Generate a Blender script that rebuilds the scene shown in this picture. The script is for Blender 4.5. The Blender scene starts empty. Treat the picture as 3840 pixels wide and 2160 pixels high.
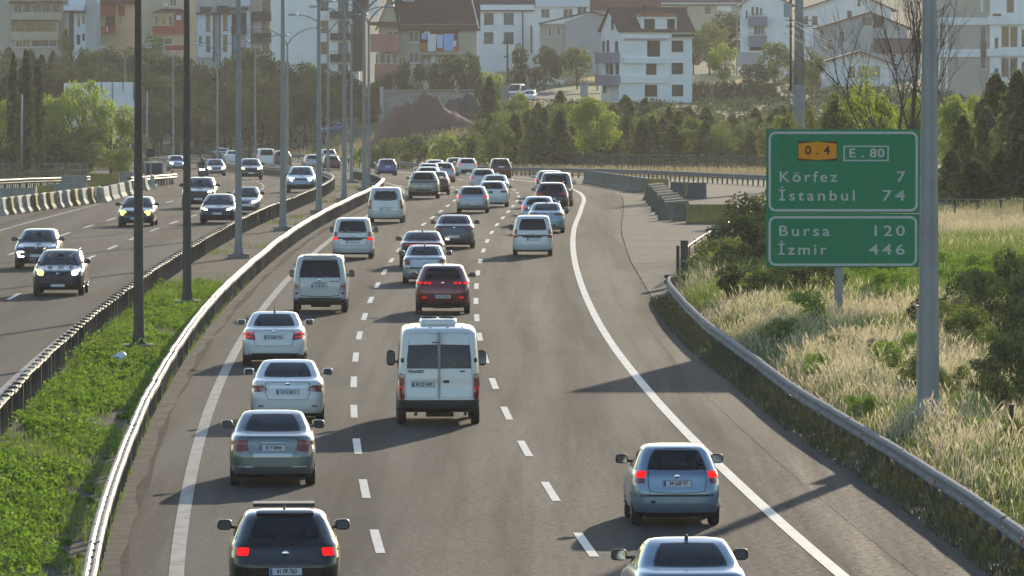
import bpy, bmesh, math, random
import numpy as np
from mathutils import Vector, Matrix

# ------------------------------------------------------------------ camera, sky, sun, exposure
SC = bpy.context.scene
COL = SC.collection
F = 25900.0            # focal length in pixels of the 3840 px wide photograph
CAMZ = 8.9
PITCH = math.atan((1080 - 185) / F)
cam_d = bpy.data.cameras.new('camera')
cam = bpy.data.objects.new('camera', cam_d)
COL.objects.link(cam)
cam.location = (0, 0, CAMZ)
cam.rotation_euler = (math.pi / 2 - PITCH, 0, 0)
cam_d.sensor_width = 36.0
cam_d.lens = F / 3840 * 36.0
cam_d.clip_start = 1.0
cam_d.clip_end = 6000.0
SC.camera = cam

SUN_EL = math.radians(11.5)
SUN_AZ = math.radians(11.5)      # to the right of the view axis (+Y), clockwise
world = bpy.data.worlds.new('World')
SC.world = world
world.use_nodes = True
wn = world.node_tree.nodes
wl = world.node_tree.links
sky = wn.new('ShaderNodeTexSky')
sky.sky_type = 'NISHITA'
sky.sun_disc = False
sky.sun_elevation = SUN_EL
sky.sun_rotation = SUN_AZ
sky.air_density = 1.0
sky.dust_density = 0.35
sky.ozone_density = 2.0
bg = wn['Background']
bg.inputs['Strength'].default_value = 0.15
wl.new(sky.outputs['Color'], bg.inputs['Color'])

sun_d = bpy.data.lights.new('sun', 'SUN')
sun_d.energy = 2.4
sun_d.angle = math.radians(0.55)
sun_d.color = (1.0, 0.83, 0.61)
sun = bpy.data.objects.new('sun', sun_d)
COL.objects.link(sun)
sdir = Vector((math.sin(SUN_AZ) * math.cos(SUN_EL), math.cos(SUN_AZ) * math.cos(SUN_EL), math.sin(SUN_EL)))
sun.rotation_euler = (-sdir).to_track_quat('-Z', 'Y').to_euler()
sun.location = sdir * 400

SC.view_settings.view_transform = 'Standard'
SC.view_settings.look = 'None'
SC.view_settings.gamma = 1.0
SC.view_settings.use_curve_mapping = False
SC.view_settings.exposure = 0.85
SC.render.engine = 'CYCLES'
SC.cycles.max_bounces = 8
SC.cycles.transparent_max_bounces = 16
SC.cycles.volume_bounces = 0
SC.cycles.use_denoising = True
SC.cycles.sample_clamp_indirect = 6.0

rng = random.Random(7)
nr = np.random.default_rng(11)
PI = math.pi

# ------------------------------------------------------------------ small maths
def pchip(xs, ys):
    xs = np.asarray(xs, float); ys = np.asarray(ys, float)
    h = np.diff(xs); d = np.diff(ys) / h
    m = np.zeros(len(xs))
    for i in range(1, len(xs) - 1):
        if d[i - 1] * d[i] > 0:
            w1 = 2 * h[i] + h[i - 1]; w2 = h[i] + 2 * h[i - 1]
            m[i] = (w1 + w2) / (w1 / d[i - 1] + w2 / d[i])
    m[0] = d[0]; m[-1] = d[-1]
    def f(x):
        x = np.asarray(x, float)
        k = np.clip(np.searchsorted(xs, x) - 1, 0, len(xs) - 2)
        t = (x - xs[k]) / h[k]
        t = np.where((x < xs[0]) | (x > xs[-1]), np.clip(t, 0, 1), t)
        a = (1 + 2 * t) * (1 - t) ** 2 * ys[k] + t * (1 - t) ** 2 * h[k] * m[k] \
            + t * t * (3 - 2 * t) * ys[k + 1] + t * t * (t - 1) * h[k] * m[k + 1]
        return a
    return f

def spline(xs, ys):          # C1 Catmull-Rom through the points (smooth, may overshoot a little)
    xs = np.asarray(xs, float); ys = np.asarray(ys, float)
    m = np.gradient(ys, xs)
    h = np.diff(xs)
    def f(x):
        x = np.asarray(x, float)
        k = np.clip(np.searchsorted(xs, x) - 1, 0, len(xs) - 2)
        t = np.clip((x - xs[k]) / h[k], 0, 1)
        return (1 + 2 * t) * (1 - t) ** 2 * ys[k] + t * (1 - t) ** 2 * h[k] * m[k] \
            + t * t * (3 - 2 * t) * ys[k + 1] + t * t * (t - 1) * h[k] * m[k + 1]
    return f

def sstep(a, b, x):
    t = np.clip((np.asarray(x, float) - a) / (b - a), 0, 1)
    return t * t * (3 - 2 * t)

# plan of the motorway: x of the median's middle, and level of the carriageway, along y
CX = spline([20, 60, 107, 150, 200, 269, 336, 382, 421, 450, 500, 540, 600, 640, 690, 740, 800, 900, 1000],
            [-2.9, -5.4, -8.1, -9.75, -10.95, -11.5, -11.1, -10.3, -9.75, -9.95, -11.7, -14.0, -18.9, -23.0, -29.3, -36.4, -46.2, -66, -88])
GZ = spline([0, 200, 380, 430, 495, 540, 600, 650, 722, 800, 900, 1100, 1800],
            [0, 0, 0, -.15, -.77, -1.3, -2.1, -2.7, -3.3, -3.7, -4.0, -4.0, -4.0])
HILL = spline([0, 200, 380, 430, 495, 540, 600, 650, 700, 760, 830, 900, 974, 1050, 1150, 1250, 1400, 1700, 2400],
              [0, 0, 0, -.15, -.77, -1.3, -2.1, -2.6, -2.6, -1.4, .3, 1.9, 3.6, 6.2, 10.5, 15, 26, 60, 150])
# left boundary of the planted verge on the right (x along y)
VB = spline([20, 60, 118, 134, 147, 164, 181, 208, 230, 245, 270, 315, 360, 420, 480, 520],
            [10.5, 9.8, 8.85, 8.35, 7.85, 7.15, 6.7, 6.0, 5.75, 5.75, 6.7, 10.3, 14.2, 23, 38, 60])

def cdir(y):
    s = float(CX(y + 1) - CX(y - 1)) / 2
    n = math.hypot(1, s)
    return s / n, 1 / n
def on_road(off, y):         # point at a given distance to the right of the median's middle
    dx, dy = cdir(y)
    return float(CX(y)) + off * dy, y - off * dx
def ground(x, y):
    x = np.asarray(x, float); y = np.asarray(y, float)
    off = x - CX(y)
    g = GZ(y); h = HILL(y)
    r = np.maximum(sstep(20, 42, off), sstep(860, 960, y)); l = sstep(19, 60, -off)
    z = g + (h - g) * np.maximum(r, l)
    v = np.clip(x - VB(y), 0, 40) * (1 - sstep(330, 470, y))
    z = z + np.where(v > 0, 0.10 * sstep(0, .4, v) + 0.40 * sstep(.1, 1.5, v) + 0.03 * v, 0)
    return z

PCOS, PSIN = math.cos(PITCH), math.sin(PITCH)
def raydir(px, py):
    a = (px - 1920) / F; b = -(py - 1080) / F
    return a, PCOS + b * PSIN, -PSIN + b * PCOS
def AT(px, py, y):           # the point seen at a pixel, at a distance y
    d = raydir(px, py); t = y / d[1]
    return Vector((d[0] * t, y, CAMZ + d[2] * t))
def ON(px, py, dz=0.0, y0=60.0, y1=1600.0):   # first point of the ground seen at a pixel
    d = raydir(px, py)
    ys = np.arange(y0, y1, 1.0)
    t = ys / d[1]
    f = CAMZ + d[2] * t - ground(d[0] * t, ys) - dz
    k = np.argmax(f < 0)
    if f[k] >= 0: k = len(ys) - 1
    y = ys[k - 1] + f[k - 1] / (f[k - 1] - f[k] + 1e-9) if k > 0 else ys[0]
    return AT(px, py, float(y))
def gz(x, y): return float(ground(x, y))

# ------------------------------------------------------------------ materials
MATS = {}
def node_mat(name):
    m = bpy.data.materials.new(name); m.use_nodes = True
    nt = m.node_tree
    for n in list(nt.nodes): nt.nodes.remove(n)
    out = nt.nodes.new('ShaderNodeOutputMaterial')
    return m, nt, out
def c4(c): return (c[0], c[1], c[2], 1.0)
def noise_fac(nt, coord, scale, detail=4, rough=.6, lo=.35, hi=.65, stretch=None):
    if coord == 'world':
        src = nt.nodes.new('ShaderNodeNewGeometry').outputs['Position']
    else:
        src = nt.nodes.new('ShaderNodeTexCoord').outputs['Object']
    if stretch:
        mp = nt.nodes.new('ShaderNodeMapping'); mp.inputs['Scale'].default_value = stretch
        nt.links.new(src, mp.inputs['Vector']); src = mp.outputs['Vector']
    n = nt.nodes.new('ShaderNodeTexNoise')
    n.inputs['Scale'].default_value = scale; n.inputs['Detail'].default_value = detail
    n.inputs['Roughness'].default_value = rough
    nt.links.new(src, n.inputs['Vector'])
    r = nt.nodes.new('ShaderNodeMapRange')
    r.inputs['From Min'].default_value = lo; r.inputs['From Max'].default_value = hi
    nt.links.new(n.outputs['Fac'], r.inputs['Value'])
    return r.outputs['Result'], n.outputs['Fac']
def mixcol(nt, fac, a, b):
    m = nt.nodes.new('ShaderNodeMix'); m.data_type = 'RGBA'
    if isinstance(fac, float): m.inputs['Factor'].default_value = fac
    else: nt.links.new(fac, m.inputs['Factor'])
    for k, v in ((6, a), (7, b)):
        if isinstance(v, tuple): m.inputs[k].default_value = c4(v)
        else: nt.links.new(v, m.inputs[k])
    return m.outputs[2]
def mat(name, col, rough=.6, metal=0.0, col2=None, scale=3.0, coord='object', bump=0.0, bscale=20.0,
        coat=0.0, emit=None, estr=0.0, spec=.5, lo=.35, hi=.65, stretch=None, layers=(), rlayers=()):
    if name in MATS: return MATS[name]
    m, nt, out = node_mat(name)
    p = nt.nodes.new('ShaderNodeBsdfPrincipled')
    nt.links.new(p.outputs[0], out.inputs['Surface'])
    p.inputs['Roughness'].default_value = rough; p.inputs['Metallic'].default_value = metal
    p.inputs['Specular IOR Level'].default_value = spec
    p.inputs['Coat Weight'].default_value = coat; p.inputs['Coat Roughness'].default_value = .11
    c = tuple(col)
    if col2 is not None:
        f, _ = noise_fac(nt, coord, scale, lo=lo, hi=hi, stretch=stretch)
        c = mixcol(nt, f, tuple(col), tuple(col2))
    for (cl, sc, l, h, st, amt) in layers:
        f, _ = noise_fac(nt, coord, sc, lo=l, hi=h, stretch=st)
        mm = nt.nodes.new('ShaderNodeMath'); mm.operation = 'MULTIPLY'; mm.inputs[1].default_value = amt
        nt.links.new(f, mm.inputs[0])
        c = mixcol(nt, mm.outputs[0], c, tuple(cl))
    if isinstance(c, tuple): p.inputs['Base Color'].default_value = c4(c)
    else: nt.links.new(c, p.inputs['Base Color'])
    r_ = None
    for (sc, l, h_, st, amt) in rlayers:          # worn, polished or open-textured places
        f, _ = noise_fac(nt, coord, sc, lo=l, hi=h_, stretch=st)
        mm = nt.nodes.new('ShaderNodeMath'); mm.operation = 'MULTIPLY_ADD'; mm.inputs[1].default_value = amt
        nt.links.new(f, mm.inputs[0])
        if r_ is None: mm.inputs[2].default_value = rough
        else: nt.links.new(r_, mm.inputs[2])
        r_ = mm.outputs[0]
    if r_ is not None: nt.links.new(r_, p.inputs['Roughness'])
    if bump:
        _, f = noise_fac(nt, coord, bscale, detail=6)
        b = nt.nodes.new('ShaderNodeBump'); b.inputs['Strength'].default_value = bump
        b.inputs['Distance'].default_value = .02
        nt.links.new(f, b.inputs['Height']); nt.links.new(b.outputs['Normal'], p.inputs['Normal'])
    if emit is not None:
        p.inputs['Emission Color'].default_value = c4(emit); p.inputs['Emission Strength'].default_value = estr
    MATS[name] = m
    return m
def leaf_mat(name, c1, c2, trans=.45, tcol=None, scale=.8, vary=.25, gloss=.04):
    if name in MATS: return MATS[name]
    m, nt, out = node_mat(name)
    f, _ = noise_fac(nt, 'object', scale, detail=3, lo=.3, hi=.7)
    c = mixcol(nt, f, c1, c2)
    oi = nt.nodes.new('ShaderNodeObjectInfo')
    hs = nt.nodes.new('ShaderNodeHueSaturation')
    mr = nt.nodes.new('ShaderNodeMapRange')
    mr.inputs['To Min'].default_value = 1 - vary; mr.inputs['To Max'].default_value = 1 + vary
    nt.links.new(oi.outputs['Random'], mr.inputs['Value'])
    nt.links.new(mr.outputs['Result'], hs.inputs['Value']); nt.links.new(c, hs.inputs['Color'])
    c = hs.outputs['Color']
    d = nt.nodes.new('ShaderNodeBsdfDiffuse'); nt.links.new(c, d.inputs['Color'])
    t = nt.nodes.new('ShaderNodeBsdfTranslucent')
    if tcol:
        g = mixcol(nt, .75, c, tcol); nt.links.new(g, t.inputs['Color'])
    else: nt.links.new(c, t.inputs['Color'])
    mx = nt.nodes.new('ShaderNodeMixShader'); mx.inputs['Fac'].default_value = trans
    nt.links.new(d.outputs[0], mx.inputs[1]); nt.links.new(t.outputs[0], mx.inputs[2])
    gl = nt.nodes.new('ShaderNodeBsdfGlossy'); gl.inputs['Roughness'].default_value = .45
    m2 = nt.nodes.new('ShaderNodeMixShader'); m2.inputs['Fac'].default_value = gloss
    nt.links.new(mx.outputs[0], m2.inputs[1]); nt.links.new(gl.outputs[0], m2.inputs[2])
    nt.links.new(m2.outputs[0], out.inputs['Surface'])
    MATS[name] = m
    return m
def glass_mat(name, tint, rough=.02, refl=.06):
    if name in MATS: return MATS[name]
    m, nt, out = node_mat(name)
    t = nt.nodes.new('ShaderNodeBsdfTransparent'); t.inputs['Color'].default_value = c4(tint)
    g = nt.nodes.new('ShaderNodeBsdfGlossy'); g.inputs['Roughness'].default_value = rough
    fr = nt.nodes.new('ShaderNodeFresnel'); fr.inputs['IOR'].default_value = 1.5
    mx = nt.nodes.new('ShaderNodeMixShader')
    nt.links.new(fr.outputs[0], mx.inputs['Fac'])
    nt.links.new(t.outputs[0], mx.inputs[1]); nt.links.new(g.outputs[0], mx.inputs[2])
    nt.links.new(mx.outputs[0], out.inputs['Surface'])
    MATS[name] = m
    return m
def mesh_mat(name, col, see=.6):
    if name in MATS: return MATS[name]
    m, nt, out = node_mat(name)
    t = nt.nodes.new('ShaderNodeBsdfTransparent')
    d = nt.nodes.new('ShaderNodeBsdfDiffuse'); d.inputs['Color'].default_value = c4(col)
    mx = nt.nodes.new('ShaderNodeMixShader'); mx.inputs['Fac'].default_value = see
    nt.links.new(d.outputs[0], mx.inputs[1]); nt.links.new(t.outputs[0], mx.inputs[2])
    nt.links.new(mx.outputs[0], out.inputs['Surface'])
    MATS[name] = m
    return m

# ------------------------------------------------------------------ mesh helpers
class MB:
    def __init__(self): self.v = []; self.f = []; self.m = []
    def add(self, vs, fs, mi=0):
        o = len(self.v); self.v += [tuple(p) for p in vs]
        self.f += [tuple(o + i for i in q) for q in fs]; self.m += [mi] * len(fs)
        return self
    def box(self, x0, x1, y0, y1, z0, z1, mi=0, rz=0.0):
        vs = [(x0, y0, z0), (x1, y0, z0), (x1, y1, z0), (x0, y1, z0), (x0, y0, z1), (x1, y0, z1), (x1, y1, z1), (x0, y1, z1)]
        if rz:
            cx, cy = (x0 + x1) / 2, (y0 + y1) / 2; c, s = math.cos(rz), math.sin(rz)
            vs = [(cx + (x - cx) * c - (y - cy) * s, cy + (x - cx) * s + (y - cy) * c, z) for x, y, z in vs]
        return self.add(vs, [(3, 2, 1, 0), (4, 5, 6, 7), (0, 1, 5, 4), (1, 2, 6, 5), (2, 3, 7, 6), (3, 0, 4, 7)], mi)
    def tube(self, pts, rad, n=8, mi=0, cap=True):
        pts = [Vector(p) for p in pts]
        if not hasattr(rad, '__len__'): rad = [rad] * len(pts)
        vs = []; fs = []
        for i, p in enumerate(pts):
            d = (pts[min(i + 1, len(pts) - 1)] - pts[max(i - 1, 0)]).normalized()
            a = d.cross(Vector((0, 0, 1)) if abs(d.z) < .9 else Vector((1, 0, 0))).normalized(); b = d.cross(a)
            for k in range(n):
                t = 2 * PI * k / n
                vs.append(p + (a * math.cos(t) + b * math.sin(t)) * rad[i])
        for i in range(len(pts) - 1):
            for k in range(n):
                fs.append((i * n + k, i * n + (k + 1) % n, (i + 1) * n + (k + 1) % n, (i + 1) * n + k))
        if cap:
            fs.append(tuple(range(n))[::-1]); fs.append(tuple((len(pts) - 1) * n + k for k in range(n)))
        return self.add(vs, fs, mi)
    def lathe(self, prof, n=16, mi=0, axis='z', o=(0, 0, 0)):
        vs = []; fs = []
        for (r, h) in prof:
            for k in range(n):
                t = 2 * PI * k / n; a, b = r * math.cos(t), r * math.sin(t)
                p = (a, b, h) if axis == 'z' else ((h, a, b) if axis == 'x' else (a, h, b))
                vs.append((p[0] + o[0], p[1] + o[1], p[2] + o[2]))
        for i in range(len(prof) - 1):
            for k in range(n):
                fs.append((i * n + k, i * n + (k + 1) % n, (i + 1) * n + (k + 1) % n, (i + 1) * n + k))
        return self.add(vs, fs, mi)
    def blob(self, c, r, e=.7, nu=12, nv=8, mi=0):     # superellipsoid
        vs = []; fs = []
        sg = lambda x, p: math.copysign(abs(x) ** p, x)
        for j in range(nv + 1):
            ph = -PI / 2 + PI * j / nv
            for i in range(nu):
                th = 2 * PI * i / nu
                vs.append((c[0] + r[0] * sg(math.cos(ph), e) * sg(math.cos(th), e),
                           c[1] + r[1] * sg(math.cos(ph), e) * sg(math.sin(th), e), c[2] + r[2] * sg(math.sin(ph), e)))
        for j in range(nv):
            for i in range(nu):
                fs.append((j * nu + i, j * nu + (i + 1) % nu, (j + 1) * nu + (i + 1) % nu, (j + 1) * nu + i))
        return self.add(vs, fs, mi)
    def prism(self, poly, y0, y1, mi=0):               # polygon in (x, z), extruded along y
        n = len(poly)
        vs = [(x, y0, z) for x, z in poly] + [(x, y1, z) for x, z in poly]
        fs = [tuple(range(n)), tuple(range(2 * n - 1, n - 1, -1))]
        fs += [(i, i + n, (i + 1) % n + n, (i + 1) % n) for i in range(n)]
        return self.add(vs, fs, mi)
    def mesh(self, name, smooth=False):
        me = bpy.data.meshes.new(name); me.from_pydata(self.v, [], self.f)
        if any(self.m): me.polygons.foreach_set('material_index', self.m)
        if smooth: me.polygons.foreach_set('use_smooth', [True] * len(me.polygons))
        me.update()
        return me
    def build(self, name, mats, parent=None, loc=(0, 0, 0), rz=0.0, smooth=False):
        return link(name, self.mesh(name, smooth), mats, parent, loc, rz)

def link(name, me, mats=None, parent=None, loc=(0, 0, 0), rz=0.0):
    o = bpy.data.objects.new(name, me); COL.objects.link(o)
    if mats is not None and len(me.materials) == 0:
        for m in (mats if isinstance(mats, (list, tuple)) else [mats]): me.materials.append(m)
    if parent is not None: o.parent = parent
    o.location = loc; o.rotation_euler = (0, 0, rz)
    return o
def fast_mesh(name, verts, faces, smooth=False):
    verts = np.asarray(verts, np.float32); faces = np.asarray(faces, np.int32)
    me = bpy.data.meshes.new(name)
    n, k = faces.shape
    me.vertices.add(len(verts)); me.vertices.foreach_set('co', verts.ravel())
    me.loops.add(n * k); me.loops.foreach_set('vertex_index', faces.ravel())
    me.polygons.add(n)
    me.polygons.foreach_set('loop_start', np.arange(0, n * k, k, dtype=np.int32))
    me.polygons.foreach_set('loop_total', np.full(n, k, np.int32))
    if smooth: me.polygons.foreach_set('use_smooth', np.ones(n, bool))
    me.update(calc_edges=True)
    return me
def empty(name, loc, rz=0.0, label=None, cat=None, group=None):
    o = bpy.data.objects.new(name, None); COL.objects.link(o)
    o.location = loc; o.rotation_euler = (0, 0, rz); o.empty_display_size = .2
    return tag(o, label, cat, group)
def tag(o, label=None, cat=None, group=None, kind=None):
    if label: o['label'] = label
    if cat: o['category'] = cat
    if group: o['group'] = group
    if kind: o['kind'] = kind
    return o
def cut(o):                  # sharp shading by angle
    try: o.data.set_sharp_from_angle(angle=math.radians(35))
    except Exception: pass
    return o
def text_part(name, s, size, m, parent, loc, rot, extrude=.002, bold=0.0, align='CENTER', space=1.0, sx=1.0, fit=None):
    cu = bpy.data.curves.new(name, 'FONT'); cu.body = s; cu.size = size; cu.extrude = extrude; cu.offset = bold
    cu.align_x = align; cu.align_y = 'CENTER'; cu.space_character = space; cu.resolution_u = 3
    cu.materials.append(m)
    o = bpy.data.objects.new(name, cu); COL.objects.link(o); o.parent = parent
    o.location = loc; o.rotation_euler = rot; o.scale = (sx, 1, 1)
    if fit: o['fit'] = fit
    TEXTS.append(o)
    return o
TEXTS = []
ORD = ['first', 'second', 'third', 'fourth', 'fifth', 'sixth', 'seventh', 'eighth', 'ninth', 'tenth', 'eleventh', 'twelfth',
       'thirteenth', 'fourteenth', 'fifteenth', 'sixteenth', 'seventeenth', 'eighteenth', 'nineteenth', 'twentieth']
TENS = {2: 'twenty', 3: 'thirty', 4: 'forty', 5: 'fifty', 6: 'sixty', 7: 'seventy', 8: 'eighty', 9: 'ninety'}
def nth(i):
    if i < 20: return ORD[i]
    t, u = divmod(i + 1, 10)
    if u == 0: return {2: 'twentieth', 3: 'thirtieth', 4: 'fortieth', 5: 'fiftieth', 6: 'sixtieth', 7: 'seventieth', 8: 'eightieth', 9: 'ninetieth'}[t]
    return TENS[t] + '-' + ORD[u - 1]

# ------------------------------------------------------------------ materials of the setting
m_asph = mat('asphalt', (.054, .050, .0455), .85, col2=(.064, .059, .053), scale=.35, coord='world', bump=.5, bscale=11, spec=.06, stretch=(1, .12, 1), rlayers=[(.75, .42, .62, (1, .018, 1), .13), (.3, .45, .6, (1, .04, 1), -.07), (.12, .52, .62, (1, .3, 1), .03), (7, .4, .65, (1, .6, 1), .20), (22, .4, .7, (1, .6, 1), -.24)],
             layers=[((.030, .028, .026), .75, .48, .66, (1, .018, 1), .6), ((.082, .076, .067), .5, .52, .68, (1, .03, 1), .45), ((.03, .028, .026), .22, .56, .66, (1, .35, 1), .35), ((.092, .086, .076), 9, .56, .75, (1, .5, 1), .4), ((.022, .021, .02), 26, .54, .75, (1, .5, 1), .45)])
m_asph2 = mat('asphalt_older', (.044, .042, .040), .85, col2=(.055, .052, .048), scale=.35, coord='world', bump=.5, bscale=11, spec=.06, stretch=(1, .12, 1), rlayers=[(.75, .42, .62, (1, .018, 1), .13), (.3, .45, .6, (1, .04, 1), -.07), (.12, .52, .62, (1, .3, 1), .03), (7, .4, .65, (1, .6, 1), .20), (22, .4, .7, (1, .6, 1), -.24)],
              layers=[((.026, .025, .024), .75, .48, .66, (1, .018, 1), .6), ((.07, .066, .06), .5, .52, .68, (1, .03, 1), .4), ((.078, .074, .067), 9, .56, .75, (1, .5, 1), .35), ((.02, .019, .018), 26, .54, .75, (1, .5, 1), .4)])
m_pave = mat('pale_paving', (.118, .104, .083), .85, col2=(.155, .138, .110), scale=.18, coord='world', bump=.2, bscale=9, spec=.04,
             layers=[((.07, .064, .056), .5, .55, .75, (1, .15, 1), .6), ((.15, .137, .115), 3, .5, .8, (1, .1, 1), .3)])
m_paint = mat('road_paint', (.62, .58, .50), .55, col2=(.47, .43, .37), scale=2.2, coord='world', stretch=(1, .25, 1), lo=.4, hi=.75, spec=.2)
m_paint_o = mat('worn_road_paint', (.40, .37, .32), .7, col2=(.25, .23, .20), scale=1.6, coord='world', stretch=(1, .3, 1), lo=.4, hi=.7, spec=.1, layers=[((.12, .11, .1), 5, .58, .75, (1, .4, 1), .7)])
m_gutter = mat('gutter_dirt', (.07, .06, .048), .95, col2=(.12, .10, .08), scale=2.2, coord='world', spec=.02, bump=.8, bscale=6, layers=[((.16, .15, .13), 5, .62, .75, None, .6)])
m_dirt = mat('median_dirt', (.10, .082, .062), .95, col2=(.16, .135, .105), scale=.7, coord='world', spec=.05, bump=.6, bscale=4,
             layers=[((.055, .048, .035), 1.8, .5, .7, None, .7)])
m_ground = mat('grassy_ground', (.062, .080, .026), .95, col2=(.115, .118, .048), scale=.16, coord='world', bump=.6, bscale=3,
               layers=[((.05, .06, .025), .05, .45, .6, None, .7), ((.16, .13, .075), .5, .55, .75, None, .5)])
m_galv = mat('galvanised_steel', (.24, .205, .155), .58, metal=.7, col2=(.15, .125, .10), scale=1.6, lo=.4, hi=.7)
m_rail_post = mat('rail_post_steel', (.10, .088, .075), .7, metal=.2, col2=(.06, .05, .042), scale=2)
m_conc = mat('concrete', (.30, .28, .245), .85, col2=(.21, .195, .165), scale=1.1, bump=.3, bscale=12, layers=[((.12, .11, .09), 3.0, .55, .75, None, .6)])
m_conc_m = mat('mossy_concrete', (.15, .145, .115), .9, col2=(.095, .095, .07), scale=1.3, bump=.3, bscale=12, layers=[((.21, .2, .17), 3.0, .56, .75, None, .5)])
m_conc_y = mat('concrete_yellow', (.34, .25, .045), .8, col2=(.22, .165, .05), scale=1.6, bump=.3, bscale=12, layers=[((.13, .11, .07), 3.0, .5, .72, None, .7)])
m_conc_w = mat('concrete_white', (.52, .475, .39), .8, col2=(.37, .335, .27), scale=1.6, bump=.3, bscale=12, layers=[((.17, .15, .12), 3.0, .52, .74, None, .6)])
m_conc_g = mat('concrete_dark', (.085, .083, .08), .85, col2=(.12, .115, .11), scale=1.5, bump=.3, bscale=12)
m_pole = mat('lamp_post_grey', (.25, .255, .26), .48, metal=.55, col2=(.2, .2, .205), scale=.8)
m_pole_d = mat('lamp_post_brown', (.075, .062, .05), .6, metal=.2, col2=(.055, .047, .04), scale=1.2)
m_lamp = mat('lamp_head_grey', (.45, .45, .45), .35, metal=.3)
m_lens = mat('lamp_lens', (.6, .6, .55), .15)
m_rust = mat('rusty_steel', (.15, .06, .035), .8, col2=(.09, .04, .028), scale=6)
m_black = mat('black_plastic', (.018, .018, .018), .5)
m_wood = mat('dark_timber', (.07, .055, .042), .85, col2=(.045, .036, .03), scale=3)

# ------------------------------------------------------------------ terrain
def make_ground():
    ys = np.concatenate([np.arange(-160, 28, 12.0), np.arange(30, 640, 4.0), np.arange(640, 1300, 9.0), np.arange(1300, 1470, 20.0)])
    xs = np.concatenate([np.arange(-500, -62, 9.0), np.arange(-62, 62, 1.6), np.arange(62, 501, 9.0)])
    X, Y = np.meshgrid(xs, ys)
    Z = ground(X, Y)
    off = X - CX(Y)
    inside = ((off > -18.5) & (off < 17.0)) | ((off >= 17.0) & (X < VB(Y) + .2) & (Y > 236) & (Y < 585))
    Z = Z - .09 * inside
    n, m = X.shape
    idx = np.arange(n * m).reshape(n, m)
    f = np.stack([idx[:-1, :-1], idx[:-1, 1:], idx[1:, 1:], idx[1:, :-1]], -1).reshape(-1, 4)
    me = fast_mesh('ground', np.stack([X, Y, Z], -1).reshape(-1, 3), f, True)
    tag(link('ground', me, m_ground), kind='structure')
make_ground()

def ribbon(name, m, o0, o1, y0, y1, dz, cols=2, step=4.0, parent=None, jag=0.0):
    n = max(2, int((y1 - y0) / step) + 1)
    vs = []; fs = []
    for i in range(n):
        y = y0 + (y1 - y0) * i / (n - 1)
        a = o0(y) if callable(o0) else o0
        b = o1(y) if callable(o1) else o1
        for k in range(cols + 1):
            o = a + (b - a) * k / cols
            if jag and k in (0, cols): o += rng.uniform(-jag, jag)
            x, yy = on_road(o, y)
            vs.append((x, yy, float(GZ(yy)) + dz))
    w = cols + 1
    for i in range(n - 1):
        for k in range(cols):
            fs.append((i * w + k, i * w + k + 1, (i + 1) * w + k + 1, (i + 1) * w + k))
    mb = MB(); mb.add(vs, fs)
    return mb.build(name, m, parent)

def asph_r(y): return 17.35 if y < 236 else (16.45 + .9 * max(0, 1 - (y - 236) / 20) if y < 540 else 16.6)
road = tag(ribbon('road', m_asph, 1.75, asph_r, 40, 900, 0.0, 8), kind='structure')
road2 = tag(ribbon('road', m_asph2, -17.6, -1.75, 40, 900, 0.0, 6), kind='structure')
median = tag(ribbon('median_strip', m_dirt, -1.8, 1.9, 40, 900, .05, 4, jag=.12), kind='structure')

def rail_x(y):               # outer guard rail beyond the pull-out
    return 17.5 - (y - 480) * .12
def make_pullout():
    vs = []; fs = []
    ys = list(np.arange(240, 566, 4.0))
    for y in ys:
        x0, _ = on_road(16.4, y)
        x1 = min(float(VB(y)) + .1, rail_x(y) + .3, 34) if y > 262 else float(VB(y)) + .1
        x1 = max(x1, x0 + .05)
        for k in range(5): vs.append((x0 + (x1 - x0) * k / 4, y, float(GZ(y)) + .005))
    for i in range(len(ys) - 1):
        for k in range(4): fs.append((i * 5 + k, i * 5 + k + 1, (i + 1) * 5 + k + 1, (i + 1) * 5 + k))
    mb = MB(); mb.add(vs, fs)
    return tag(mb.build('pavement', m_pave), kind='structure')
make_pullout()

# markings: pieces of the road
def line(off, y0, y1, w, parent, name='edge_line', m=None):
    return ribbon(name, m or m_paint, off - w / 2, off + w / 2, y0, y1, .009, 1, 3.0, parent)
line(2.85, 45, 880, .26, road, m=m_paint_o)
line(14.1, 45, 880, .24, road)
line(-2.75, 45, 880, .2, road2, m=m_paint_o)
line(-13.9, 45, 880, .2, road2, m=m_paint_o)
def dashes(off, ph, w, parent, y0, y1):
    y = ph
    while y > y0: y -= 15
    while y < y1:
        if y > y0: ribbon('lane_dash', m_paint, off - w / 2, off + w / 2, y, y + 6.0, .009, 1, 2.0, parent)
        y += 15
dashes(6.42, 136.5, .17, road, 90, 860)
dashes(10.15, 135.5, .17, road, 90, 860)
dashes(-6.45, 140.0, .17, road2, 120, 820)
dashes(-10.2, 147.0, .17, road2, 120, 820)
for (o, y) in ((-14.9, 252), (-15.5, 250)):          # worn slanted strokes at the far edge of the oncoming side
    mb = MB(); p = on_road(o, y); q = on_road(o + 1.1, y - 14)
    mb.add([(p[0], p[1], .01), (p[0] + .2, p[1], .01), (q[0] + .2, q[1], .01), (q[0], q[1], .01)], [(0, 1, 2, 3)])
    mb.build('slanted_stroke', m_paint, road2)
m_crack = mat('tar_seam', (.018, .017, .016), .95, spec=0.0)
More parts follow.
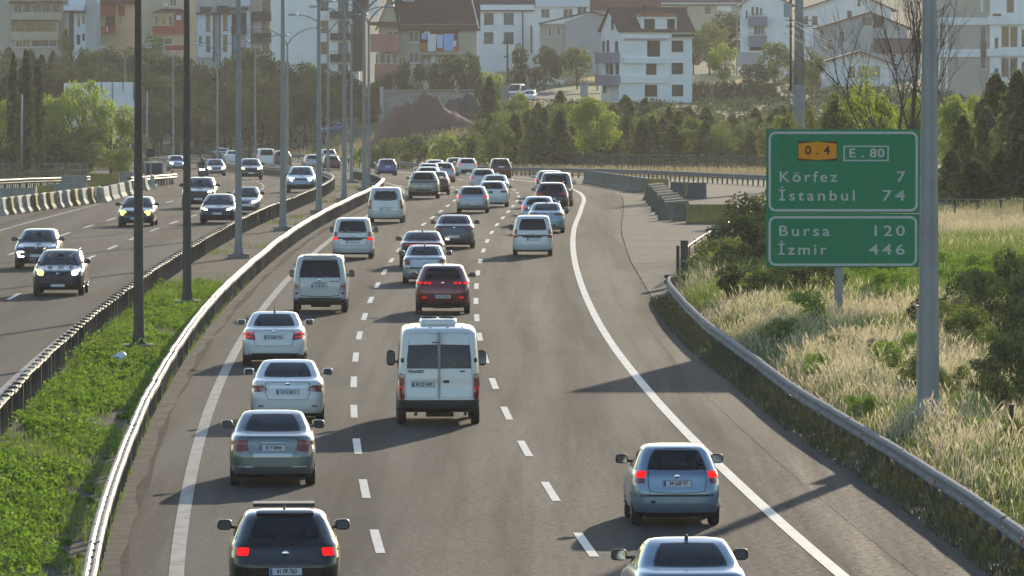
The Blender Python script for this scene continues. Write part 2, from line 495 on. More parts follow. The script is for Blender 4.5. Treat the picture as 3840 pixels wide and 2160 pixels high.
def seam(o0, o1, y0, y1, w, parent):
    n = int((y1 - y0) / 1.5); vs = []; fs = []; d = 0
    for i in range(n):
        y = y0 + (y1 - y0) * i / (n - 1); d = d * .93 + rng.uniform(-.012, .012)
        o = o0 + (o1 - o0) * i / (n - 1) + d
        ww = w * rng.uniform(.5, 1.2)
        a = on_road(o - ww, y); b = on_road(o + ww, y)
        vs += [(a[0], a[1], float(GZ(y)) + .0075), (b[0], b[1], float(GZ(y)) + .0075)]
    fs = [(2 * i, 2 * i + 1, 2 * i + 3, 2 * i + 2) for i in range(n - 1)]
    mb = MB(); mb.add(vs, fs); mb.build('tar_seam', m_crack, parent)
seam(15.3, 15.6, 90, 230, .004, road)
seam(16.45, 16.42, 245, 430, .02, road)
seam(-14.8, -14.9, 200, 420, .05, road2)

# gutter of broken dirt along the median on the right-hand carriageway
tag(ribbon('gutter', m_gutter, 1.7, lambda y: 2.0 + .07 * math.sin(y * .21) * math.sin(y * .083), 40, 470, .02, 2, 1.0, jag=.02), kind='structure')

# ------------------------------------------------------------------ guard rails
def beam_mesh(L=4.1, bright_lip=.13):
    prof = [(.0, .44), (.03, .455), (.085, .50), (.085, .54), (.012, .595), (.012, .625), (.085, .68), (.085, .72), (.04, .762), (0, .775), (-bright_lip, .778), (-bright_lip - .012, .74)]  # flat top lip added so the upper edge catches a bright strip of sun
    vs = []; fs = []
    for (j, y) in enumerate((0, L)):
        for (u, z) in prof: vs.append((u, y, z))
    n = len(prof)
    for i in range(n - 1): fs.append((i, i + 1, n + i + 1, n + i))
    mb = MB(); mb.add(vs, fs)
    return mb.mesh('rail_section')
def post_mesh(h=.74, spacer=0):
    mb = MB(); mb.box(-.055, .055, -.03, .03, -.05, h)
    mb.box(-.055, .055, .03, .036, -.05, h)
    if spacer: mb.box(*sorted((spacer * .05, spacer * .17)), -.05, .05, .50, .80); mb.blob((spacer * .1, 0, .80), (.12, .14, .03), .8, 8, 4)
    return mb.mesh('rail_post')
BEAM = beam_mesh(); BEAM.materials.append(m_galv)
def flat_beam(L=4.08):
    prof = [(-.115, .66), (-.112, .745), (-.085, .772), (-.045, .775), (-.016, .74), (.016, .74), (.045, .775), (.085, .772), (.112, .745), (.115, .66)]
    n = len(prof); mb = MB(); mb.add([(u, y, z) for y in (0, L) for u, z in prof], [(i, i + 1, n + i + 1, n + i) for i in range(n - 1)])
    for y in (.12, L - .12):
        for u in (-.065, .065): mb.blob((u, y, .775), (.012, .012, .008), 1, 6, 4)
    return mb.mesh('rail_section')
BEAM_T = flat_beam(); BEAM_T.materials.append(m_galv)
PLAIN = post_mesh(); PLAIN.materials.append(m_rail_post)
SPR = post_mesh(.78, -1); SPR.materials.append(m_rail_post); SPR.materials.append(m_galv)
for p in SPR.polygons:
    if p.index >= 12: p.material_index = 1
m_red = mat('red_reflector', (.45, .03, .02), .3)
REFL = MB().box(-.01, .01, -.05, .05, .55, .66).mesh('reflector'); REFL.materials.append(m_red)
m_galv_d = mat('weathered_zinc', (.17, .175, .18), .75, metal=.1, col2=(.12, .12, .12), scale=1.4, lo=.4, hi=.7, layers=[((.12, .10, .085), 4, .55, .75, None, .6)])
BEAM_D = beam_mesh(bright_lip=.02); BEAM_D.materials.append(m_galv_d)
def guard_rail(label, path, L=4.0, sides=((.08, 0),), post=None, pstep=2.0, refl=0, jit=.012, beam=None):
    pts = [Vector(p) for p in path]
    acc = [0.0]
    for a, b in zip(pts[:-1], pts[1:]): acc.append(acc[-1] + (b - a).length)
    def at(s):
        s = min(max(s, 0), acc[-1]); k = min(int(np.searchsorted(acc, s)), len(pts) - 1); k = max(k, 1)
        t = (s - acc[k - 1]) / max(acc[k] - acc[k - 1], 1e-6)
        return pts[k - 1].lerp(pts[k], t)
    root = empty('guard_rail', pts[0], 0, label, 'guard rail')
    s = 0; i = 0; wob = 0
    while s < acc[-1] - .5:
        a, b = at(s), at(min(s + L, acc[-1]))
        d = b - a; hd = math.atan2(d.y, d.x) - PI / 2
        wob = wob * .7 + rng.uniform(-jit, jit)
        for (u, flip) in sides:
            o = bpy.data.objects.new('rail_section', beam or BEAM); COL.objects.link(o); o.parent = root
            n = Vector((math.cos(hd), math.sin(hd), 0))
            if flip:                                   # beam on the other side of the posts: turned half round
                o.location = b - pts[0] - n * u + Vector((0, 0, wob)); o.rotation_euler = (-math.atan2(d.z, d.length), 0, hd + PI + rng.uniform(-jit, jit) * .3)
            else:
                o.location = a - pts[0] + n * u + Vector((0, 0, wob)); o.rotation_euler = (math.atan2(d.z, d.length), 0, hd + rng.uniform(-jit, jit) * .3)
        if refl and i % refl == 0:
            r = bpy.data.objects.new('reflector', REFL); COL.objects.link(r); r.parent = root
            r.location = a - pts[0] + Vector((math.cos(hd), math.sin(hd), 0)) * (sides[0][0] + (.03 if not sides[0][1] else 0)) * (-1 if sides[0][1] else 1); r.rotation_euler = (0, 0, hd)
            r.location.x -= .13
        s += L; i += 1
    if post is not None:
        s = 0
        n = 0
        while s < acc[-1] and n < 300:
            p = at(s); q = at(s + .5); d = q - p; hd = math.atan2(d.y, d.x) - PI / 2
            o = bpy.data.objects.new('rail_post', post); COL.objects.link(o); o.parent = root
            o.location = p - pts[0]; o.rotation_euler = (rng.gauss(0, .012), rng.gauss(0, .012), hd + rng.gauss(0, .05))
            s += pstep; n += 1
    return root
def rail_path(off, y0, y1, step=4.0, dz=0.0):
    out = []
    for y in np.arange(y0, y1 + .1, step):
        o = off(y) if callable(off) else off
        x, yy = on_road(o, float(y)); out.append((x, yy, float(GZ(yy)) + dz))
    return out
guard_rail('sunlit double guard rail along the right side of the median', rail_path(1.52, 90, 760), sides=((0, 0),), post=PLAIN, pstep=1.5, jit=.016, beam=BEAM_T)
guard_rail('single guard rail along the left side of the median, seen from behind its posts', rail_path(-1.68, 96, 760), sides=((.12, 1),), post=SPR, pstep=2.0, jit=.02)
vbp = [(float(VB(y)) - .12, y, 0.02) for y in np.arange(100, 246, 4.0)]
vbp += [(5.7, 247.5, 0.0), (6.1, 250.5, -.05), (6.9, 253, -.15)]
guard_rail('low grey guard rail along the dry grass verge, with small red reflectors', vbp, sides=((.08, 1),), post=PLAIN, pstep=2.0, refl=4, jit=.012, beam=BEAM_D)
out_p = [(rail_x(y), y, float(GZ(y))) for y in np.arange(380, 560, 4.0)] + rail_path(lambda y: 21.0 - 3.6 * min(1, max(0, (y - 572) / 60)), 578, 860)
guard_rail('long dark guard rail along the outside of the far bend, below the mesh fence', out_p, sides=((.08, 1),), post=PLAIN, pstep=2.4, jit=.008, beam=BEAM_D)

# ------------------------------------------------------------------ lamp posts
def lamp_post(h, r0, r1, m, arms=2, reach=2.4, rise=1.3):
    root = empty('lamp_post', (0, 0, 0))
    mb = MB(); k = 10
    mb.tube([(0, 0, z) for z in np.linspace(.0, h, k)], [r0 + (r1 - r0) * i / (k - 1) for i in range(k)], 10)
    cut(mb.build('pole', m, root, smooth=True))
    mb = MB(); mb.box(-.45, .45, -.45, .45, -.3, .22); mb.build('plinth', m_conc, root)
    mb = MB(); mb.box(-r0 * 1.5, r0 * 1.5, -r0 * 1.5, r0 * 1.5, .22, .25); mb.tube([(0, 0, .25), (0, 0, .55)], [r0 * 1.25, r0 * 1.02], 10); mb.build('base_plate', m, root)
    for s in ((1, -1) if arms == 2 else (1,)):
        pts = []
        for t in np.linspace(0, 1, 9):
            pts.append((s * reach * (1 - math.cos(t * PI / 2)) ** .8, 0, h - .3 + (rise + .3) * math.sin(t * PI / 2)))
        mb = MB(); mb.tube(pts, [r1 * .8 - (r1 * .35) * i / 8 for i in range(9)], 7); mb.build('arm', m, root, smooth=True)
        e = pts[-1]
        mb = MB(); mb.blob((e[0] + s * .32, 0, e[2] + .02), (.42, .16, .09), .75, 12, 6)
        hd = mb.build('lamp_head', m_lamp, root, smooth=True)
        mb = MB(); mb.blob((e[0] + s * .38, 0, e[2] - .05), (.26, .11, .06), .9, 10, 5); mb.build('lens', m_lens, hd, smooth=True)
    return root
def copy_tree(o, parent=None):
    c = o.copy(); COL.objects.link(c)
    if parent is not None: c.parent = parent; c.matrix_parent_inverse = Matrix()
    for ch in o.children: copy_tree(ch, c)
    return c
LP_G = 'double armed lamp posts standing along the median'
lp_brown = lamp_post(11.6, .165, .095, m_pole_d)
lp_grey = lamp_post(11.6, .165, .09, m_pole)
lp_thin = lamp_post(11.5, .135, .075, m_pole)
spots = [(519, 203, 0), (701, 238, 0), (894, 291, 1), (1061, 335, 1), (1196, 372, 1), (1291, 406, 1), (1366, 447, 1),
         (1383, 478, 2), (1318, 500, 2), (1230, 535, 2), (1078, 598, 2), (957, 640, 2), (816, 690, 2), (650, 740, 2), (470, 800, 2)]
used = set()
for i, (px, y, k) in enumerate(spots):
    src = (lp_brown, lp_grey, lp_thin)[k]
    o = src if k not in used else copy_tree(src); used.add(k)
    x = (px - 1920) / F * y
    o.location = (x, y, float(GZ(y)) + .02); o.rotation_euler = (0, 0, -math.atan2(*cdir(y)) + rng.uniform(-.06, .06))
    txt = {0: 'dark brown lamp post on the green median, %s from the camera' % nth(i),
           1: 'grey lamp post on the median strip, %s in line from the camera' % nth(i),
           2: 'slim double armed lamp post in the far bend, %s in line from the camera' % nth(i)}[k]
    tag(o, txt, 'lamp post', LP_G)
big = lamp_post(13.5, .255, .125, m_pole, arms=1)
bp = ON(3482, 1588)
tag(big, 'thick grey steel mast in front of the right edge of the green sign', 'mast')
big.location = bp; big.rotation_euler = (0, 0, PI)
# the case behind the mast
cb = empty('cabinet', (bp.x + .10, bp.y + 2.2, gz(bp.x, bp.y + 2.2)), 0, 'dark grey steel case standing hidden behind the thick mast', 'cabinet')
CH = AT(0, 1153, bp.y + 2.2).z - gz(bp.x, bp.y + 2.2)
MB().box(-.23, .23, -.2, .2, 0, CH).build('case', m_pole, cb)
MB().box(-.25, .25, -.24, .24, CH + .002, CH + .05).build('lid', m_galv, cb)

# ------------------------------------------------------------------ houses on the hillside
def wallmat(n, c, c2=None): return mat('render_' + n, c, .9, col2=c2 or tuple(v * .86 for v in c), scale=.5, lo=.3, hi=.75, layers=[(tuple(v * .7 for v in c), 1.4, .58, .8, (1, 1, .25), .35)], spec=.2)
W_CREAM = wallmat('cream', (.50, .43, .31)); W_WHITE = wallmat('white', (.78, .78, .765)); W_BLUE = wallmat('pale_blue', (.60, .67, .72)); W_GREY = wallmat('grey', (.42, .42, .415))
W_BEIGE = wallmat('beige', (.43, .385, .32)); W_PINK = wallmat('pink', (.42, .20, .16)); W_RED = wallmat('red', (.33, .085, .06)); W_ORANGE = wallmat('orange', (.42, .16, .08)); W_DARK = wallmat('dark_grey', (.055, .055, .062))
W_LILAC = wallmat('lilac_grey', (.22, .22, .27)); W_STONE = wallmat('sandy', (.42, .37, .28))
m_roof = mat('brown_tiles', (.115, .05, .038), .85, col2=(.08, .037, .03), scale=1.2, layers=[((.05, .027, .022), 6, .5, .7, (1, 5, 5), .5)])
m_roof2 = mat('faded_tiles', (.17, .085, .06), .85, col2=(.12, .06, .045), scale=1.0, layers=[((.07, .04, .033), 6, .5, .7, (1, 5, 5), .5)])
m_frame_w = mat('white_frame', (.62, .62, .6), .5); m_frame_b = mat('brown_frame', (.06, .045, .04), .6)
m_pane = mat('window_pane', (.02, .024, .028), .08, spec=.6)
m_pane_c = mat('curtained_pane', (.12, .12, .115), .3, col2=(.04, .04, .04), scale=1.5, stretch=(3, 1, .4))
m_hole = mat('painted_room_shade', (.045, .040, .036), .9)  # dark colour painted in place of unlit rooms
m_metal = mat('balcony_metal', (.25, .25, .26), .5, metal=.5)
class House:
    def __init__(s, name, label, Y, x0, yb, cat='house', rz=0.0, group='houses on the hillside'):
        s.Y, s.x0, s.yb, s.m, s.c = Y, x0, yb, Y / F, math.cos(rz)
        p = AT(x0, yb, Y); s.z0 = p.z
        s.root = empty(name, p, rz, label, cat, group)
    def X(s, px): return (px - s.x0) * s.m / s.c
    def Z(s, py): return (s.yb - py) * s.m
    def wall(s, xa, xb, ya, yb, m, holes=(), y=0.0, depth=8.0, name='wall', base=2.5):
        X0, X1 = s.X(xa), s.X(xb); Z0, Z1 = s.Z(yb) - base, s.Z(ya)
        H = [(s.X(h[0]), s.X(h[1]), s.Z(h[3]), s.Z(h[2])) for h in holes]
        xs = sorted({X0, X1} | {v for h in H for v in h[:2] if X0 < v < X1}); zs = sorted({Z0, Z1} | {v for h in H for v in h[2:] if Z0 < v < Z1})
        mb = MB(); r = .22
        for i in range(len(xs) - 1):
            for j in range(len(zs) - 1):
                cx, cz = (xs[i] + xs[i + 1]) / 2, (zs[j] + zs[j + 1]) / 2
                if any(h[0] < cx < h[1] and h[2] < cz < h[3] for h in H): continue
                mb.add([(xs[i], y, zs[j]), (xs[i + 1], y, zs[j]), (xs[i + 1], y, zs[j + 1]), (xs[i], y, zs[j + 1])], [(0, 1, 2, 3)])
        for (a, b, c, d) in H:
            q = [(a, y, c), (b, y, c), (b, y, d), (a, y, d), (a, y + r, c), (b, y + r, c), (b, y + r, d), (a, y + r, d)]
            mb.add(q, [(0, 4, 5, 1), (1, 5, 6, 2), (2, 6, 7, 3), (3, 7, 4, 0)])
        mb.add([(X0, y, Z0), (X1, y, Z0), (X1, y + depth, Z0), (X0, y + depth, Z0), (X0, y, Z1), (X1, y, Z1), (X1, y + depth, Z1), (X0, y + depth, Z1)],
               [(1, 2, 6, 5), (3, 0, 4, 7), (2, 3, 7, 6), (4, 5, 6, 7)])
        w = mb.build(name, m, s.root)
        return w
    def windows(s, holes, y=0.0, frame=m_frame_w, pane=m_pane, mull=1, name='window'):
        r = .14
        for h in holes:
            a, b, c, d = s.X(h[0]), s.X(h[1]), s.Z(h[3]), s.Z(h[2]); t = .07
            mb = MB(); mb.box(a, b, y + r - .06, y + r, c, c + t); mb.box(a, b, y + r - .06, y + r, d - t, d)
            mb.box(a, a + t, y + r - .061, y + r, c + t, d - t); mb.box(b - t, b, y + r - .061, y + r, c + t, d - t)
            for k in range(mull): x = a + (b - a) * (k + 1) / (mull + 1); mb.box(x - .035, x + .035, y + r - .062, y + r, c + t, d - t)
            mb.box(a - .08, b + .08, y - .09, y + .02, c - .07, c - .002)
            f = mb.build(name, frame, s.root)
            MB().box(a + .02, b - .02, y + r + .002, y + r + .03, c + .02, d - .02).build('pane', pane, f)
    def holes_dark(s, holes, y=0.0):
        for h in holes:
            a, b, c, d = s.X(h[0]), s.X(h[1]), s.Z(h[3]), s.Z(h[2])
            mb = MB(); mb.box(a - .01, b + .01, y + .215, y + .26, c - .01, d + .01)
            mb.build('opening_shade_panel', m_hole, s.root)  # flat dark panel closes the hole, standing in for interior shade
    def box(s, name, xa, xb, ya, yb, y0, y1, m, parent=None):
        return MB().box(s.X(xa), s.X(xb), y0, y1, s.Z(yb), s.Z(ya)).build(name, m, parent or s.root)
    def balcony(s, xa, xb, ya, yb, out, m, rail=0):
        X0, X1, Z0, Z1 = s.X(xa), s.X(xb), s.Z(yb), s.Z(ya)
        mb = MB(); mb.box(X0, X1, -out, -out + .1, Z0, Z1); mb.box(X0, X0 + .1, -out + .1, -.003, Z0, Z1); mb.box(X1 - .1, X1, -out + .1, -.003, Z0, Z1); mb.box(X0 + .1, X1 - .1, -out + .1, -.003, Z0, Z0 + .15)
        b = mb.build('balcony', m, s.root)
        if rail:
            mb = MB(); mb.tube([(X0, -out + .05, Z1 + rail), (X1, -out + .05, Z1 + rail)], .03, 5)
            for k in range(7): x = X0 + .05 + (X1 - X0 - .1) * k / 6; mb.tube([(x, -out + .05, Z1), (x, -out + .05, Z1 + rail)], .018, 4)
            mb.build('railing', m_metal, b)
    def roof_x(s, xa, xb, ye, yr, depth, m, over=.45, y=0.0, t=.18):
        X0, X1, Ze, Zr = s.X(xa), s.X(xb), s.Z(ye), s.Z(yr); h = depth / 2
        mb = MB(); sl = (Zr - Ze) / h
        for (y0, y1, z0, z1) in ((y - over, y + h, Ze - over * sl, Zr), (y + depth + over, y + h, Ze - over * sl, Zr)):
            mb.add([(X0, y0, z0), (X1, y0, z0), (X1, y1, z1), (X0, y1, z1), (X0, y0, z0 - t), (X1, y0, z0 - t), (X1, y1, z1 - t), (X0, y1, z1 - t)],
                   [(0, 1, 2, 3), (7, 6, 5, 4), (0, 4, 5, 1), (1, 5, 6, 2), (2, 6, 7, 3), (3, 7, 4, 0)])
        r = mb.build('roof', m, s.root)
        MB().box(X0 - .02, X1 + .02, y + h - .12, y + h + .12, Zr - .04, Zr + .08).build('ridge', m, r)
        g = [(X0 + over, y, Ze), (X0 + over, y + depth, Ze), (X0 + over, y + h, Zr - t)]
        return r
    def gable_ends(s, xa, xb, ye, yr, depth, m, y=0.0):
        for px in (xa, xb):
            X0 = s.X(px); sg = .1 if px == xa else -.1
            v = [(X0, y, s.Z(ye)), (X0, y + depth, s.Z(ye)), (X0, y + depth / 2, s.Z(yr) - .15)]
            MB().add(v + [(a + sg, b, c) for a, b, c in v], [(0, 1, 2), (5, 4, 3), (0, 3, 4, 1), (1, 4, 5, 2), (2, 5, 3, 0)]).build('gable', m, s.root)
    def roof_y(s, xa, xb, ye, xr, yr, depth, m, wm, over=.4, y=0.0, t=.2):
        X0, X1, XR, Ze, Zr = s.X(xa), s.X(xb), s.X(xr), s.Z(ye), s.Z(yr)
        MB().prism([(X0, Ze), (X1, Ze), (XR, Zr)], y + .01, y + depth).build('gable', wm, s.root)
        mb = MB()
        for (xe, sg) in ((X0, -1), (X1, 1)):
            sl = (Zr - Ze) / abs(XR - xe); xo = xe + sg * over; zo = Ze - over * sl
            mb.prism([(xo, zo), (XR, Zr), (XR, Zr + t), (xo, zo + t)] if sg < 0 else [(XR, Zr), (xo, zo), (xo, zo + t), (XR, Zr + t)], y - over, y + depth + over)
        mb.build('roof', m, s.root)

h = House('apartment_block', 'grey beige flats with long enclosed balconies at the top left corner', 965, -60, 255, 'apartment block')
o = [(57, 112, 150, 178), (118, 214, 150, 176)]
h.wall(-60, 268, -70, 255, W_BEIGE, o); h.windows(o[:1], mull=3, pane=m_pane); h.windows(o[1:], mull=2, pane=m_pane_c)
for (a, b, c, d, n) in ((50, 230, 20, 46, 5), (50, 217, 79, 118, 9)):
    h.box('bay', a - 6, b + 6, d, d + 33, -.7, -.003, W_CREAM)
    h.box('bay_top', a - 6, b + 6, c - 5, c, -.7, -.003, W_CREAM)
    mb = MB(); 
    for k in range(n + 1): x = h.X(a) + (h.X(b) - h.X(a)) * k / n; mb.box(x - .05, x + .05, -.69, -.60, h.Z(d), h.Z(c))
    f = mb.build('glazing', m_frame_w if d < 60 else m_frame_b, h.root); h.box('pane', a, b, c, d, -.60, -.56, m_pane_c if d < 60 else m_pane, f)
h.box('pale_strip', 216, 220, 80, 118, -.78, -.72, m_frame_w); h.box('eaves', 38, 238, 3, 14, -1.4, -.003, m_roof2)  # narrow white strip at the right end of the lower glazing
h = House('townhouse', 'narrow bluish white house with a flat canopy, second building from the left', 952, 258, 255)
o = [(289, 302, 54, 104), (306, 320, 54, 92), (286, 303, 128, 170), (307, 320, 125, 156)]
h.wall(258, 365, -70, 255, W_BLUE, o); h.windows(o, mull=0); h.box('canopy', 240, 318, 20, 40, -1.3, -.003, W_BLUE); h.box('canopy_edge', 243, 320, 40, 48, -1.2, -.004, W_DARK)
h.box('dark_column', 259, 277, 48, 190, -.12, -.003, W_DARK); h.box('side_wing', 322, 366, -70, 260, -.3, -.003, W_GREY)  # dark strip down the left edge of the facade
h = House('apartment_block', 'flats with brick red balcony panels left of the first brown lamp post', 968, 362, 255, 'apartment block')
o = [(440, 456, 60, 94), (446, 456, 130, 152), (396, 432, 62, 99)]
h.wall(362, 520, -70, 255, W_CREAM, o); h.windows(o[:2], mull=1); h.holes_dark(o[2:])
h.balcony(364, 436, 22, 59, 1.1, W_RED); h.box('panel', 442, 468, 24, 59, -.2, -.003, W_RED); h.box('column', 436, 442, 20, 62, -.25, -.003, m_frame_w); h.balcony(364, 433, 98, 126, 1.1, W_RED); h.box('column', 402, 407, 98, 122, -1.2, -1.1, m_frame_w); h.box('eaves', 362, 512, -12, 16, -1.2, -.003, m_roof)
h = House('apartment_block', 'cream flats with a tiled bay window and red spandrels between the brown lamp posts', 958, 505, 258, 'apartment block')
o = [(637, 662, -6, 24), (588, 646, 142, 168), (512, 530, 65, 96)]
h.wall(505, 742, -70, 258, W_CREAM, o); h.windows(o, mull=1, pane=m_pane_c)
h.box('bay', 574, 702, 98, 127, -.9, -.003, W_RED); h.box('bay_side', 656, 702, 50, 98, -.9, -.003, W_RED); h.box('bay_wall', 574, 656, 46, 60, -.9, -.003, W_CREAM); h.box('bay_frame', 574, 656, 60, 97.5, -.55, -.003, W_CREAM)
for (a, b) in ((581, 597), (606, 626), (631, 648)): f = h.box('window', a, b, 61, 97, -.62, -.55, m_frame_w); h.box('pane', a + 2, b - 2, 63, 95, -.64, -.621, m_pane if a != 606 else mat('amber_curtain', (.45, .2, .07), .7), f)
h.box('white_box', 663, 680, 58, 75, -1.1, -.902, m_frame_w); h.box('red_band', 620, 706, 170, 188, -.1, -.003, W_RED)
mb = MB(); X0, X1, Z0, Z1 = h.X(570), h.X(708), h.Z(48), h.Z(33); mb.add([(X0, -1.4, Z0), (X1, -1.4, Z0), (X1, 0, Z0), (X0, 0, Z0), (X0 + 1.2, -.2, Z1), (X1 - 1.2, -.2, Z1), (X1 - 1.2, 0, Z1), (X0 + 1.2, 0, Z1)], [(0, 1, 5, 4), (1, 2, 6, 5), (3, 0, 4, 7), (4, 5, 6, 7), (3, 2, 1, 0)]); mb.build('bay_roof', m_roof, h.root)
h.box('air_conditioner', 612, 630, 12, 24, -.4, -.003, m_frame_w)
h = House('apartment_block', 'modern bluish white flats with dark window slots and dark balconies', 944, 735, 262, 'apartment block')
h.wall(735, 1022, -70, 262, W_GREY, [(869, 926, 50, 96), (1000, 1012, -20, 40)]); h.holes_dark([(869, 926, 50, 96)])
for (a, b, c, d, hs) in ((741, 800, 50, 216, [(773, 789, 57, 116), (773, 789, 134, 194), (746, 758, 135, 170)]), (828, 870, 48, 250, [(837, 853, 53, 114), (837, 853, 132, 193), (840, 853, 215, 245)]), (925, 941, 40, 195, []), (905, 940, -60, 22, [])):
    h.wall(a, b, c, d, W_BLUE, hs, y=-.45, depth=.44, name='facade_panel', base=0); h.windows(hs, y=-.45, frame=m_frame_b, mull=0)
for (a, b, c, d) in ((799.5, 804, 48, 232), (824, 828, 48, 250), (941, 946, 45, 200), (870, 875, 60, 240)): h.box('dark_strip', a, b, c, d, -.55, -.452 if False else -.003, W_DARK)
h.balcony(750, 790, 25, 49, .8, W_DARK); h.balcony(815, 856, 22, 46, .8, W_DARK); h.balcony(868, 924, 97, 126, .9, W_DARK); h.balcony(893, 925, 178, 200, .7, W_DARK)
h.box('eaves', 735, 868, 48, 55, -1.0, -.46, W_DARK); h.box('canopy', 855, 930, 28, 38, -1.4, -.46, W_DARK)
for (c, d) in ((43, 80), (123, 161), (-40, -4)): h.balcony(950, 1018, c, d, 1.2, W_DARK, .55)
h.holes_dark([]); 
for (c, d) in ((4, 42), (84, 122), (165, 200)): f = h.box('window', 985, 1010, c, d, -.06, -.003, m_frame_b); h.box('pane', 987, 1008, c + 2, d - 2, -.08, -.061, m_pane_c, f)
h = House('apartment_block', 'large plain white block with brown framed windows behind the lamp posts', 934, 1018, 268, 'apartment block')
o = [(1192, 1232, -4, 39), (1192, 1232, 77, 121), (1192, 1231, 157, 201), (1196, 1228, 238, 262)]; o2 = [(1268, 1306, -4, 43), (1268, 1307, 80, 122), (1268, 1306, 160, 204), (1268, 1304, 240, 266)]
h.wall(1018, 1345, -70, 268, W_WHITE, o + o2); h.windows(o[:1], frame=m_frame_b, pane=m_pane_c); h.windows(o[1:], frame=m_frame_b); h.windows(o2, frame=m_frame_b, pane=m_pane_c)
for (c, d) in ((43, 69), (124, 149), (203, 231)): h.balcony(1238, 1323, c, d, 1.2, W_DARK, .35)
h.box('recess_shade_panel', 1322, 1364, -60, 268, -.25, -.003, W_DARK); h.box('brown_panel', 1350, 1383, -20, 40, -.5, -.252, m_roof); h.box('side_wing', 1384, 1420, -60, 60, -.3, .5, W_WHITE)  # proud dark panel stands in for the shade of a recess
# cream house with the laundry
h = House('villa', 'cream and pink house with a steep brown roof and laundry on its balcony', 903, 1497, 282)
o = [(1533, 1571, 117, 158), (1533, 1571, 197, 236), (1575, 1718, 100, 190), (1575, 1718, 206, 264)]
h.wall(1497, 1788, 90, 282, W_STONE, o, depth=9); h.windows(o[:2], pane=m_pane_c)
for q in o[2:]: h.box('balcony_back_wall', q[0] - 2, q[1] + 2, q[2] - 2, q[3] + 2, 1.3, 1.45, W_ORANGE if q[2] < 150 else W_STONE); h.box('balcony_floor', q[0] - 2, q[1] + 2, q[3] - 1, q[3] + 3, .23, 1.3, W_STONE)
h.balcony(1573, 1720, 160, 191, .25, W_ORANGE); h.box('door', 1617, 1633, 206, 240, 1.22, 1.297, m_frame_w); h.box('awning_box', 1590, 1612, 118, 128, -.15, .2, m_frame_w)
h.roof_x(1478, 1800, 92, -75, 9.0, m_roof, over=.5); h.gable_ends(1497, 1788, 90, -70, 9, W_CREAM)
MB().tube([(h.X(1796), -.52, h.Z(92) - .5), (h.X(1760), 3.3, h.Z(-40))], .10, 6).build('lit_roof_edge', m_frame_w, h.root)  # white bar painted in for the sunlit edge of the roof
h.box('chimney_flue', 1643, 1650, 48, 78, 1.2, 1.4, m_galv)
h2 = h
h.wall(1420, 1494, 88, 282, W_CREAM, [(1452, 1494, 118, 160)], y=-.6, depth=6, name='wing_wall'); h.windows([(1452, 1494, 118, 160)], y=-.6)
h.roof_y(1420, 1494, 88, 1462, -14, 6, m_roof, W_CREAM, y=-.6)
h.balcony(1390, 1496, 128, 196, 2.0, W_PINK); h.wall(1406, 1496, 240, 282, W_PINK, [], y=-2.0, depth=1.9, name='pink_base')
o = [(1409, 1420, 200, 240), (1424, 1446, 200, 240), (1449, 1468, 200, 240), (1471, 1494, 200, 240)]
for q in o: f = h.box('window', q[0], q[1], q[2], q[3], -1.7, -1.6, m_frame_w); h.box('pane', q[0] + 2, q[1] - 2, q[2] + 2, q[3] - 2, -1.72, -1.701, m_pane, f)
h.box('porch_roof', 1386, 1500, 82, 96, -2.4, -1.05, m_roof2)
for px in (1410, 1424, 1432): h.box('pillar', px, px + 5, 280, 330, -2.0, -1.7, W_PINK)
# laundry hanging from a line on that balcony
LG = 'laundry on the balcony line'
for (a, b, c, d, mm, t) in ((1580, 1602, 124, 146, (.30, .38, .62), 'short blue cloth at the left end of the laundry line'), (1604, 1637, 128, 190, (.62, .64, .68), 'wide white sheet hanging on the laundry line'), (1639, 1662, 130, 178, (.45, .52, .72), 'pale blue towel right of the white sheet'), (1664, 1704, 127, 188, (.30, .40, .74), 'slanting blue sheet at the right of the laundry line'), (1697, 1712, 152, 172, (.6, .62, .66), 'small white cloth on the balcony parapet')):
    p = AT(a, c, 902.55); m_ = h.m; w_, h_ = (b - a) * m_, (d - c) * m_
    u = np.linspace(0, 1, 9); vs = []; 
    for v in (0, .5, 1):
        for t_ in u: vs.append((t_ * w_ * (1 - .1 * v), .05 * math.sin(t_ * 14) * v, -v * h_ - .08 * math.sin(t_ * 3.1) * v))
    fs = [(j * 9 + i, j * 9 + i + 1, (j + 1) * 9 + i + 1, (j + 1) * 9 + i) for j in range(2) for i in range(8)]
    tag(MB().add(vs, fs).build('laundry', mat('cloth_%d' % a, mm, .9), None, p, smooth=True), t, 'laundry', LG)
h = House('villa', 'white villa with brown window frames right of the laundry house', 1010, 1785, 240)
o = [(1815, 1851, 49, 91), (1889, 1926, 49, 91), (1815, 1850, 121, 162), (1889, 1926, 121, 164)]
h.wall(1785, 2000, 18, 240, W_WHITE, o); h.windows(o, frame=m_frame_b, pane=m_pane_c); h.box('fascia', 1782, 2004, 18, 38, -.5, -.003, W_WHITE); h.box('gutter', 1782, 2004, 38, 42, -.55, -.003, W_DARK); h.roof_x(1778, 2008, 17, -40, 9, m_roof)
h.box('bay_edge', 1958, 1962, 40, 190, -.2, -.003, W_DARK); h.box('bay_edge', 1990, 1994, 95, 200, -.2, -.003, m_roof)
h = House('villa', 'white house with a broad pale fascia and three windows, behind the pinkish shed', 1040, 1988, 190)
o = [(2029, 2061, 33, 68), (2112, 2148, 33, 68), (2165, 2200, 26, 55)]
h.wall(1988, 2212, -10, 190, W_WHITE, o); h.windows(o, pane=m_pane_c); h.box('fascia', 2004, 2212, -40, 26, -.6, -.003, W_BLUE); h.box('rear_roof', 2205, 2480, -60, 38, 3, 8, m_roof2); h.box('rear_wall', 2205, 2480, 38, 120, 3.2, 8, W_GREY)
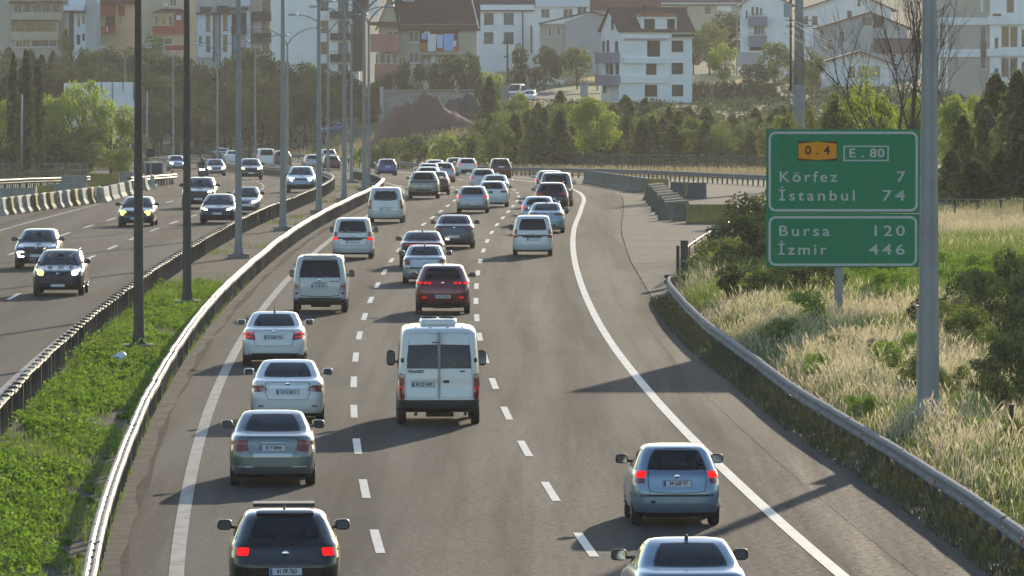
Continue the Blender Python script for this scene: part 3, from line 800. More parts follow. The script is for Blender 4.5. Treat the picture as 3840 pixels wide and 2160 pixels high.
h = House('shed_house', 'plain grey beige gabled house with a blank wall', 1000, 2025, 240)
o = [(2056, 2067, 102, 137), (2088, 2101, 98, 134), (2104, 2113, 98, 116)]
h.wall(2025, 2119, 90, 240, W_BEIGE, o, y=.6); h.windows(o, y=.6, mull=0, pane=m_pane_c)
mb = MB(); mb.prism([(h.X(2119), h.Z(240) - 2.5), (h.X(2268), h.Z(240) - 2.5), (h.X(2268), h.Z(62)), (h.X(2220), h.Z(47)), (h.X(2119), h.Z(82))], 0, 8); mb.build('wall', W_GREY, h.root)
mb = MB(); t = .22
for (a, c, b, d) in ((2020, 92, 2220, 46), (2220, 46, 2272, 63)): mb.prism([(h.X(a), h.Z(c)), (h.X(b), h.Z(d)), (h.X(b), h.Z(d) + t), (h.X(a), h.Z(c) + t)], -.5, 8.5)
mb.build('roof', m_roof2, h.root)
# the white house in the middle, turned a little
RZ = math.radians(14)
h = House('white_house', 'unfinished white house with empty dark window openings and a red brown roof', 900, 2322, 400, rz=RZ)
D = 9.2; hl = [(2427, 2476, 152, 213), (2519, 2564, 152, 195), (2423, 2463, 239, 281), (2519, 2564, 236, 279), (2418, 2466, 318, 363), (2520, 2564, 318, 362)]
h.wall(2322, 2597, 107, 400, W_WHITE, hl, depth=D); h.holes_dark(hl)
for q in hl: mb = MB(); a, b, c, d = h.X(q[0]), h.X(q[1]), h.Z(q[3]), h.Z(q[2]); mb.box(a - .1, b + .1, -.05, -.003, c - .1, c); mb.box(a - .1, b + .1, -.05, -.003, d, d + .1); mb.box(a - .1, a, -.05, -.003, c, d); mb.box(b, b + .1, -.05, -.003, c, d); mb.build('window_surround', W_WHITE, h.root)
h.roof_x(2312, 2606, 107, 29, D, m_roof, over=.5); h.gable_ends(2322, 2597, 107, 30, D, W_WHITE)
fw = h.wall(2405, 2537, 62, 112, W_WHITE, [(2415, 2456, 71, 109), (2502, 2532, 71, 109)], y=-.12, depth=3, name='dormer', base=0); h.holes_dark([(2415, 2456, 71, 109), (2502, 2532, 71, 109)], y=-.12)
mb = MB(); mb.prism([(h.X(2400), h.Z(61)), (h.X(2540), h.Z(61)), (h.X(2532), h.Z(51)), (h.X(2406), h.Z(51))], -.5, 3); mb.build('dormer_roof', mat('orange_tiles', (.30, .12, .07), .8), h.root)
h.box('chimney', 2448, 2466, 20, 36, 4.2, 5.0, m_roof)
h.box('window_roof', 2520, 2602, 128, 139, -.7, -.003, W_DARK); h.box('cornice', 2340, 2602, 139, 144, -.4, -.003, W_WHITE)
h.box('upper_slab', 2338, 2500, 146, 151, -.25, -.003, W_GREY); h.box('floor_slab', 2326, 2500, 283, 312, -.35, -.003, W_WHITE); h.box('floor_slab', 2335, 2500, 216, 238, -.35, -.003, W_WHITE)
sn = math.sin(RZ)
def side(px): return (2322 - px) * h.m / sn
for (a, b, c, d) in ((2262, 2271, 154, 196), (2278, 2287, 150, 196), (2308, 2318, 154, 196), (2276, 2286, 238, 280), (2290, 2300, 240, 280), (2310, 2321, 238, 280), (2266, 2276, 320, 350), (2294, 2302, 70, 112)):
    MB().box(-.04, -.003, side(b), side(a), h.Z(d), h.Z(c)).build('side_window', m_hole, h.root)  # dark slabs on the wall stand in for shaded side openings
for (c, d) in ((197, 238), (283, 321)):
    MB().box(-1.1, -.003, side(2328) + .6, side(2264), h.Z(d), h.Z(c)).build('side_balcony', W_LILAC, h.root)
h = House('long_house', 'long low cream building under a brown roof above the trees', 1130, 2480, 75)
o = [(2560, 2580, 22, 50), (2640, 2668, 22, 55), (2735, 2790, 17, 60)]
h.wall(2480, 2905, 13, 75, W_CREAM, o[:2]); h.windows(o[:2], mull=0); h.box('white_panel', 2688, 2742, 16, 42, -.1, -.003, W_WHITE); h.roof_x(2470, 2915, 12, -30, 9, m_roof2); h.box('gutter', 2475, 2910, 11, 16, -.8, -.6, m_frame_w)
h = House('grey_house', 'pale grey house with two lilac balconies left of the concrete pole', 985, 2782, 232)
o = [(2818, 2827, 26, 56), (2834, 2843, 26, 56), (2850, 2858, 30, 56), (2826, 2868, 96, 132), (2784 + 12, 2803, 40, 66), (2810, 2868, 160, 190)]
h.wall(2782, 2962, 12, 232, W_WHITE, o); h.windows(o[:3] + o[4:5], mull=0, frame=m_frame_b); h.windows(o[3:4], mull=2, pane=m_pane_c); h.holes_dark(o[5:]); h.balcony(2806, 2876, 62, 98, 1.0, W_LILAC, .4); h.balcony(2806, 2874, 133, 176, 1.0, W_LILAC, .4); h.roof_y(2778, 2970, 20, 2850, -40, 8, m_roof2, W_WHITE); h.box('garden_wall', 2766, 2850, 196, 250, -2.2, -2, W_GREY)
h = House('white_villa', 'white gabled villa highest on the right of the concrete pole', 1075, 3010, 240)
o = [(3214, 3225, -8, 22), (3045, 3065, 60, 92), (3015, 3030, 60, 90)]
h.wall(3010, 3340, 35, 240, W_WHITE, o); h.windows(o, mull=0, frame=m_frame_b); h.roof_y(3005, 3345, 36, 3200, -28, 9, m_roof2, W_WHITE, over=.8)
h.box('upper_window', 3216, 3226, -6, 22, -.05, 0, m_frame_b)
h = House('brown_roofed_house', 'grey white house with a wide curved brown roof behind the bare tree', 1030, 3058, 245)
o = [(3075, 3085, 110, 150), (3105, 3118, 150, 185), (3260, 3310, 66, 110), (3150, 3165, 120, 150)]
h.wall(3058, 3402, 104, 245, W_GREY, o[:2] + o[3:]); h.windows(o[:2] + o[3:], mull=0, frame=m_frame_b); h.roof_y(3075, 3402, 104, 3262, 48, 9, m_roof, W_GREY, over=.7); h.box('attic_window', 3275, 3310, 62, 104, -.06, 0.005, m_roof2); h.box('attic_pane', 3236, 3268, 64, 96, -.06, 0.005, m_pane_c); h.box('chimney', 3180, 3196, 40, 70, 2, 3, m_roof)
h = House('low_white_house', 'low white house with a shallow brown gable behind the bare tree', 975, 3062, 300)
o = [(3065, 3075, 250, 288), (3186, 3205, 250, 288), (3230, 3330, 248, 300)]
h.wall(3062, 3345, 238, 300, W_WHITE, o[:2]); h.windows(o[:2], mull=0, frame=m_frame_b); h.roof_y(3070, 3345, 240, 3222, 196, 9, m_roof2, W_WHITE, over=.9); h.box('brown_shutter', 3220, 3300, 248, 290, -.1, -.003, W_STONE); h.box('lower_wall', 3050, 3120, 292, 420, -1.0, -.003, W_WHITE)
h = House('grey_bungalow', 'small grey house with a brown tiled roof left of the beige flats', 1005, 3292, 250)
o = [(3340, 3360, 200, 236), (3395, 3415, 200, 236)]
h.wall(3292, 3452, 190, 250, W_GREY, o); h.windows(o, mull=0); h.roof_x(3285, 3460, 190, 146, 8, m_roof)
h = House('corner_house', 'white corner house with tall dark shutters below the concrete pole', 955, 2965, 430)
o = [(3022, 3032, 330, 410), (3040, 3046, 325, 415), (3052, 3058, 325, 415), (3064, 3070, 325, 415)]
h.wall(2965, 3076, 322, 430, W_STONE, o); h.windows(o, mull=0, frame=m_frame_b); h.box('roof', 2985, 3078, 290, 322, -.8, 6, m_roof2); h.box('side_wing', 3077, 3112, 292, 430, -.2, 6, W_WHITE)
h = House('apartment_block', 'big beige flats with white bays filling the right edge', 928, 3500, 410, 'apartment block')
o = [(3533, 3543, 140, 176), (3533, 3543, 255, 292), (3560 + 115, 3697, 97, 260), (3533, 3543, 20, 60)]
h.wall(3500, 3708, -70, 410, W_BEIGE, o); h.windows(o[:2] + o[3:], mull=0); h.windows(o[2:3], mull=0, pane=m_pane_c)
for (c, d) in ((66, 94), (184, 214)): h.box('string_course', 3515, 3708, c, d, -.25, -.003, W_WHITE)
h.box('corner_strip', 3546, 3553, 95, 400, -.12, -.003, W_WHITE); h.box('corner_strip', 3518, 3526, 95, 400, -.12, -.003, W_WHITE); h.box('narrow_window', 3676, 3686, -40, 46, -.1, -.003, m_frame_w); h.box('stair_panel', 3676, 3697, 156, 215, -.28, -.003, m_roof2)
o = [(3751, 3782, 97, 178), (3784, 3814, 97, 178), (3751, 3782, 216, 290), (3784, 3814, 216, 290), (3726, 3742, 140, 186), (3726, 3742, 255, 292), (3826, 3842, 110, 178), (3826, 3842, 230, 290), (3770, 3800, -30, 50)]
h.wall(3709, 3960, -70, 410, W_WHITE, o, y=-1.2, depth=6, name='bay_wall'); h.windows(o, y=-1.2, mull=0, pane=m_pane)
for (c, d) in ((58, 92), (182, 210)): h.box('bay_course', 3700, 3960, c, d, -1.6, -1.203, W_WHITE)
h.box('plant_box', 3718, 3750, 52, 60, -1.75, -1.61, m_roof2)

# ------------------------------------------------------------------ earth heap, walls, side streets
def heap(px, Y, w, ht, d, label, m, seed):
    p = AT(px, 500, Y); r = np.random.default_rng(seed)
    n = 44; xs = np.linspace(-1, 1, n); X, Yy = np.meshgrid(xs, np.linspace(-1, 1, 26))
    R = np.clip(1 - np.abs(X * (1 + .12 * np.sin(X * 4))) ** 1.9, 0, 1) ** 1.15 * np.clip(1 - Yy * Yy, 0, 1) ** .7
    Z = ht * R * (1 + .10 * np.sin(X * 9 + Yy * 3) + .05 * np.sin(X * 23)) + r.normal(0, .06, X.shape) * (R > .02)
    G = ground(p.x + X * w / 2, Y + Yy * d / 2)
    V = np.stack([p.x + X * w / 2, Y + Yy * d / 2, G - .15 + Z], -1).reshape(-1, 3)
    idx = np.arange(V.shape[0]).reshape(X.shape); f = np.stack([idx[:-1, :-1], idx[:-1, 1:], idx[1:, 1:], idx[1:, :-1]], -1).reshape(-1, 4)
    tag(link('earth_heap', fast_mesh('earth_heap', V, f, True), m), label, 'earth heap')
m_earth = mat('red_earth', (.17, .082, .060), .95, col2=(.12, .064, .050), scale=.8, bump=.8, bscale=3, layers=[((.09, .058, .046), .35, .45, .65, None, .6)])
m_earth2 = mat('brown_earth', (.09, .068, .055), .95, col2=(.065, .05, .042), scale=.8, bump=.8, bscale=3)
heap(1575, 800, 13.0, 4.7, 9, 'large reddish heap of earth in front of the retaining wall', m_earth, 3)
heap(1745, 815, 8.0, 3.7, 7, 'lower brown heap of earth at the right of the reddish one', m_earth2, 5)
h = House('retaining_wall', 'long grey concrete retaining wall behind the earth heaps', 838, 1425, 425, 'wall', group=None)
for i in range(8): h.box('panel', 1425 + i * 44.2, 1425 + i * 44.2 + 43.4, 342 + i * .6, 470, 0, .35, m_conc)
h.box('coping', 1422, 1782, 336, 341.6, -.06, .42, m_conc); h.box('pier', 1424, 1438, 325, 470, -.25, -.065, W_GREY)
h = House('yard_wall', 'grey garden wall standing by the parked white van', 850, 1878, 420, 'wall', group=None); h.box('panel', 1878, 1906, 318, 440, 0, .4, m_conc)
def street(name, L, R, m, dz=.06):
    a = [ON(x, y, 0, 400) for x, y in L]; b = [ON(x, y, 0, 400) for x, y in R]
    vs = []
    for p, q in zip(a, b):
        for k in range(5):
            t = k / 4; x, y = p.x + (q.x - p.x) * t, p.y + (q.y - p.y) * t; vs.append((x, y, gz(x, y) + dz))
    fs = [(i * 5 + k, i * 5 + k + 1, (i + 1) * 5 + k + 1, (i + 1) * 5 + k) for i in range(len(a) - 1) for k in range(4)]
    tag(MB().add(vs, fs).build(name, m), kind='structure')
m_street = mat('dusty_street', (.13, .125, .115), .85, col2=(.10, .095, .088), scale=.3, coord='world', spec=.15)
street('side_street', [(1236, 430), (1238, 450), (1262, 480), (1300, 515), (1340, 545)], [(1300, 428), (1315, 450), (1345, 480), (1385, 515), (1420, 545)], m_street)
street('side_street', [(1240, 414), (1240, 422), (1240, 430)], [(1440, 412), (1420, 420), (1390, 428)], m_street)
street('hill_street', [(1905, 326), (1905, 345), (1910, 372)], [(2140, 322), (2080, 345), (2120, 372)], m_street)
street('lawn', [(2040, 327), (2060, 340), (2085, 358)], [(2260, 322), (2260, 335), (2250, 352)], mat('lawn', (.10, .15, .03), .95, col2=(.14, .17, .045), scale=.5, coord='world'), .1)
h = House('noise_wall', 'white panelled wall with dark joints behind the big bright tree', 690, 240, 560, 'wall', group=None)
for i in range(13):
    a = 240 + i * 21; h.box('panel', a, a + 20.2, 308 + max(0, 6 - i) * .6, 600, 0, .12, W_WHITE)
for i in range(6): h.box('joint', 300 + i * 40, 303 + i * 40, 308, 345 + (i % 2) * 30, -.04, -.003, W_DARK)

# ------------------------------------------------------------------ vehicles
def paint(name, col, metal=.0, rough=.32):
    return mat('paint_' + name, col, rough, metal=metal, coat=.8, spec=.2 if max(col) < .1 else .5,
               layers=[(tuple(v * .8 + .02 for v in col), 1.3, .5, .75, (1, 1, 2), .35)])
P_WHITE = paint('white', (.65, .635, .605)); P_WHITE2 = paint('white_dusty', (.50, .50, .485), rough=.4)
P_SILVER = paint('silver', (.36, .37, .375), .55); P_GREENGREY = paint('silver_green', (.16, .178, .17), .5)
P_GREY = paint('mid_grey', (.15, .155, .16), .5); P_DGREY = paint('dark_grey', (.07, .072, .075), .4)
P_BLACK = paint('black', (.010, .010, .011), .1); P_NAVY = paint('navy', (.018, .026, .048), .3)
P_BLUE = paint('blue', (.035, .06, .19), .3); P_ICE = paint('ice_blue', (.20, .29, .40), .45); P_SILBLUE = paint('silver_blue', (.20, .265, .335), .5)
P_RED = paint('red', (.16, .013, .016), .2); P_DRED = paint('dark_red', (.085, .018, .018), .2); P_BEIGE = paint('champagne', (.30, .27, .225), .5)
P_LBLUE = paint('pale_blue', (.40, .47, .55), .3)
m_trim = mat('dark_trim', (.022, .022, .023), .55)
m_under = mat('underbody', (.012, .012, .012), .9)
m_tyre = mat('tyre_rubber', (.016, .015, .015), .85, col2=(.03, .028, .026), scale=8)
m_rim = mat('wheel_rim', (.35, .35, .36), .35, metal=.7)
m_seat = mat('seat_fabric', (.03, .03, .032), .9)
m_glass = glass_mat('car_glass', (.62, .66, .62))
m_glass_d = glass_mat('car_glass_dark', (.10, .105, .10))
m_glass_c = glass_mat('car_glass_clear', (.82, .85, .82))
m_seal = mat('window_seal', (.012, .012, .013), .35)
m_tail = mat('tail_lamp', (.20, .012, .012), .18, coat=.5)
m_tail_w = mat('tail_lamp_clear', (.42, .30, .28), .15, coat=.5)
m_tail_l = mat('tail_lamp_lit', (.5, .02, .02), .5, emit=(1, .004, .006), estr=.6, spec=.1)
m_tail_l2 = mat('tail_lamp_dim', (.4, .02, .02), .2, emit=(1, .006, .008), estr=.3, coat=.5)
m_head = mat('head_lamp', (.45, .47, .5), .1, coat=1.0)
m_head_l = mat('head_lamp_lit', (.9, .9, .9), .2, emit=(1, .97, .9), estr=4.5)
m_head_y = mat('head_lamp_yellow', (.9, .9, .3), .2, emit=(.78, 1.0, .06), estr=4.5)
m_head_o = mat('head_lamp_warm', (.9, .7, .4), .2, emit=(1, .62, .28), estr=5.5)
m_plate = mat('plate_white', (.55, .56, .58), .4)
m_plate_b = mat('plate_blue', (.02, .07, .36), .4)
m_plate_t = mat('plate_ink', (.012, .012, .014), .5)
m_chrome = mat('chrome', (.6, .6, .6), .12, metal=1.0)
m_mirror = mat('mirror_glass', (.5, .55, .6), .05, metal=1.0)

LV = {
 'sedan': (4.5, 1.76, 1.46, [(.17, -2.02, 2.05, .76, 6), (.26, -2.19, 2.18, .84, 6.5), (.42, -2.25, 2.25, .87, 7), (.60, -2.25, 2.24, .88, 7), (.72, -2.23, 2.17, .88, 7),
   (.80, -2.21, 2.0, .875, 6.5), (.86, -2.20, 1.65, .868, 6), (.91, -2.19, 1.2, .86, 6), (.955, -2.175, .98, .845, 6), (1.0, -2.15, .9, .825, 5.5), (1.035, -2.05, .83, .805, 5.5),
   (1.055, -1.70, .78, .79, 5.5), (1.10, -1.55, .66, .775, 5), (1.20, -1.36, .42, .73, 5), (1.30, -1.14, .16, .675, 5), (1.385, -.92, -.08, .615, 5), (1.425, -.76, -.22, .57, 4.6), (1.448, -.6, -.34, .48, 4.2), (1.46, -.52, -.4, .32, 4)]),
 'hatch': (4.1, 1.74, 1.475, [(.17, -1.82, 1.85, .76, 6), (.26, -1.98, 1.98, .83, 6.5), (.45, -2.05, 2.05, .865, 7), (.62, -2.05, 2.03, .87, 7), (.74, -2.02, 1.93, .87, 7),
   (.82, -2.0, 1.72, .865, 6.5), (.89, -1.985, 1.3, .855, 6), (.95, -1.965, 1.02, .84, 6), (1.0, -1.93, .88, .82, 5.5), (1.06, -1.86, .74, .795, 5.2), (1.18, -1.70, .50, .745, 5), (1.30, -1.52, .20, .685, 5),
   (1.39, -1.38, -.05, .625, 5), (1.435, -1.26, -.2, .575, 4.6), (1.462, -1.05, -.36, .48, 4.2), (1.475, -.85, -.5, .3, 4)]),
 'suv': (4.4, 1.82, 1.64, [(.22, -1.95, 1.98, .78, 6), (.32, -2.12, 2.12, .86, 6.5), (.50, -2.19, 2.19, .90, 7), (.72, -2.20, 2.19, .91, 7), (.86, -2.18, 2.10, .91, 7),
   (.95, -2.15, 1.88, .905, 6.5), (1.02, -2.12, 1.45, .895, 6), (1.08, -2.10, 1.12, .88, 6), (1.13, -2.07, .98, .86, 5.5), (1.20, -2.0, .84, .83, 5.2), (1.32, -1.87, .60, .78, 5), (1.45, -1.71, .28, .72, 5),
   (1.55, -1.57, .0, .66, 5), (1.60, -1.44, -.18, .61, 4.6), (1.626, -1.2, -.36, .5, 4.2), (1.64, -.95, -.5, .32, 4)]),
 'combi': (3.97, 1.72, 1.74, [(.20, -1.78, 1.8, .74, 6), (.30, -1.92, 1.95, .82, 7), (.50, -1.97, 1.98, .852, 8), (.75, -1.96, 1.95, .86, 8), (.90, -1.95, 1.75, .858, 8),
   (1.0, -1.94, 1.4, .85, 7), (1.07, -1.93, 1.1, .84, 7), (1.14, -1.92, .95, .825, 7), (1.30, -1.88, .66, .79, 7), (1.48, -1.82, .32, .745, 7), (1.62, -1.74, .02, .70, 6.5),
   (1.69, -1.66, -.16, .655, 6), (1.722, -1.5, -.32, .56, 5), (1.74, -1.2, -.5, .4, 4)]),
 't4': (4.75, 1.84, 1.95, [(.28, -2.1, 2.1, .78, 8), (.38, -2.33, 2.3, .88, 9), (.60, -2.37, 2.37, .915, 10), (.90, -2.37, 2.30, .92, 10), (1.0, -2.365, 2.0, .918, 10), (1.07, -2.36, 1.75, .915, 10),
   (1.15, -2.35, 1.6, .905, 10), (1.35, -2.30, 1.25, .875, 10), (1.60, -2.22, .85, .83, 9), (1.80, -2.14, .5, .785, 9), (1.88, -2.09, .32, .75, 8), (1.925, -1.95, .15, .66, 6), (1.95, -1.6, -.1, .5, 5)]),
 'minibus': (5.3, 1.97, 2.33, [(.34, -2.42, 2.4, .86, 9), (.42, -2.62, 2.55, .96, 10), (.62, -2.65, 2.64, .975, 11), (.95, -2.62, 2.55, .985, 12), (1.12, -2.615, 2.3, .98, 12), (1.22, -2.61, 2.0, .975, 12),
   (1.35, -2.60, 1.75, .965, 12), (1.65, -2.57, 1.3, .94, 12), (1.95, -2.53, .9, .912, 12), (2.14, -2.49, .65, .89, 11), (2.23, -2.44, .5, .865, 9), (2.295, -2.3, .35, .78, 7), (2.33, -2.0, .1, .6, 5)]),
}
class Shape:
    def __init__(s, kind, L=None, W=None, H=None):
        l, w, h, lv = LV[kind]
        s.kind = kind; s.L, s.W, s.H = L or l, W or w, H or h
        a = np.array(lv, float)
        a[:, 0] = a[:, 0] * (s.H / h); a[:, 1:3] *= s.L / l; a[:, 3] *= s.W / w
        s.a = a; s.k = s.H / h; s.kl = s.L / l
        s.fr, s.ff, s.fw, s.fn = [pchip(a[:, 0], a[:, i]) for i in (1, 2, 3, 4)]
    def pt(s, p, z, off=0.0):
        p = np.asarray(p, float); z = np.asarray(z, float)
        p = np.where(p > 4, p - 8, p); p = np.where(p < -4, p + 8, p)
        yr, yf, w, n = s.fr(z), s.ff(z), s.fw(z), s.fn(z)
        yc = (yr + yf) / 2; L = (yf - yr) / 2; k = 2 ** (-1 / n)
        a = np.abs(p); sg = np.sign(p)
        X = np.where(a <= 1, a * k, np.where(a >= 3, (4 - a) * k, 0)); V = np.where((a > 1) & (a < 3), (a - 2) * k, 0)
        side = (a > 1) & (a < 3)
        X = np.where(side, (1 - np.abs(V) ** n) ** (1 / n), X)
        V = np.where(side, V, np.where(a <= 1, -1, 1) * np.abs(1 - np.clip(X, 0, 1) ** n) ** (1 / n))
        return np.stack([sg * X * w, yc + V * L, z + 0 * p], -1)
    def nrm(s, p, z):
        e = 1e-3
        z0 = np.clip(z - e, s.a[0, 0], s.a[-1, 0]); z1 = np.clip(z + e, s.a[0, 0], s.a[-1, 0])
        d1 = s.pt(p + e, z) - s.pt(p - e, z); d2 = s.pt(p, z1) - s.pt(p, z0)
        n = np.cross(d1, d2); n /= np.linalg.norm(n, axis=-1, keepdims=True) + 1e-12
        P = s.pt(p, z); yc = (s.fr(z) + s.ff(z)) / 2
        ref = np.stack([P[..., 0], P[..., 1] - yc, 0 * z + .05], -1)
        return np.where((n * ref).sum(-1, keepdims=True) < 0, -n, n)
    def p_of_y(s, y, z):         # side parameter at a y
        yr, yf, n = s.fr(z), s.ff(z), s.fn(z)
        V = (y - (yr + yf) / 2) / ((yf - yr) / 2)
        return 2 + V / 2 ** (-1 / n)

def quadmap(q, u, v):
    q = np.array(q, float)
    return ((1 - u) * (1 - v))[..., None] * q[0] + (u * (1 - v))[..., None] * q[1] + (u * v)[..., None] * q[2] + ((1 - u) * v)[..., None] * q[3]
def squircle(u, v, a):
    return u * np.sqrt(1 - a * v * v), v * np.sqrt(1 - a * u * u)
def patch(S, q, off=.004, a=.15, nu=8, nv=6, mb=None, mi=0, thick=0.0):
    mb = mb or MB()
    u, v = np.meshgrid(np.linspace(-1, 1, nu + 1), np.linspace(-1, 1, nv + 1))
    uu, vv = squircle(u, v, a)
    pz = quadmap(q, (uu + 1) / 2, (vv + 1) / 2)
    P = S.pt(pz[..., 0], pz[..., 1]); N = S.nrm(pz[..., 0], pz[..., 1])
    A = P + N * off
    vs = A.reshape(-1, 3); w = nu + 1
    fs = [(j * w + i, j * w + i + 1, (j + 1) * w + i + 1, (j + 1) * w + i) for j in range(nv) for i in range(nu)]
    # outward winding
    f = fs[len(fs) // 2]; e = np.cross(vs[f[1]] - vs[f[0]], vs[f[2]] - vs[f[0]])
    if (e * N.reshape(-1, 3)[f[0]]).sum() < 0: fs = [t[::-1] for t in fs]
    mb.add(vs, fs, mi)
    if thick:                                  # rim down to the body, so a lamp has sides
        B = (P - N * .01).reshape(-1, 3)
        rim = [i for i in range(w)] + [j * w + nu for j in range(1, nv + 1)] + [nv * w + i for i in range(nu - 1, -1, -1)] + [j * w for j in range(nv - 1, 0, -1)]
        m = len(rim)
        mb.add([vs[i] for i in rim] + [B[i] for i in rim], [(i, (i + 1) % m, m + (i + 1) % m, m + i) for i in range(m)], mi)
    return mb
def ring(S, q, off=.006, a=.15, inner=.93, outer=1.03, n=10, mb=None, mi=0):
    mb = mb or MB()
    t = np.linspace(-1, 1, n + 1)[:-1]; o = np.ones(n)
    u = np.concatenate([t, o, -t, -o]); v = np.concatenate([-o, t, o, -t])
    uu, vv = squircle(u, v, a)
    rows = []
    for s in (inner, outer):
        su, sv = (s if not isinstance(s, tuple) else s[0]), (s if not isinstance(s, tuple) else s[1])
        pz = quadmap(q, (uu * su + 1) / 2, (vv * sv + 1) / 2)
        rows.append(S.pt(pz[:, 0], pz[:, 1]) + S.nrm(pz[:, 0], pz[:, 1]) * off)
    m = len(u)
    mb.add(np.concatenate(rows), [(i, (i + 1) % m, m + (i + 1) % m, m + i) for i in range(m)], mi)
    return mb
def inquad(q, p, z, sc=.97):
    q = np.array(q, float); c = q.mean(0); q = c + (q - c) * sc
    p = np.where(p < q[:, 0].min() - .01, p + 8, p)
    s = None; ok = np.ones(p.shape, bool); sg = np.zeros(p.shape)
    for i in range(4):
        a, b = q[i], q[(i + 1) % 4]
        cr = (b[0] - a[0]) * (z - a[1]) - (b[1] - a[1]) * (p - a[0])
        if s is None: s = np.sign(cr)
        ok &= (np.sign(cr) == s)
    return ok

WHEELS = {}
def wheel_meshes(r, w):
    k = (round(r, 2), round(w, 2))
    if k not in WHEELS:
        mb = MB(); mb.lathe([(r * .62, -w / 2), (r * .93, -w / 2), (r, -w * .38), (r, w * .38), (r * .93, w / 2), (r * .62, w / 2)], 22, axis='x')
        t = mb.mesh('tyre', True); t.materials.append(m_tyre); 
        mb = MB(); mb.lathe([(r * .63, -w * .4), (r * .63, w * .42), (r * .56, w * .46), (r * .5, w * .30), (r * .2, w * .36), (.001, w * .38)], 22, axis='x')
        for i in range(5):
            an = i * 2 * PI / 5
            c, s_ = math.cos(an), math.sin(an)
            mb.tube([(w * .36, c * r * .15, s_ * r * .15), (w * .44, c * r * .57, s_ * r * .57)], [r * .09, r * .07], 5)
        rm = mb.mesh('rim', True); rm.materials.append(m_rim)
        WHEELS[k] = (t, rm)
    return WHEELS[k]

WIN = {   # rear window, windshield, side windows: (half p, z) in the archetype's own heights
 'sedan': dict(rear=(.86, 1.085, .80, 1.40), front=(.90, .99, .80, 1.405), side=((1.42, 2.02, 3.02), 1.02, 1.365)),
 'hatch': dict(rear=(.84, 1.04, .80, 1.385), front=(.90, .99, .80, 1.41), side=((1.18, 1.92, 2.98), 1.03, 1.375)),
 'suv': dict(rear=(.84, 1.16, .80, 1.55), front=(.90, 1.11, .80, 1.575), side=((1.16, 1.9, 2.98), 1.15, 1.54)),
 'combi': dict(rear=(.80, 1.12, .76, 1.60), front=(.92, 1.10, .82, 1.65), side=((1.2, 1.95, 2.98), 1.10, 1.60)),
 't4': dict(rear=(.84, 1.22, .80, 1.80), front=(.93, 1.12, .84, 1.83), side=((1.15, 2.0, 2.95), 1.15, 1.75)),
 'minibus': dict(rear=(.84, 1.36, .82, 1.92), front=(.93, 1.28, .86, 1.98), side=((1.12, 2.0, 2.95), 1.32, 1.9)),
}
BODYCACHE = {}
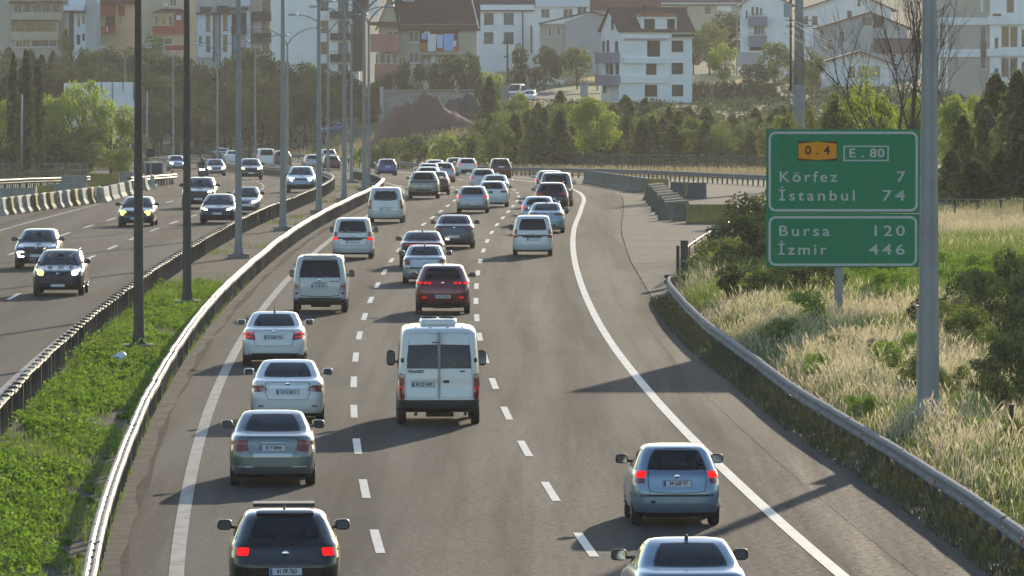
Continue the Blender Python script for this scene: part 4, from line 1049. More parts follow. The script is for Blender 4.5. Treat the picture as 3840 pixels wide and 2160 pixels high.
def make_vehicle(o):
    """o: dict with kind, px, py (2576 px wide photo: middle between the tyre contacts), col, label, cat ..."""
    S = Shape(o['kind'], o.get('L'), o.get('W'), o.get('H'))
    k = S.k; kind = o['kind']; front_to_cam = o.get('dir', 1) < 0
    W2 = S.W / 2; L2 = S.L / 2
    wb = S.L * .575
    g = ON(o['px'] * 1.4907, o['py'] * 1.4907) if 'at' not in o else Vector((o['at'][0], o['at'][1], gz(*o['at'])))
    dx, dy = cdir(g.y)
    hd = -math.atan2(dx, dy) + o.get('yaw', 0.0)                    # rotation about z
    far = g.y > 330; N = 56 if far else 96
    cen = Vector((0, -L2 * .62 if not front_to_cam else L2 * .62, 0))
    if 'at' in o: cen = Vector((0, 0, 0))
    if front_to_cam: hd += PI
    cc = Matrix.Rotation(hd, 3, 'Z') @ cen
    loc = Vector((g.x - cc.x, g.y - cc.y, 0)); loc.z = gz(loc.x, loc.y) if 'at' in o else float(GZ(loc.y))
    root = empty(o['name'], loc, hd, o['label'], o['cat'], o.get('group'))
    slope = 0.0 if 'at' in o else math.atan((float(GZ(loc.y + 2)) - float(GZ(loc.y - 2))) / 4)
    root.rotation_euler = (slope * (-1 if front_to_cam else 1), 0, hd)
    body_m = o['col']; dark_z = o.get('dark_z', .27) * k
    win = WIN[kind]; q = {}
    r = win['rear']; r = o.get('rear', r)
    q['rear'] = [(-r[0], r[1] * k), (r[0], r[1] * k), (r[2], r[3] * k), (-r[2], r[3] * k)]
    r = win['front']
    q['front'] = [(4 - r[0], r[1] * k), (4 + r[0], r[1] * k), (4 + r[2], r[3] * k), (4 - r[2], r[3] * k)]
    (a0, a1, a2), z0, z1 = win['side']; z0 *= k; z1 *= k
    tl = .16
    sides = [[(a0, z0), (a1 - .035, z0), (a1 - .035, z1), (a0 + tl, z1)], [(a1 + .035, z0), (a2, z0), (a2 - .28, z1), (a1 + .035, z1)]]
    closed = o.get('panel', False)                                   # panel van: no rear side glass
    # body shell with openings
    zs = np.unique(np.concatenate([S.a[:, 0], np.linspace(S.a[0, 0], S.a[-1, 0], 26 if far else 44)]))
    zs = zs[np.concatenate([[True], np.diff(zs) > .006])]
    ps = np.linspace(-4, 4, N + 1)[:-1]
    PZ, ZZ = np.meshgrid(ps, zs)
    V = S.pt(PZ, ZZ).reshape(-1, 3)
    step = 8 / N
    pm = ps + step / 2; zm = (zs[:-1] + zs[1:]) / 2
    PM, ZM = np.meshgrid(pm, zm)
    hole = inquad(q['rear'], PM, ZM) | inquad(q['front'], PM, ZM)
    for i, sq in enumerate(sides):
        if closed and i == 0: continue
        for s in (1, -1): hole |= inquad([(s * p, z) for p, z in sq], PM, ZM)
    mb = MB(); nz = len(zs)
    fs = []; ms = []
    for j in range(nz - 1):
        for i in range(N):
            if hole[j, i]: continue
            fs.append((j * N + i, j * N + (i + 1) % N, (j + 1) * N + (i + 1) % N, (j + 1) * N + i)); ms.append(1 if zm[j] < dark_z else 0)
    fs.append(tuple(range(N))[::-1]); ms.append(1)
    fs.append(tuple((nz - 1) * N + i for i in range(N))); ms.append(0)
    mb.v = [tuple(p) for p in V]; mb.f = fs; mb.m = ms
    cut(mb.build('body', [body_m, o.get('lowmat', m_trim)], root, smooth=True))
    # glass and seals
    gl = o.get('glass', m_glass_d)
    def pane(nm, qq, gm, a=.10):
        p = patch(S, qq, .003, a, 10, 6).build(nm, gm, root, smooth=True)
        ring(S, qq, .005, a, (.955, .93), 1.015, 8).build('window_seal', m_seal, p)
    pane('rear_window', q['rear'], gl, o.get('rear_round', .10)); pane('windscreen', q['front'], o.get('wglass', m_glass_c), .06)
    for i, sq in enumerate(sides):
        if closed and i == 0: continue
        for s in (1, -1): pane('side_window', [(s * p, z) for p, z in sq], m_glass_d if i == 0 else m_glass, .05)
    # cabin
    mb = MB(); fl = .45 * k
    mb.box(-W2 * .8, W2 * .8, -L2 * .62, L2 * .42, fl - .03, fl)
    mb.build('floor', m_seat, root)
    belt = z0
    rows = [(L2 * .04, (-.38, .38), .25), (-L2 * .42, (-.40, 0, .40) if kind in ('minibus',) else (-.36, .36), .25)]
    if kind in ('minibus', 't4'): rows = [(L2 * .2, (-.45, .45), .25), (-L2 * .15, (-.5, 0, .5), .25), (-L2 * .55, (-.5, 0, .5), .25)]
    if not (closed):
        for (y, xs, hw) in rows:
            for x in xs:
                x *= S.W / 1.76
                mb = MB(); mb.blob((x, y, (fl + belt) / 2), (hw, .10, (belt - fl) / 2 + .02), .45, 10, 6)
                mb.blob((x, y - .03, belt + .14), (.125, .055, .09), .6, 10, 6); mb.box(x - .05, x + .05, y - .04, y, belt, belt + .08)
                mb.build('seat', m_seat, root, smooth=True)
        mb = MB(); mb.box(-W2 * .78, W2 * .78, L2 * .33, L2 * .45, fl, belt - .02); mb.build('dashboard', m_seat, root)
        mb = MB(); mb.blob((0, L2 * .14, S.H * .905), (.12, .02, .035), .6, 8, 4); mb.build('inner_mirror', m_trim, root)
        if kind in ('sedan',): MB().box(-W2 * .74, W2 * .74, -L2 * .78, -L2 * .5, belt - .03, belt - .005).build('parcel_shelf', m_seat, root)
    else:
        MB().box(-W2 * .8, W2 * .8, L2 * .0, L2 * .02, fl, S.H * .92).build('bulkhead', m_seat, root)
    # wheels and the dark discs behind them
    R = o.get('R', .31 * (1.1 if kind in ('suv', 'minibus') else 1)); tw = .20
    t, rm = wheel_meshes(R, tw)
    for yy in (-wb / 2 - .02 * S.L * (kind == 'sedan'), wb / 2 + .02):
        for s in (1, -1):
            xw = s * (W2 * .985 - tw / 2)
            w = link('wheel', t, None, root, (xw, yy, R)); w.rotation_euler = (rng.uniform(0, 6), 0, 0 if s > 0 else PI)
            rr = link('rim', rm, None, w)
            # black disc on the flank, painted in for the shade of the wheel well
            th = np.linspace(0, 2 * PI, 21)[:-1]; mbx = MB(); vs = []
            for rad in (.0001, R * 1.14):
                zz = np.clip(R + rad * np.sin(th), S.a[0, 0] + .002, None); ya = yy + rad * np.cos(th)
                P = S.pt(s * S.p_of_y(ya, zz), zz); Nn = S.nrm(s * S.p_of_y(ya, zz), zz); vs.append(P + Nn * .004)
            mbx.add(np.concatenate(vs), [(i, (i + 1) % 20, 20 + (i + 1) % 20, 20 + i) for i in range(20)])
            mbx.build('wheel_well_shade', m_under, root)
    # mirrors
    ym = S.ff(z0) * 0 + L2 * .30 if kind not in ('minibus', 't4') else L2 * .5
    zmr = z0 + .09 * k
    mw, mh = (.125, .09) if kind not in ('minibus', 't4', 'combi') else (.10, .13)
    if kind == 'minibus': mw, mh, zmr = .11, .19, z0 + .12
    xb = float(S.pt(S.p_of_y(ym, zmr), zmr)[0])
    for s in (1, -1):
        mb = MB(); mx = s * max(xb + .05 + mw, W2 + .07)
        mb.blob((mx, ym, zmr), (mw, .075, mh), .55, 12, 8)
        mb.tube([(s * (xb - .04), ym + .03, zmr - mh * .5), (mx, ym + .02, zmr - mh * .45)], .03, 6)
        mo = mb.build('wing_mirror', o.get('mirror', m_trim if body_m in (P_WHITE, P_WHITE2) and kind in ('minibus', 't4', 'combi') else body_m), root, smooth=True)
        mb = MB(); mb.box(mx - mw * .75, mx + mw * .75, ym - .080, ym - .076, zmr - mh * .75, zmr + mh * .75); mb.build('mirror_glass', m_mirror, mo)
    # rear: lamps, plate, seam, bumper
    def both(nm, qq, m, off=.008, a=.15, label=None, thick=.01, lm=None):
        for s in (1, -1):
            ob = patch(S, [(s * p, z * k) for p, z in qq], off, a, 6, 5, thick=thick).build(nm, m if s > 0 or lm is None else lm, root, smooth=False)
            if label: ob['label'] = label
    for (qq, m) in o.get('lamps', ()):
        both('tail_lamp', qq, m, label='lit red tail lamp' if m in (m_tail_l, m_tail_l2) else None)
    for (qq, m, nm) in o.get('rearbits', ()):                       # single pieces on the tail: bands, lips, lamps
        patch(S, [(p, z * k) for p, z in qq], .007, .08, 12, 4, thick=.01).build(nm, m, root)
    if o.get('hatchline'):
        p0, zl, p1, zh = o['hatchline']
        ring(S, [(-p0, zl * k), (p0, zl * k), (p1, zh * k), (-p1, zh * k)], .0025, .12, (1 - .018 / p0, .965), 1.0, 12).build('boot_gap', m_seal, root)
    def plate(x, z, s, txt, front=False):
        y = float(S.pt(4.0 if front else 0.0, z * k)[1]); dn = S.nrm(np.array(4.0 if front else 1e-4), np.array(z * k))
        yy = y + (.022 if front else -.022)
        mb = MB(); mb.box(x - .26, x + .26, min(y, yy), max(y, yy), z * k - .056, z * k + .056)
        sg = 1 if front else -1
        mb.box(*sorted((x + sg * .252, x + sg * .21)), *sorted((yy, yy + sg * .002)), z * k - .05, z * k + .05, 1)
        po = mb.build('number_plate', [o.get('plate_m', m_plate), m_plate_b], root)
        if txt:
            text_part('plate_text', txt, .105, m_plate_t, po, (x + (.02 if not front else -.02), yy + sg * .003, z * k), (PI / 2, 0, PI if front else 0), .0008, .0025, sx=.82, space=.95)
        MB().box(x - .272, x + .272, min(y, y + sg * .012), max(y, y + sg * .012), z * k - .066, z * k + .066).build('plate_frame', m_trim, root)
    if o.get('plate') and not front_to_cam: plate(*o['plate'])
    if o.get('emblem'):
        z = o['emblem'] * k; y = float(S.pt(0, z)[1])
        MB().blob((0, y - .005, z), (.065, .012, .05), 1, 12, 6).build('emblem', m_chrome, root, smooth=True)
    if o.get('aerial'):
        ya = -L2 * o['aerial'][0]; za = float(np.interp(0, [0, 1], [S.H - .025, 0]))
        mb = MB(); mb.blob((0, ya, za + .03), (.03, .09, .055), .9, 8, 6)
        if o['aerial'][1]: mb.tube([(0, ya, za + .04), (0, ya - .18, za + o['aerial'][1])], [.007, .004], 5)
        mb.build('aerial', m_trim, root, smooth=True)
    if o.get('rails'):
        for s in (1, -1):
            xx = s * S.fw(S.a[-4, 0]) * .97; zt = S.H + .02
            MB().tube([(xx, S.fr(S.H * .96) + .25, S.H - .07), (xx, S.fr(S.H * .96) + .4, zt), (xx, .0, zt), (xx, .12, S.H - .07)], .022, 6).build('roof_rail', m_galv, root)
    if o.get('exhaust'):
        MB().lathe([(.03, -.1), (.035, .02)], 10, axis='y', o=(o['exhaust'], -L2 + .12, .26)).build('exhaust_pipe', m_galv, root)
    # underside pieces that show beneath the tail
    mb = MB(); mb.tube([(-W2 * .8, -wb / 2, R * .95), (W2 * .8, -wb / 2, R * .95)], .05, 6); mb.box(-.3, .35, -L2 * .84, -L2 * .6, .20, .3); mb.build('rear_axle', m_under, root)
    # front
    if front_to_cam or o.get('front'):
        for (qq, m) in o.get('heads', ()):
            for s in (1, -1):
                mm = m[0 if s < 0 else 1] if isinstance(m, tuple) else m
                if mm is None: continue
                patch(S, [(s * p, z * k) for p, z in qq], .010, .2, 6, 4, thick=.01).build('head_lamp', mm, root)
        for (qq, m, nm) in o.get('frontbits', ()):
            patch(S, [(p, z * k) for p, z in qq], .006, .12, 12, 4, thick=.01).build(nm, m, root)
        if o.get('fplate'): plate(*o['fplate'], front=True)
        if o.get('femblem'):
            z = o['femblem'] * k; y = float(S.pt(4, z)[1])
            vs = [(0, y + .02, z + .085), (.062, y + .02, z), (0, y + .02, z - .085), (-.062, y + .02, z)]
            v2 = [(0, y + .03, z + .045), (.03, y + .03, z), (0, y + .03, z - .045), (-.03, y + .03, z)]
            MB().add(vs + v2, [(0, 1, 5, 4), (1, 2, 6, 5), (2, 3, 7, 6), (3, 0, 4, 7)]).build('emblem', m_chrome, root)
    return root, S

# ------------------------------------------------------------------ the traffic
def rc(p0, p1, z0, z1): return [(p0, z0), (p1, z0), (p1, z1), (p0, z1)]
G_AWAY = 'vehicles driving away on the right-hand carriageway'
G_CAME = 'oncoming vehicles on the left-hand carriageway'
TR = []
def away(name, kind, px, py, col, label, cat='car', **k):
    TR.append(make_vehicle(dict(name=name, kind=kind, px=px, py=py, col=col, label=label, cat=cat, group=G_AWAY, **k))); return TR[-1]
def came(name, kind, px, py, col, label, cat='car', **k):
    k.setdefault('glass', m_glass)
    TR.append(make_vehicle(dict(name=name, kind=kind, px=px, py=py, col=col, label=label, cat=cat, group=G_CAME, dir=-1, **k))); return TR[-1]

# --- left lane, nearest first
v, S = away('hatchback', 'hatch', 717, 1513, P_BLACK, 'black hatchback with open sunroof and both brake lamps lit', L=4.3, W=1.79, H=1.46, glass=m_glass_d,
     lamps=[(rc(.74, .98, .80, .93), m_tail_l), (rc(.97, 1.12, .76, .94), m_tail)], rearbits=[(rc(-.72, -.55, .34, .38), m_tail_l2, 'fog_lamp'), (rc(.55, .72, .34, .38), m_tail_l2, 'fog_lamp')],
     plate=(0, .55, 0, '41 PF 763'), emblem=.84, hatchline=(.86, .45, .84, .98))
MB().box(-.50, .50, .02, .58, 1.478, 1.50).build('sunroof', m_trim, v); MB().box(-.5, .5, -.02, .02, 1.44, 1.50).build('wind_deflector', m_trim, v)
mb = MB(); mb.add([(-.03, -.62, 1.45), (.03, -.62, 1.45), (.02, -.86, 1.445), (-.02, -.86, 1.445), (0, -.84, 1.55)], [(0, 1, 4), (1, 2, 4), (2, 3, 4), (3, 0, 4)]); mb.build('shark_fin', m_black, v)
patch(S, rc(-.86, .86, 1.385, 1.425), .05, .1, 10, 3, thick=.02).build('roof_spoiler', P_BLACK, v, smooth=True)
v, S = away('sedan', 'sedan', 686, 1219, P_GREENGREY, 'grey green sedan with large unlit dark red tail lamps, plate 41 F 8444', L=4.63, W=1.76, H=1.48, exhaust=-.45,
     lamps=[([(.62, .72), (1.08, .70), (1.10, .92), (.66, .95)], m_tail)], plate=(0, .79, 0, '41 F 8444'), hatchline=(.60, .66, .72, 1.0),
     rearbits=[(rc(-.5, .5, .60, .68), P_SILVER, 'bumper_panel'), (rc(-1.05, 1.05, .40, .42), m_chrome, 'bumper_strip'), (rc(-.30, .30, .885, .90), P_SILVER, 'boot_trim')])
v, S = away('sedan', 'sedan', 724, 1063, P_WHITE, 'white sedan with unlit rear lamps and a plate reading 31 K 5813', L=4.54, W=1.76, H=1.47, glass=m_glass,
     lamps=[([(.56, .80), (1.10, .74), (1.10, .90), (.76, .93)], m_tail), ([(.58, .81), (.80, .78), (.86, .84), (.72, .86)], m_tail_w)], plate=(0, .76, 0, '31 K 5813'), emblem=.955, hatchline=(.62, .58, .74, 1.0),
     rearbits=[(rc(-.55, .55, .875, .895), m_chrome, 'boot_trim'), (rc(-.88, -.72, .42, .45), m_tail, 'bumper_reflector'), (rc(.72, .88, .42, .45), m_tail, 'bumper_reflector')])
v, S = away('sedan', 'sedan', 690, 919, P_WHITE, 'white sedan with red c-shaped tail lamps and thin roof aerial', L=4.53, W=1.79, H=1.49, glass=m_glass_c, dark_z=.33, aerial=(.30, .30),
     lamps=[([(.62, .72), (1.06, .78), (1.10, .96), (.70, .92)], m_tail), ([(.74, .90), (1.07, .92), (1.06, .955), (.76, .94)], m_tail_l2), ([(.96, .80), (1.06, .80), (1.07, .92), (.98, .92)], m_tail_l2), ([(.72, .79), (1.0, .80), (1.0, .83), (.73, .82)], m_tail_l2)],
     plate=(0, .80, 0, '41 XUE 774'), emblem=.97, hatchline=(.64, .56, .80, .99), rearbits=[(rc(-.5, .5, .895, .915), P_WHITE2, 'boot_trim'), (rc(-.92, .92, .20, .37), m_trim, 'diffuser')])
v, S = away('van', 't4', 806, 786, P_WHITE2, 'boxy white van with dark bumper, low square tail lamps and roof spoiler', 'van', L=4.79, W=1.84, H=1.94, glass=m_glass_d, mirror=m_trim, lowmat=m_trim, dark_z=.46,
     lamps=[(rc(.78, .99, .80, 1.02), m_tail_w), (rc(.80, .99, .88, .95), m_tail), (rc(.84, .96, .66, .72), m_tail)], plate=(-.02, .93, 0, '54 EE 430'), emblem=1.13, hatchline=(.80, .56, .84, 1.86),
     rearbits=[(rc(-1.04, 1.04, .42, .54), m_trim, 'bumper'), (rc(.38, .76, 1.075, 1.10), m_trim, 'lettering_strip'), (rc(-.28, .28, 1.02, 1.05), m_trim, 'plate_lamp')])
patch(S, rc(-.84, .84, 1.87, 1.90), .06, .1, 12, 3, thick=.02).build('roof_spoiler', P_WHITE2, v)
v, S = away('van', 'combi', 888, 651, P_WHITE, 'small white van with lit red lamps joined by a black band', 'van', glass=m_glass_c, mirror=m_trim,
     lamps=[([(.80, .82), (1.08, .80), (1.10, .93), (.78, .92)], m_tail_l), ([(.86, .95), (1.08, .95), (1.06, 1.16), (.88, 1.16)], m_tail)], plate=(0, .74, 0, ''), emblem=1.0, hatchline=(.80, .56, .82, 1.64), rearbits=[([(-.8, .86), (.8, .86), (.8, .93), (-.8, .93)], m_trim, 'band'), ([(-.45, .80), (.45, .80), (.6, .86), (-.6, .86)], m_trim, 'band')])
v, S = away('van', 'combi', 971, 561, P_WHITE, 'white van with tall narrow red tail lamps and rounded rear window', 'van', L=4.4, W=1.83, H=1.83, glass=m_glass, mirror=m_trim, rear=(.80, 1.10, .76, 1.56), rear_round=.3, rails=True,
     lamps=[([(.90, .70), (1.10, .70), (1.08, 1.16), (.92, 1.14)], m_tail)], plate=(0, .68, 0, ''), emblem=.92, hatchline=(.86, .54, .84, 1.64), rearbits=[(rc(-.5, .5, .775, .79), m_trim, 'boot_trim')])
v, S = away('suv', 'suv', 1066, 500, P_BEIGE, 'champagne suv ahead of the van with tall red lamps, high on big tyres', L=4.5, W=1.86, H=1.64, dark_z=.42, R=.36, plate=(0, .78, 0, ''), rearbits=[(rc(-1.0, 1.0, 1.0, 1.07), m_trim, 'lamp_band'), (rc(-.6, .6, .50, .58), m_trim, 'bumper_panel')], lamps=[(rc(.9, 1.1, .98, 1.06), m_tail)], aerial=(.4, 0))
away('sedan', 'sedan', 1096, 490, P_DRED, 'dark maroon sedan half hidden behind the champagne suv', glass=m_glass_c, lamps=[(rc(.7, 1.08, .74, .9), m_tail)], plate=(0, .76, 0, ''))
away('hatchback', 'hatch', 1076, 475, P_WHITE, 'white hatchback just ahead of the champagne suv, only its roof showing', glass=m_glass, lamps=[(rc(.8, 1.1, .8, 1.0), m_tail)])
away('hatchback', 'hatch', 1078, 462, P_WHITE2, 'dusty white hatchback, second roof ahead of the champagne suv', glass=m_glass, lamps=[(rc(.8, 1.1, .8, 1.0), m_tail)])
away('hatchback', 'hatch', 1116, 459, P_SILVER, 'silver hatchback with clear rear window ahead of the maroon sedan', glass=m_glass_c, lamps=[(rc(.82, 1.1, .86, 1.05), m_tail_l2)])
away('hatchback', 'hatch', 1094, 446, P_WHITE, 'white hatchback with a lit high brake lamp, left of the dark estate', glass=m_glass_d, lamps=[(rc(.8, 1.1, .8, 1.0), m_tail)], rearbits=[(rc(-.12, .12, 1.40, 1.43), m_tail_l, 'high_brake_lamp')])
away('estate_car', 'hatch', 1146, 437, P_DGREY, 'dark grey estate car in the gap behind the white suv with brake lamps', L=4.5, glass=m_glass, lamps=[(rc(.8, 1.1, .8, 1.0), m_tail)])
away('suv', 'suv', 1175, 442.5, P_WHITE, 'white suv far off with both brake lamps and high brake lamp lit', L=4.2, W=1.78, H=1.55, lamps=[(rc(.80, 1.1, .98, 1.14), m_tail_l)], rearbits=[(rc(-.10, .10, 1.56, 1.60), m_tail_l, 'high_brake_lamp'), (rc(-.8, .8, .30, .60), m_trim, 'bumper')])
away('suv', 'suv', 1259, 448.5, P_DRED, 'dark red suv in the right lane at the start of the bend', L=4.3, W=1.78, H=1.62, R=.34, lamps=[(rc(.86, 1.1, .95, 1.1), m_tail)], plate=(0, .95, 0, ''))
away('hatchback', 'hatch', 974, 442, P_BLUE, 'blue hatchback rounding the bend beside the tip of the median rail', lamps=[(rc(.72, 1.1, .84, .95), m_tail)], plate=(0, .8, 0, ''), aerial=(.4, 0))
# --- middle lane
v, S = away('minibus', 'minibus', 1103, 1066, P_WHITE, 'white minibus with twin rear doors and an air conditioning unit on its roof', 'minibus', glass=m_glass_d, mirror=m_trim, lowmat=m_trim, dark_z=.62, R=.335, closed=False, exhaust=None,
     lamps=[(rc(.90, 1.03, .95, 1.12), m_tail), (rc(.90, 1.03, .80, .93), m_tail_l2), (rc(.90, 1.03, 1.13, 1.22), m_tail_w), (rc(.88, 1.045, .62, 1.24), m_tail)],
     plate=(-.38, .985, 0, '34 ZZ 0409'))
MB().box(-.007, .007, -2.668, -2.40, .64, 2.22).build('door_gap', m_seal, v)
for s in (1, -1):
    ring(S, [(s * .03, .66), (s * .86, .66), (s * .84, 2.20), (s * .03, 2.20)], .003, .06, (.985, .993), 1.0, 10).build('rear_door', m_seal, v)
    for z in (1.55, .85): patch(S, rc(*sorted((s * .93, s * .99)), z - .05, z + .05), .02, .1, 3, 3, thick=.02).build('hinge', m_trim, v)
MB().box(-.025, .025, -2.605, -2.52, 1.36, 1.93).build('window_divider', P_WHITE, v)
patch(S, rc(-.20, -.0, 1.955, 1.99), .015, .1, 4, 2, thick=.02).build('high_brake_lamp', m_tail, v)
patch(S, rc(.10, .26, 1.02, 1.085), .02, .2, 4, 3, thick=.02).build('door_handle', m_trim, v)
patch(S, [(.52, 1.27), (.68, 1.27), (.68, 1.315), (.52, 1.315)], .012, .5, 8, 4, thick=.01).build('emblem', m_plate_b, v)
patch(S, rc(-.72, -.02, 1.085, 1.115), .018, .1, 8, 2, thick=.02).build('plate_lamp', P_WHITE2, v)
text_part('lettering', 'TRANSIT', .10, m_trim, v, (-.55, float(S.pt(-.55, 1.29)[1]) - .012, 1.285), (PI / 2, 0, 0), .003, .003)
mb = MB(); mb.blob((0, -.9, 2.40), (.45, .75, .09), .35, 20, 6); ac = mb.build('air_conditioner', P_WHITE, v, smooth=True)
for s in (-.21, .21):
    mb = MB(); mb.lathe([(.19, 2.46), (.19, 2.525), (.16, 2.53), (.14, 2.50)], 18, o=(s, -.85, 0))
    for i in range(6): mb.box(s - .16, s + .16, -.865, -.835, 2.512, 2.52, rz=i * PI / 6)
    mb.build('fan', m_black, ac)
for x in (-.55, -.2, .2, .55): MB().box(x - .03, x + .03, -2.2, -2.05, 2.29, 2.325).build('roof_rib', P_WHITE2, v)
for x in (-.55, .62): MB().box(x - .04, x + .04, -2.5, -2.44, .24, .42).build('towing_bracket', m_rust, v)
v, S = away('suv', 'suv', 1114, 789, P_RED, 'dark red suv with a row of lit tail lamps and silver bumper bar', L=4.48, W=1.85, H=1.65, glass=m_glass, dark_z=.40, aerial=(.42, .07), mirror=P_RED, R=.35,
     lamps=[(rc(.46, 1.10, 1.0, 1.10), m_tail), (rc(.48, .60, 1.02, 1.08), m_tail_l), (rc(.66, .78, 1.02, 1.08), m_tail_l), (rc(.86, 1.06, 1.015, 1.09), m_tail_l), (rc(.66, .84, .54, .60), m_tail_l2)], plate=(0, .60, 0, '34 LB 8188'), emblem=1.05,
     rearbits=[([(-.5, .38), (.5, .38), (.62, .42), (-.62, .42)], m_chrome, 'bumper_bar')], hatchline=(.86, .66, .84, 1.12))
v, S = away('sedan', 'sedan', 1068, 713, P_SILVER, 'dusty silver sedan with black bumper strip behind the dark red suv', L=4.25, W=1.67, H=1.44, aerial=(.4, .0),
     lamps=[([(.72, .74), (1.08, .74), (1.08, .95), (.80, .95)], m_tail)], plate=(0, .53, 0, '34'), emblem=.86, rearbits=[(rc(-1.08, 1.08, .58, .65), m_trim, 'bumper_strip')], hatchline=(.70, .67, .78, 1.0))
v, S = away('sedan', 'sedan', 1062, 672, P_BLACK, 'long black sedan with one thin red light bar across its tail', L=4.9, W=1.86, H=1.45, aerial=(.34, 0), mirror=P_BLACK,
     rearbits=[(rc(-.98, .98, .93, .955), m_tail_l2, 'light_bar')], lamps=[(rc(.9, 1.12, .82, .95), m_tail)])
v, S = away('sedan', 'sedan', 1143, 625, P_DGREY, 'dark grey sedan with wrap-around lamps, right of the long black sedan', L=4.62, W=1.81, H=1.48, lamps=[(rc(.62, 1.12, .80, .93), m_tail)], plate=(-.02, .54, 0, ''), emblem=.93, hatchline=(.64, .62, .74, .99))
v, S = away('hatchback', 'hatch', 1189, 536, P_SILVER, 'silver hatchback with small lit red lamps straddling the lane dashes', L=4.25, W=1.75, H=1.46, lamps=[(rc(.78, 1.08, .84, .98), m_tail_l2)], plate=(0, .52, 0, ''), rearbits=[(rc(-.4, .4, .785, .80), m_chrome, 'boot_trim')], aerial=(.4, 0))
away('hatchback', 'hatch', 1239, 521, P_WHITE, 'white hatchback with wide dark tail lamps, right of the silver hatchback', L=4.26, W=1.79, lamps=[(rc(.58, 1.1, .83, .95), m_tail)], plate=(0, .5, 0, ''), aerial=(.4, 0))
away('sedan', 'sedan', 1245, 501, P_WHITE, 'white sedan with clear rear window in front of the white hatchback', glass=m_glass_c, lamps=[(rc(.7, 1.1, .76, .92), m_tail)])
away('hatchback', 'hatch', 1215, 482, P_WHITE2, 'white hatchback with one round red lamp lit, left of the white sedan', L=4.1, glass=m_glass_c, lamps=[(rc(.80, .98, .82, .98), m_tail_l2)])
# --- right lane
v, S = away('hatchback', 'hatch', 1698, 1319, P_SILBLUE, 'light blue hatchback with two lit brake lamps and a black bumper strip', L=3.82, W=1.67, H=1.49, glass=m_glass_c, mirror=m_black,
     lamps=[(rc(.82, 1.07, .90, 1.02), m_tail_l), (rc(.82, 1.07, .80, .90), m_tail)], plate=(0, .80, 0, '34 GSP 97'), emblem=.93, hatchline=(.72, .62, .82, 1.42), R=.29,
     rearbits=[(rc(-1.06, 1.06, .56, .60), m_trim, 'bumper_strip'), (rc(-.42, .42, .90, .94), P_SILBLUE, 'plate_lamp'), (rc(-.66, -.54, .44, .49), m_trim, 'towing_cover')])
v, S = away('sedan', 'sedan', 1735, 1604, P_SILBLUE, 'silver blue sedan cut off by the bottom edge of the picture', L=4.5, W=1.74, H=1.46, glass=m_glass, aerial=(.30, .22), lamps=[(rc(.7, 1.1, .74, .92), m_tail)], plate=(0, .76, 0, ''), mirror=m_black)
v, S = away('van', 'combi', 1340, 644, P_WHITE, 'small white van with blacked-out rear window and unlit lamps in the right lane', 'van', glass=m_glass_d, panel=True, mirror=m_trim, rails=True,
     lamps=[([(.80, .80), (1.08, .78), (1.10, .93), (.78, .92)], m_tail), ([(.86, .95), (1.08, .95), (1.06, 1.16), (.88, 1.16)], m_tail)], plate=(.03, .74, 0, ''), emblem=1.0, rearbits=[([(-.8, .86), (.8, .86), (.8, .93), (-.8, .93)], m_trim, 'band'), ([(-.45, .80), (.45, .80), (.6, .86), (-.6, .86)], m_trim, 'band')])
away('sedan', 'sedan', 1374, 586, P_SILBLUE, 'silver blue sedan just ahead of the blacked-out white van', L=4.6, W=1.79, H=1.45, lamps=[(rc(.5, 1.1, .86, .96), m_tail)], plate=(0, .5, 0, ''), aerial=(.3, 0))
away('hatchback', 'hatch', 1354, 566, P_LBLUE, 'pale blue hatchback with its left brake lamp lit, left of the silver blue sedan', L=4.2, W=1.74, H=1.44, glass=m_glass_c, rear_round=.35, lamps=[([(.82, .84), (1.06, .84), (1.08, .98), (.80, .95)], m_tail_l)], aerial=(.4, 0))
away('suv', 'suv', 1387, 537, P_BLACK, 'black suv with red tail lamps in the tight right lane queue', L=4.5, W=1.86, H=1.68, R=.36, rails=True, lamps=[(rc(.56, 1.1, 1.02, 1.13), m_tail), (rc(.62, 1.05, 1.04, 1.07), m_tail_l2)], plate=(0, .8, 0, ''))
away('van', 'combi', 1399, 519, P_GREY, 'tall grey van ahead of the black suv', 'van', L=4.9, W=1.92, H=1.93, mirror=m_trim, rails=True, lamps=[(rc(.94, 1.1, .72, 1.06), m_tail)])
away('suv', 'suv', 1382, 497, P_SILVER, 'silver suv at the head of the right lane queue, before the tall grey van', lamps=[(rc(.84, 1.1, .98, 1.12), m_tail_l2)])
# --- round the bend, beyond the median rail
away('van', 'combi', 669, 421, P_WHITE, 'white van with lit side lamps beyond the median rail in the far bend', 'van', L=4.9, W=1.92, H=1.93, lamps=[(rc(.9, 1.1, .95, 1.1), m_tail_l2)])
away('suv', 'suv', 711, 421, P_DGREY, 'dark suv beside the white van in the far bend', L=4.6, W=1.85, H=1.72, lamps=[(rc(.84, 1.1, .98, 1.12), m_tail)])
away('hatchback', 'hatch', 787, 426, P_SILVER, 'silver hatchback half hidden by a lamp post in the far bend', lamps=[(rc(.84, 1.06, .84, 1.0), m_tail_l2)])
away('suv', 'suv', 826, 413, P_WHITE2, 'white suv behind the maroon hatchback in the far bend', H=1.6, lamps=[(rc(.84, 1.06, .98, 1.1), m_tail)])
away('hatchback', 'hatch', 834, 429, P_DRED, 'maroon hatchback in the far bend, right of the silver hatchback', glass=m_glass_d, lamps=[(rc(.84, 1.06, .84, 1.0), m_tail)])
away('sedan', 'sedan', 586, 413, P_WHITE, 'far white sedan on the distant stretch left of the white van', lamps=[(rc(.84, 1.06, .84, .92), m_tail)])
away('sedan', 'sedan', 561, 405, P_DGREY, 'far dark sedan, most distant car on the road', lamps=[(rc(.84, 1.06, .84, .92), m_tail)])

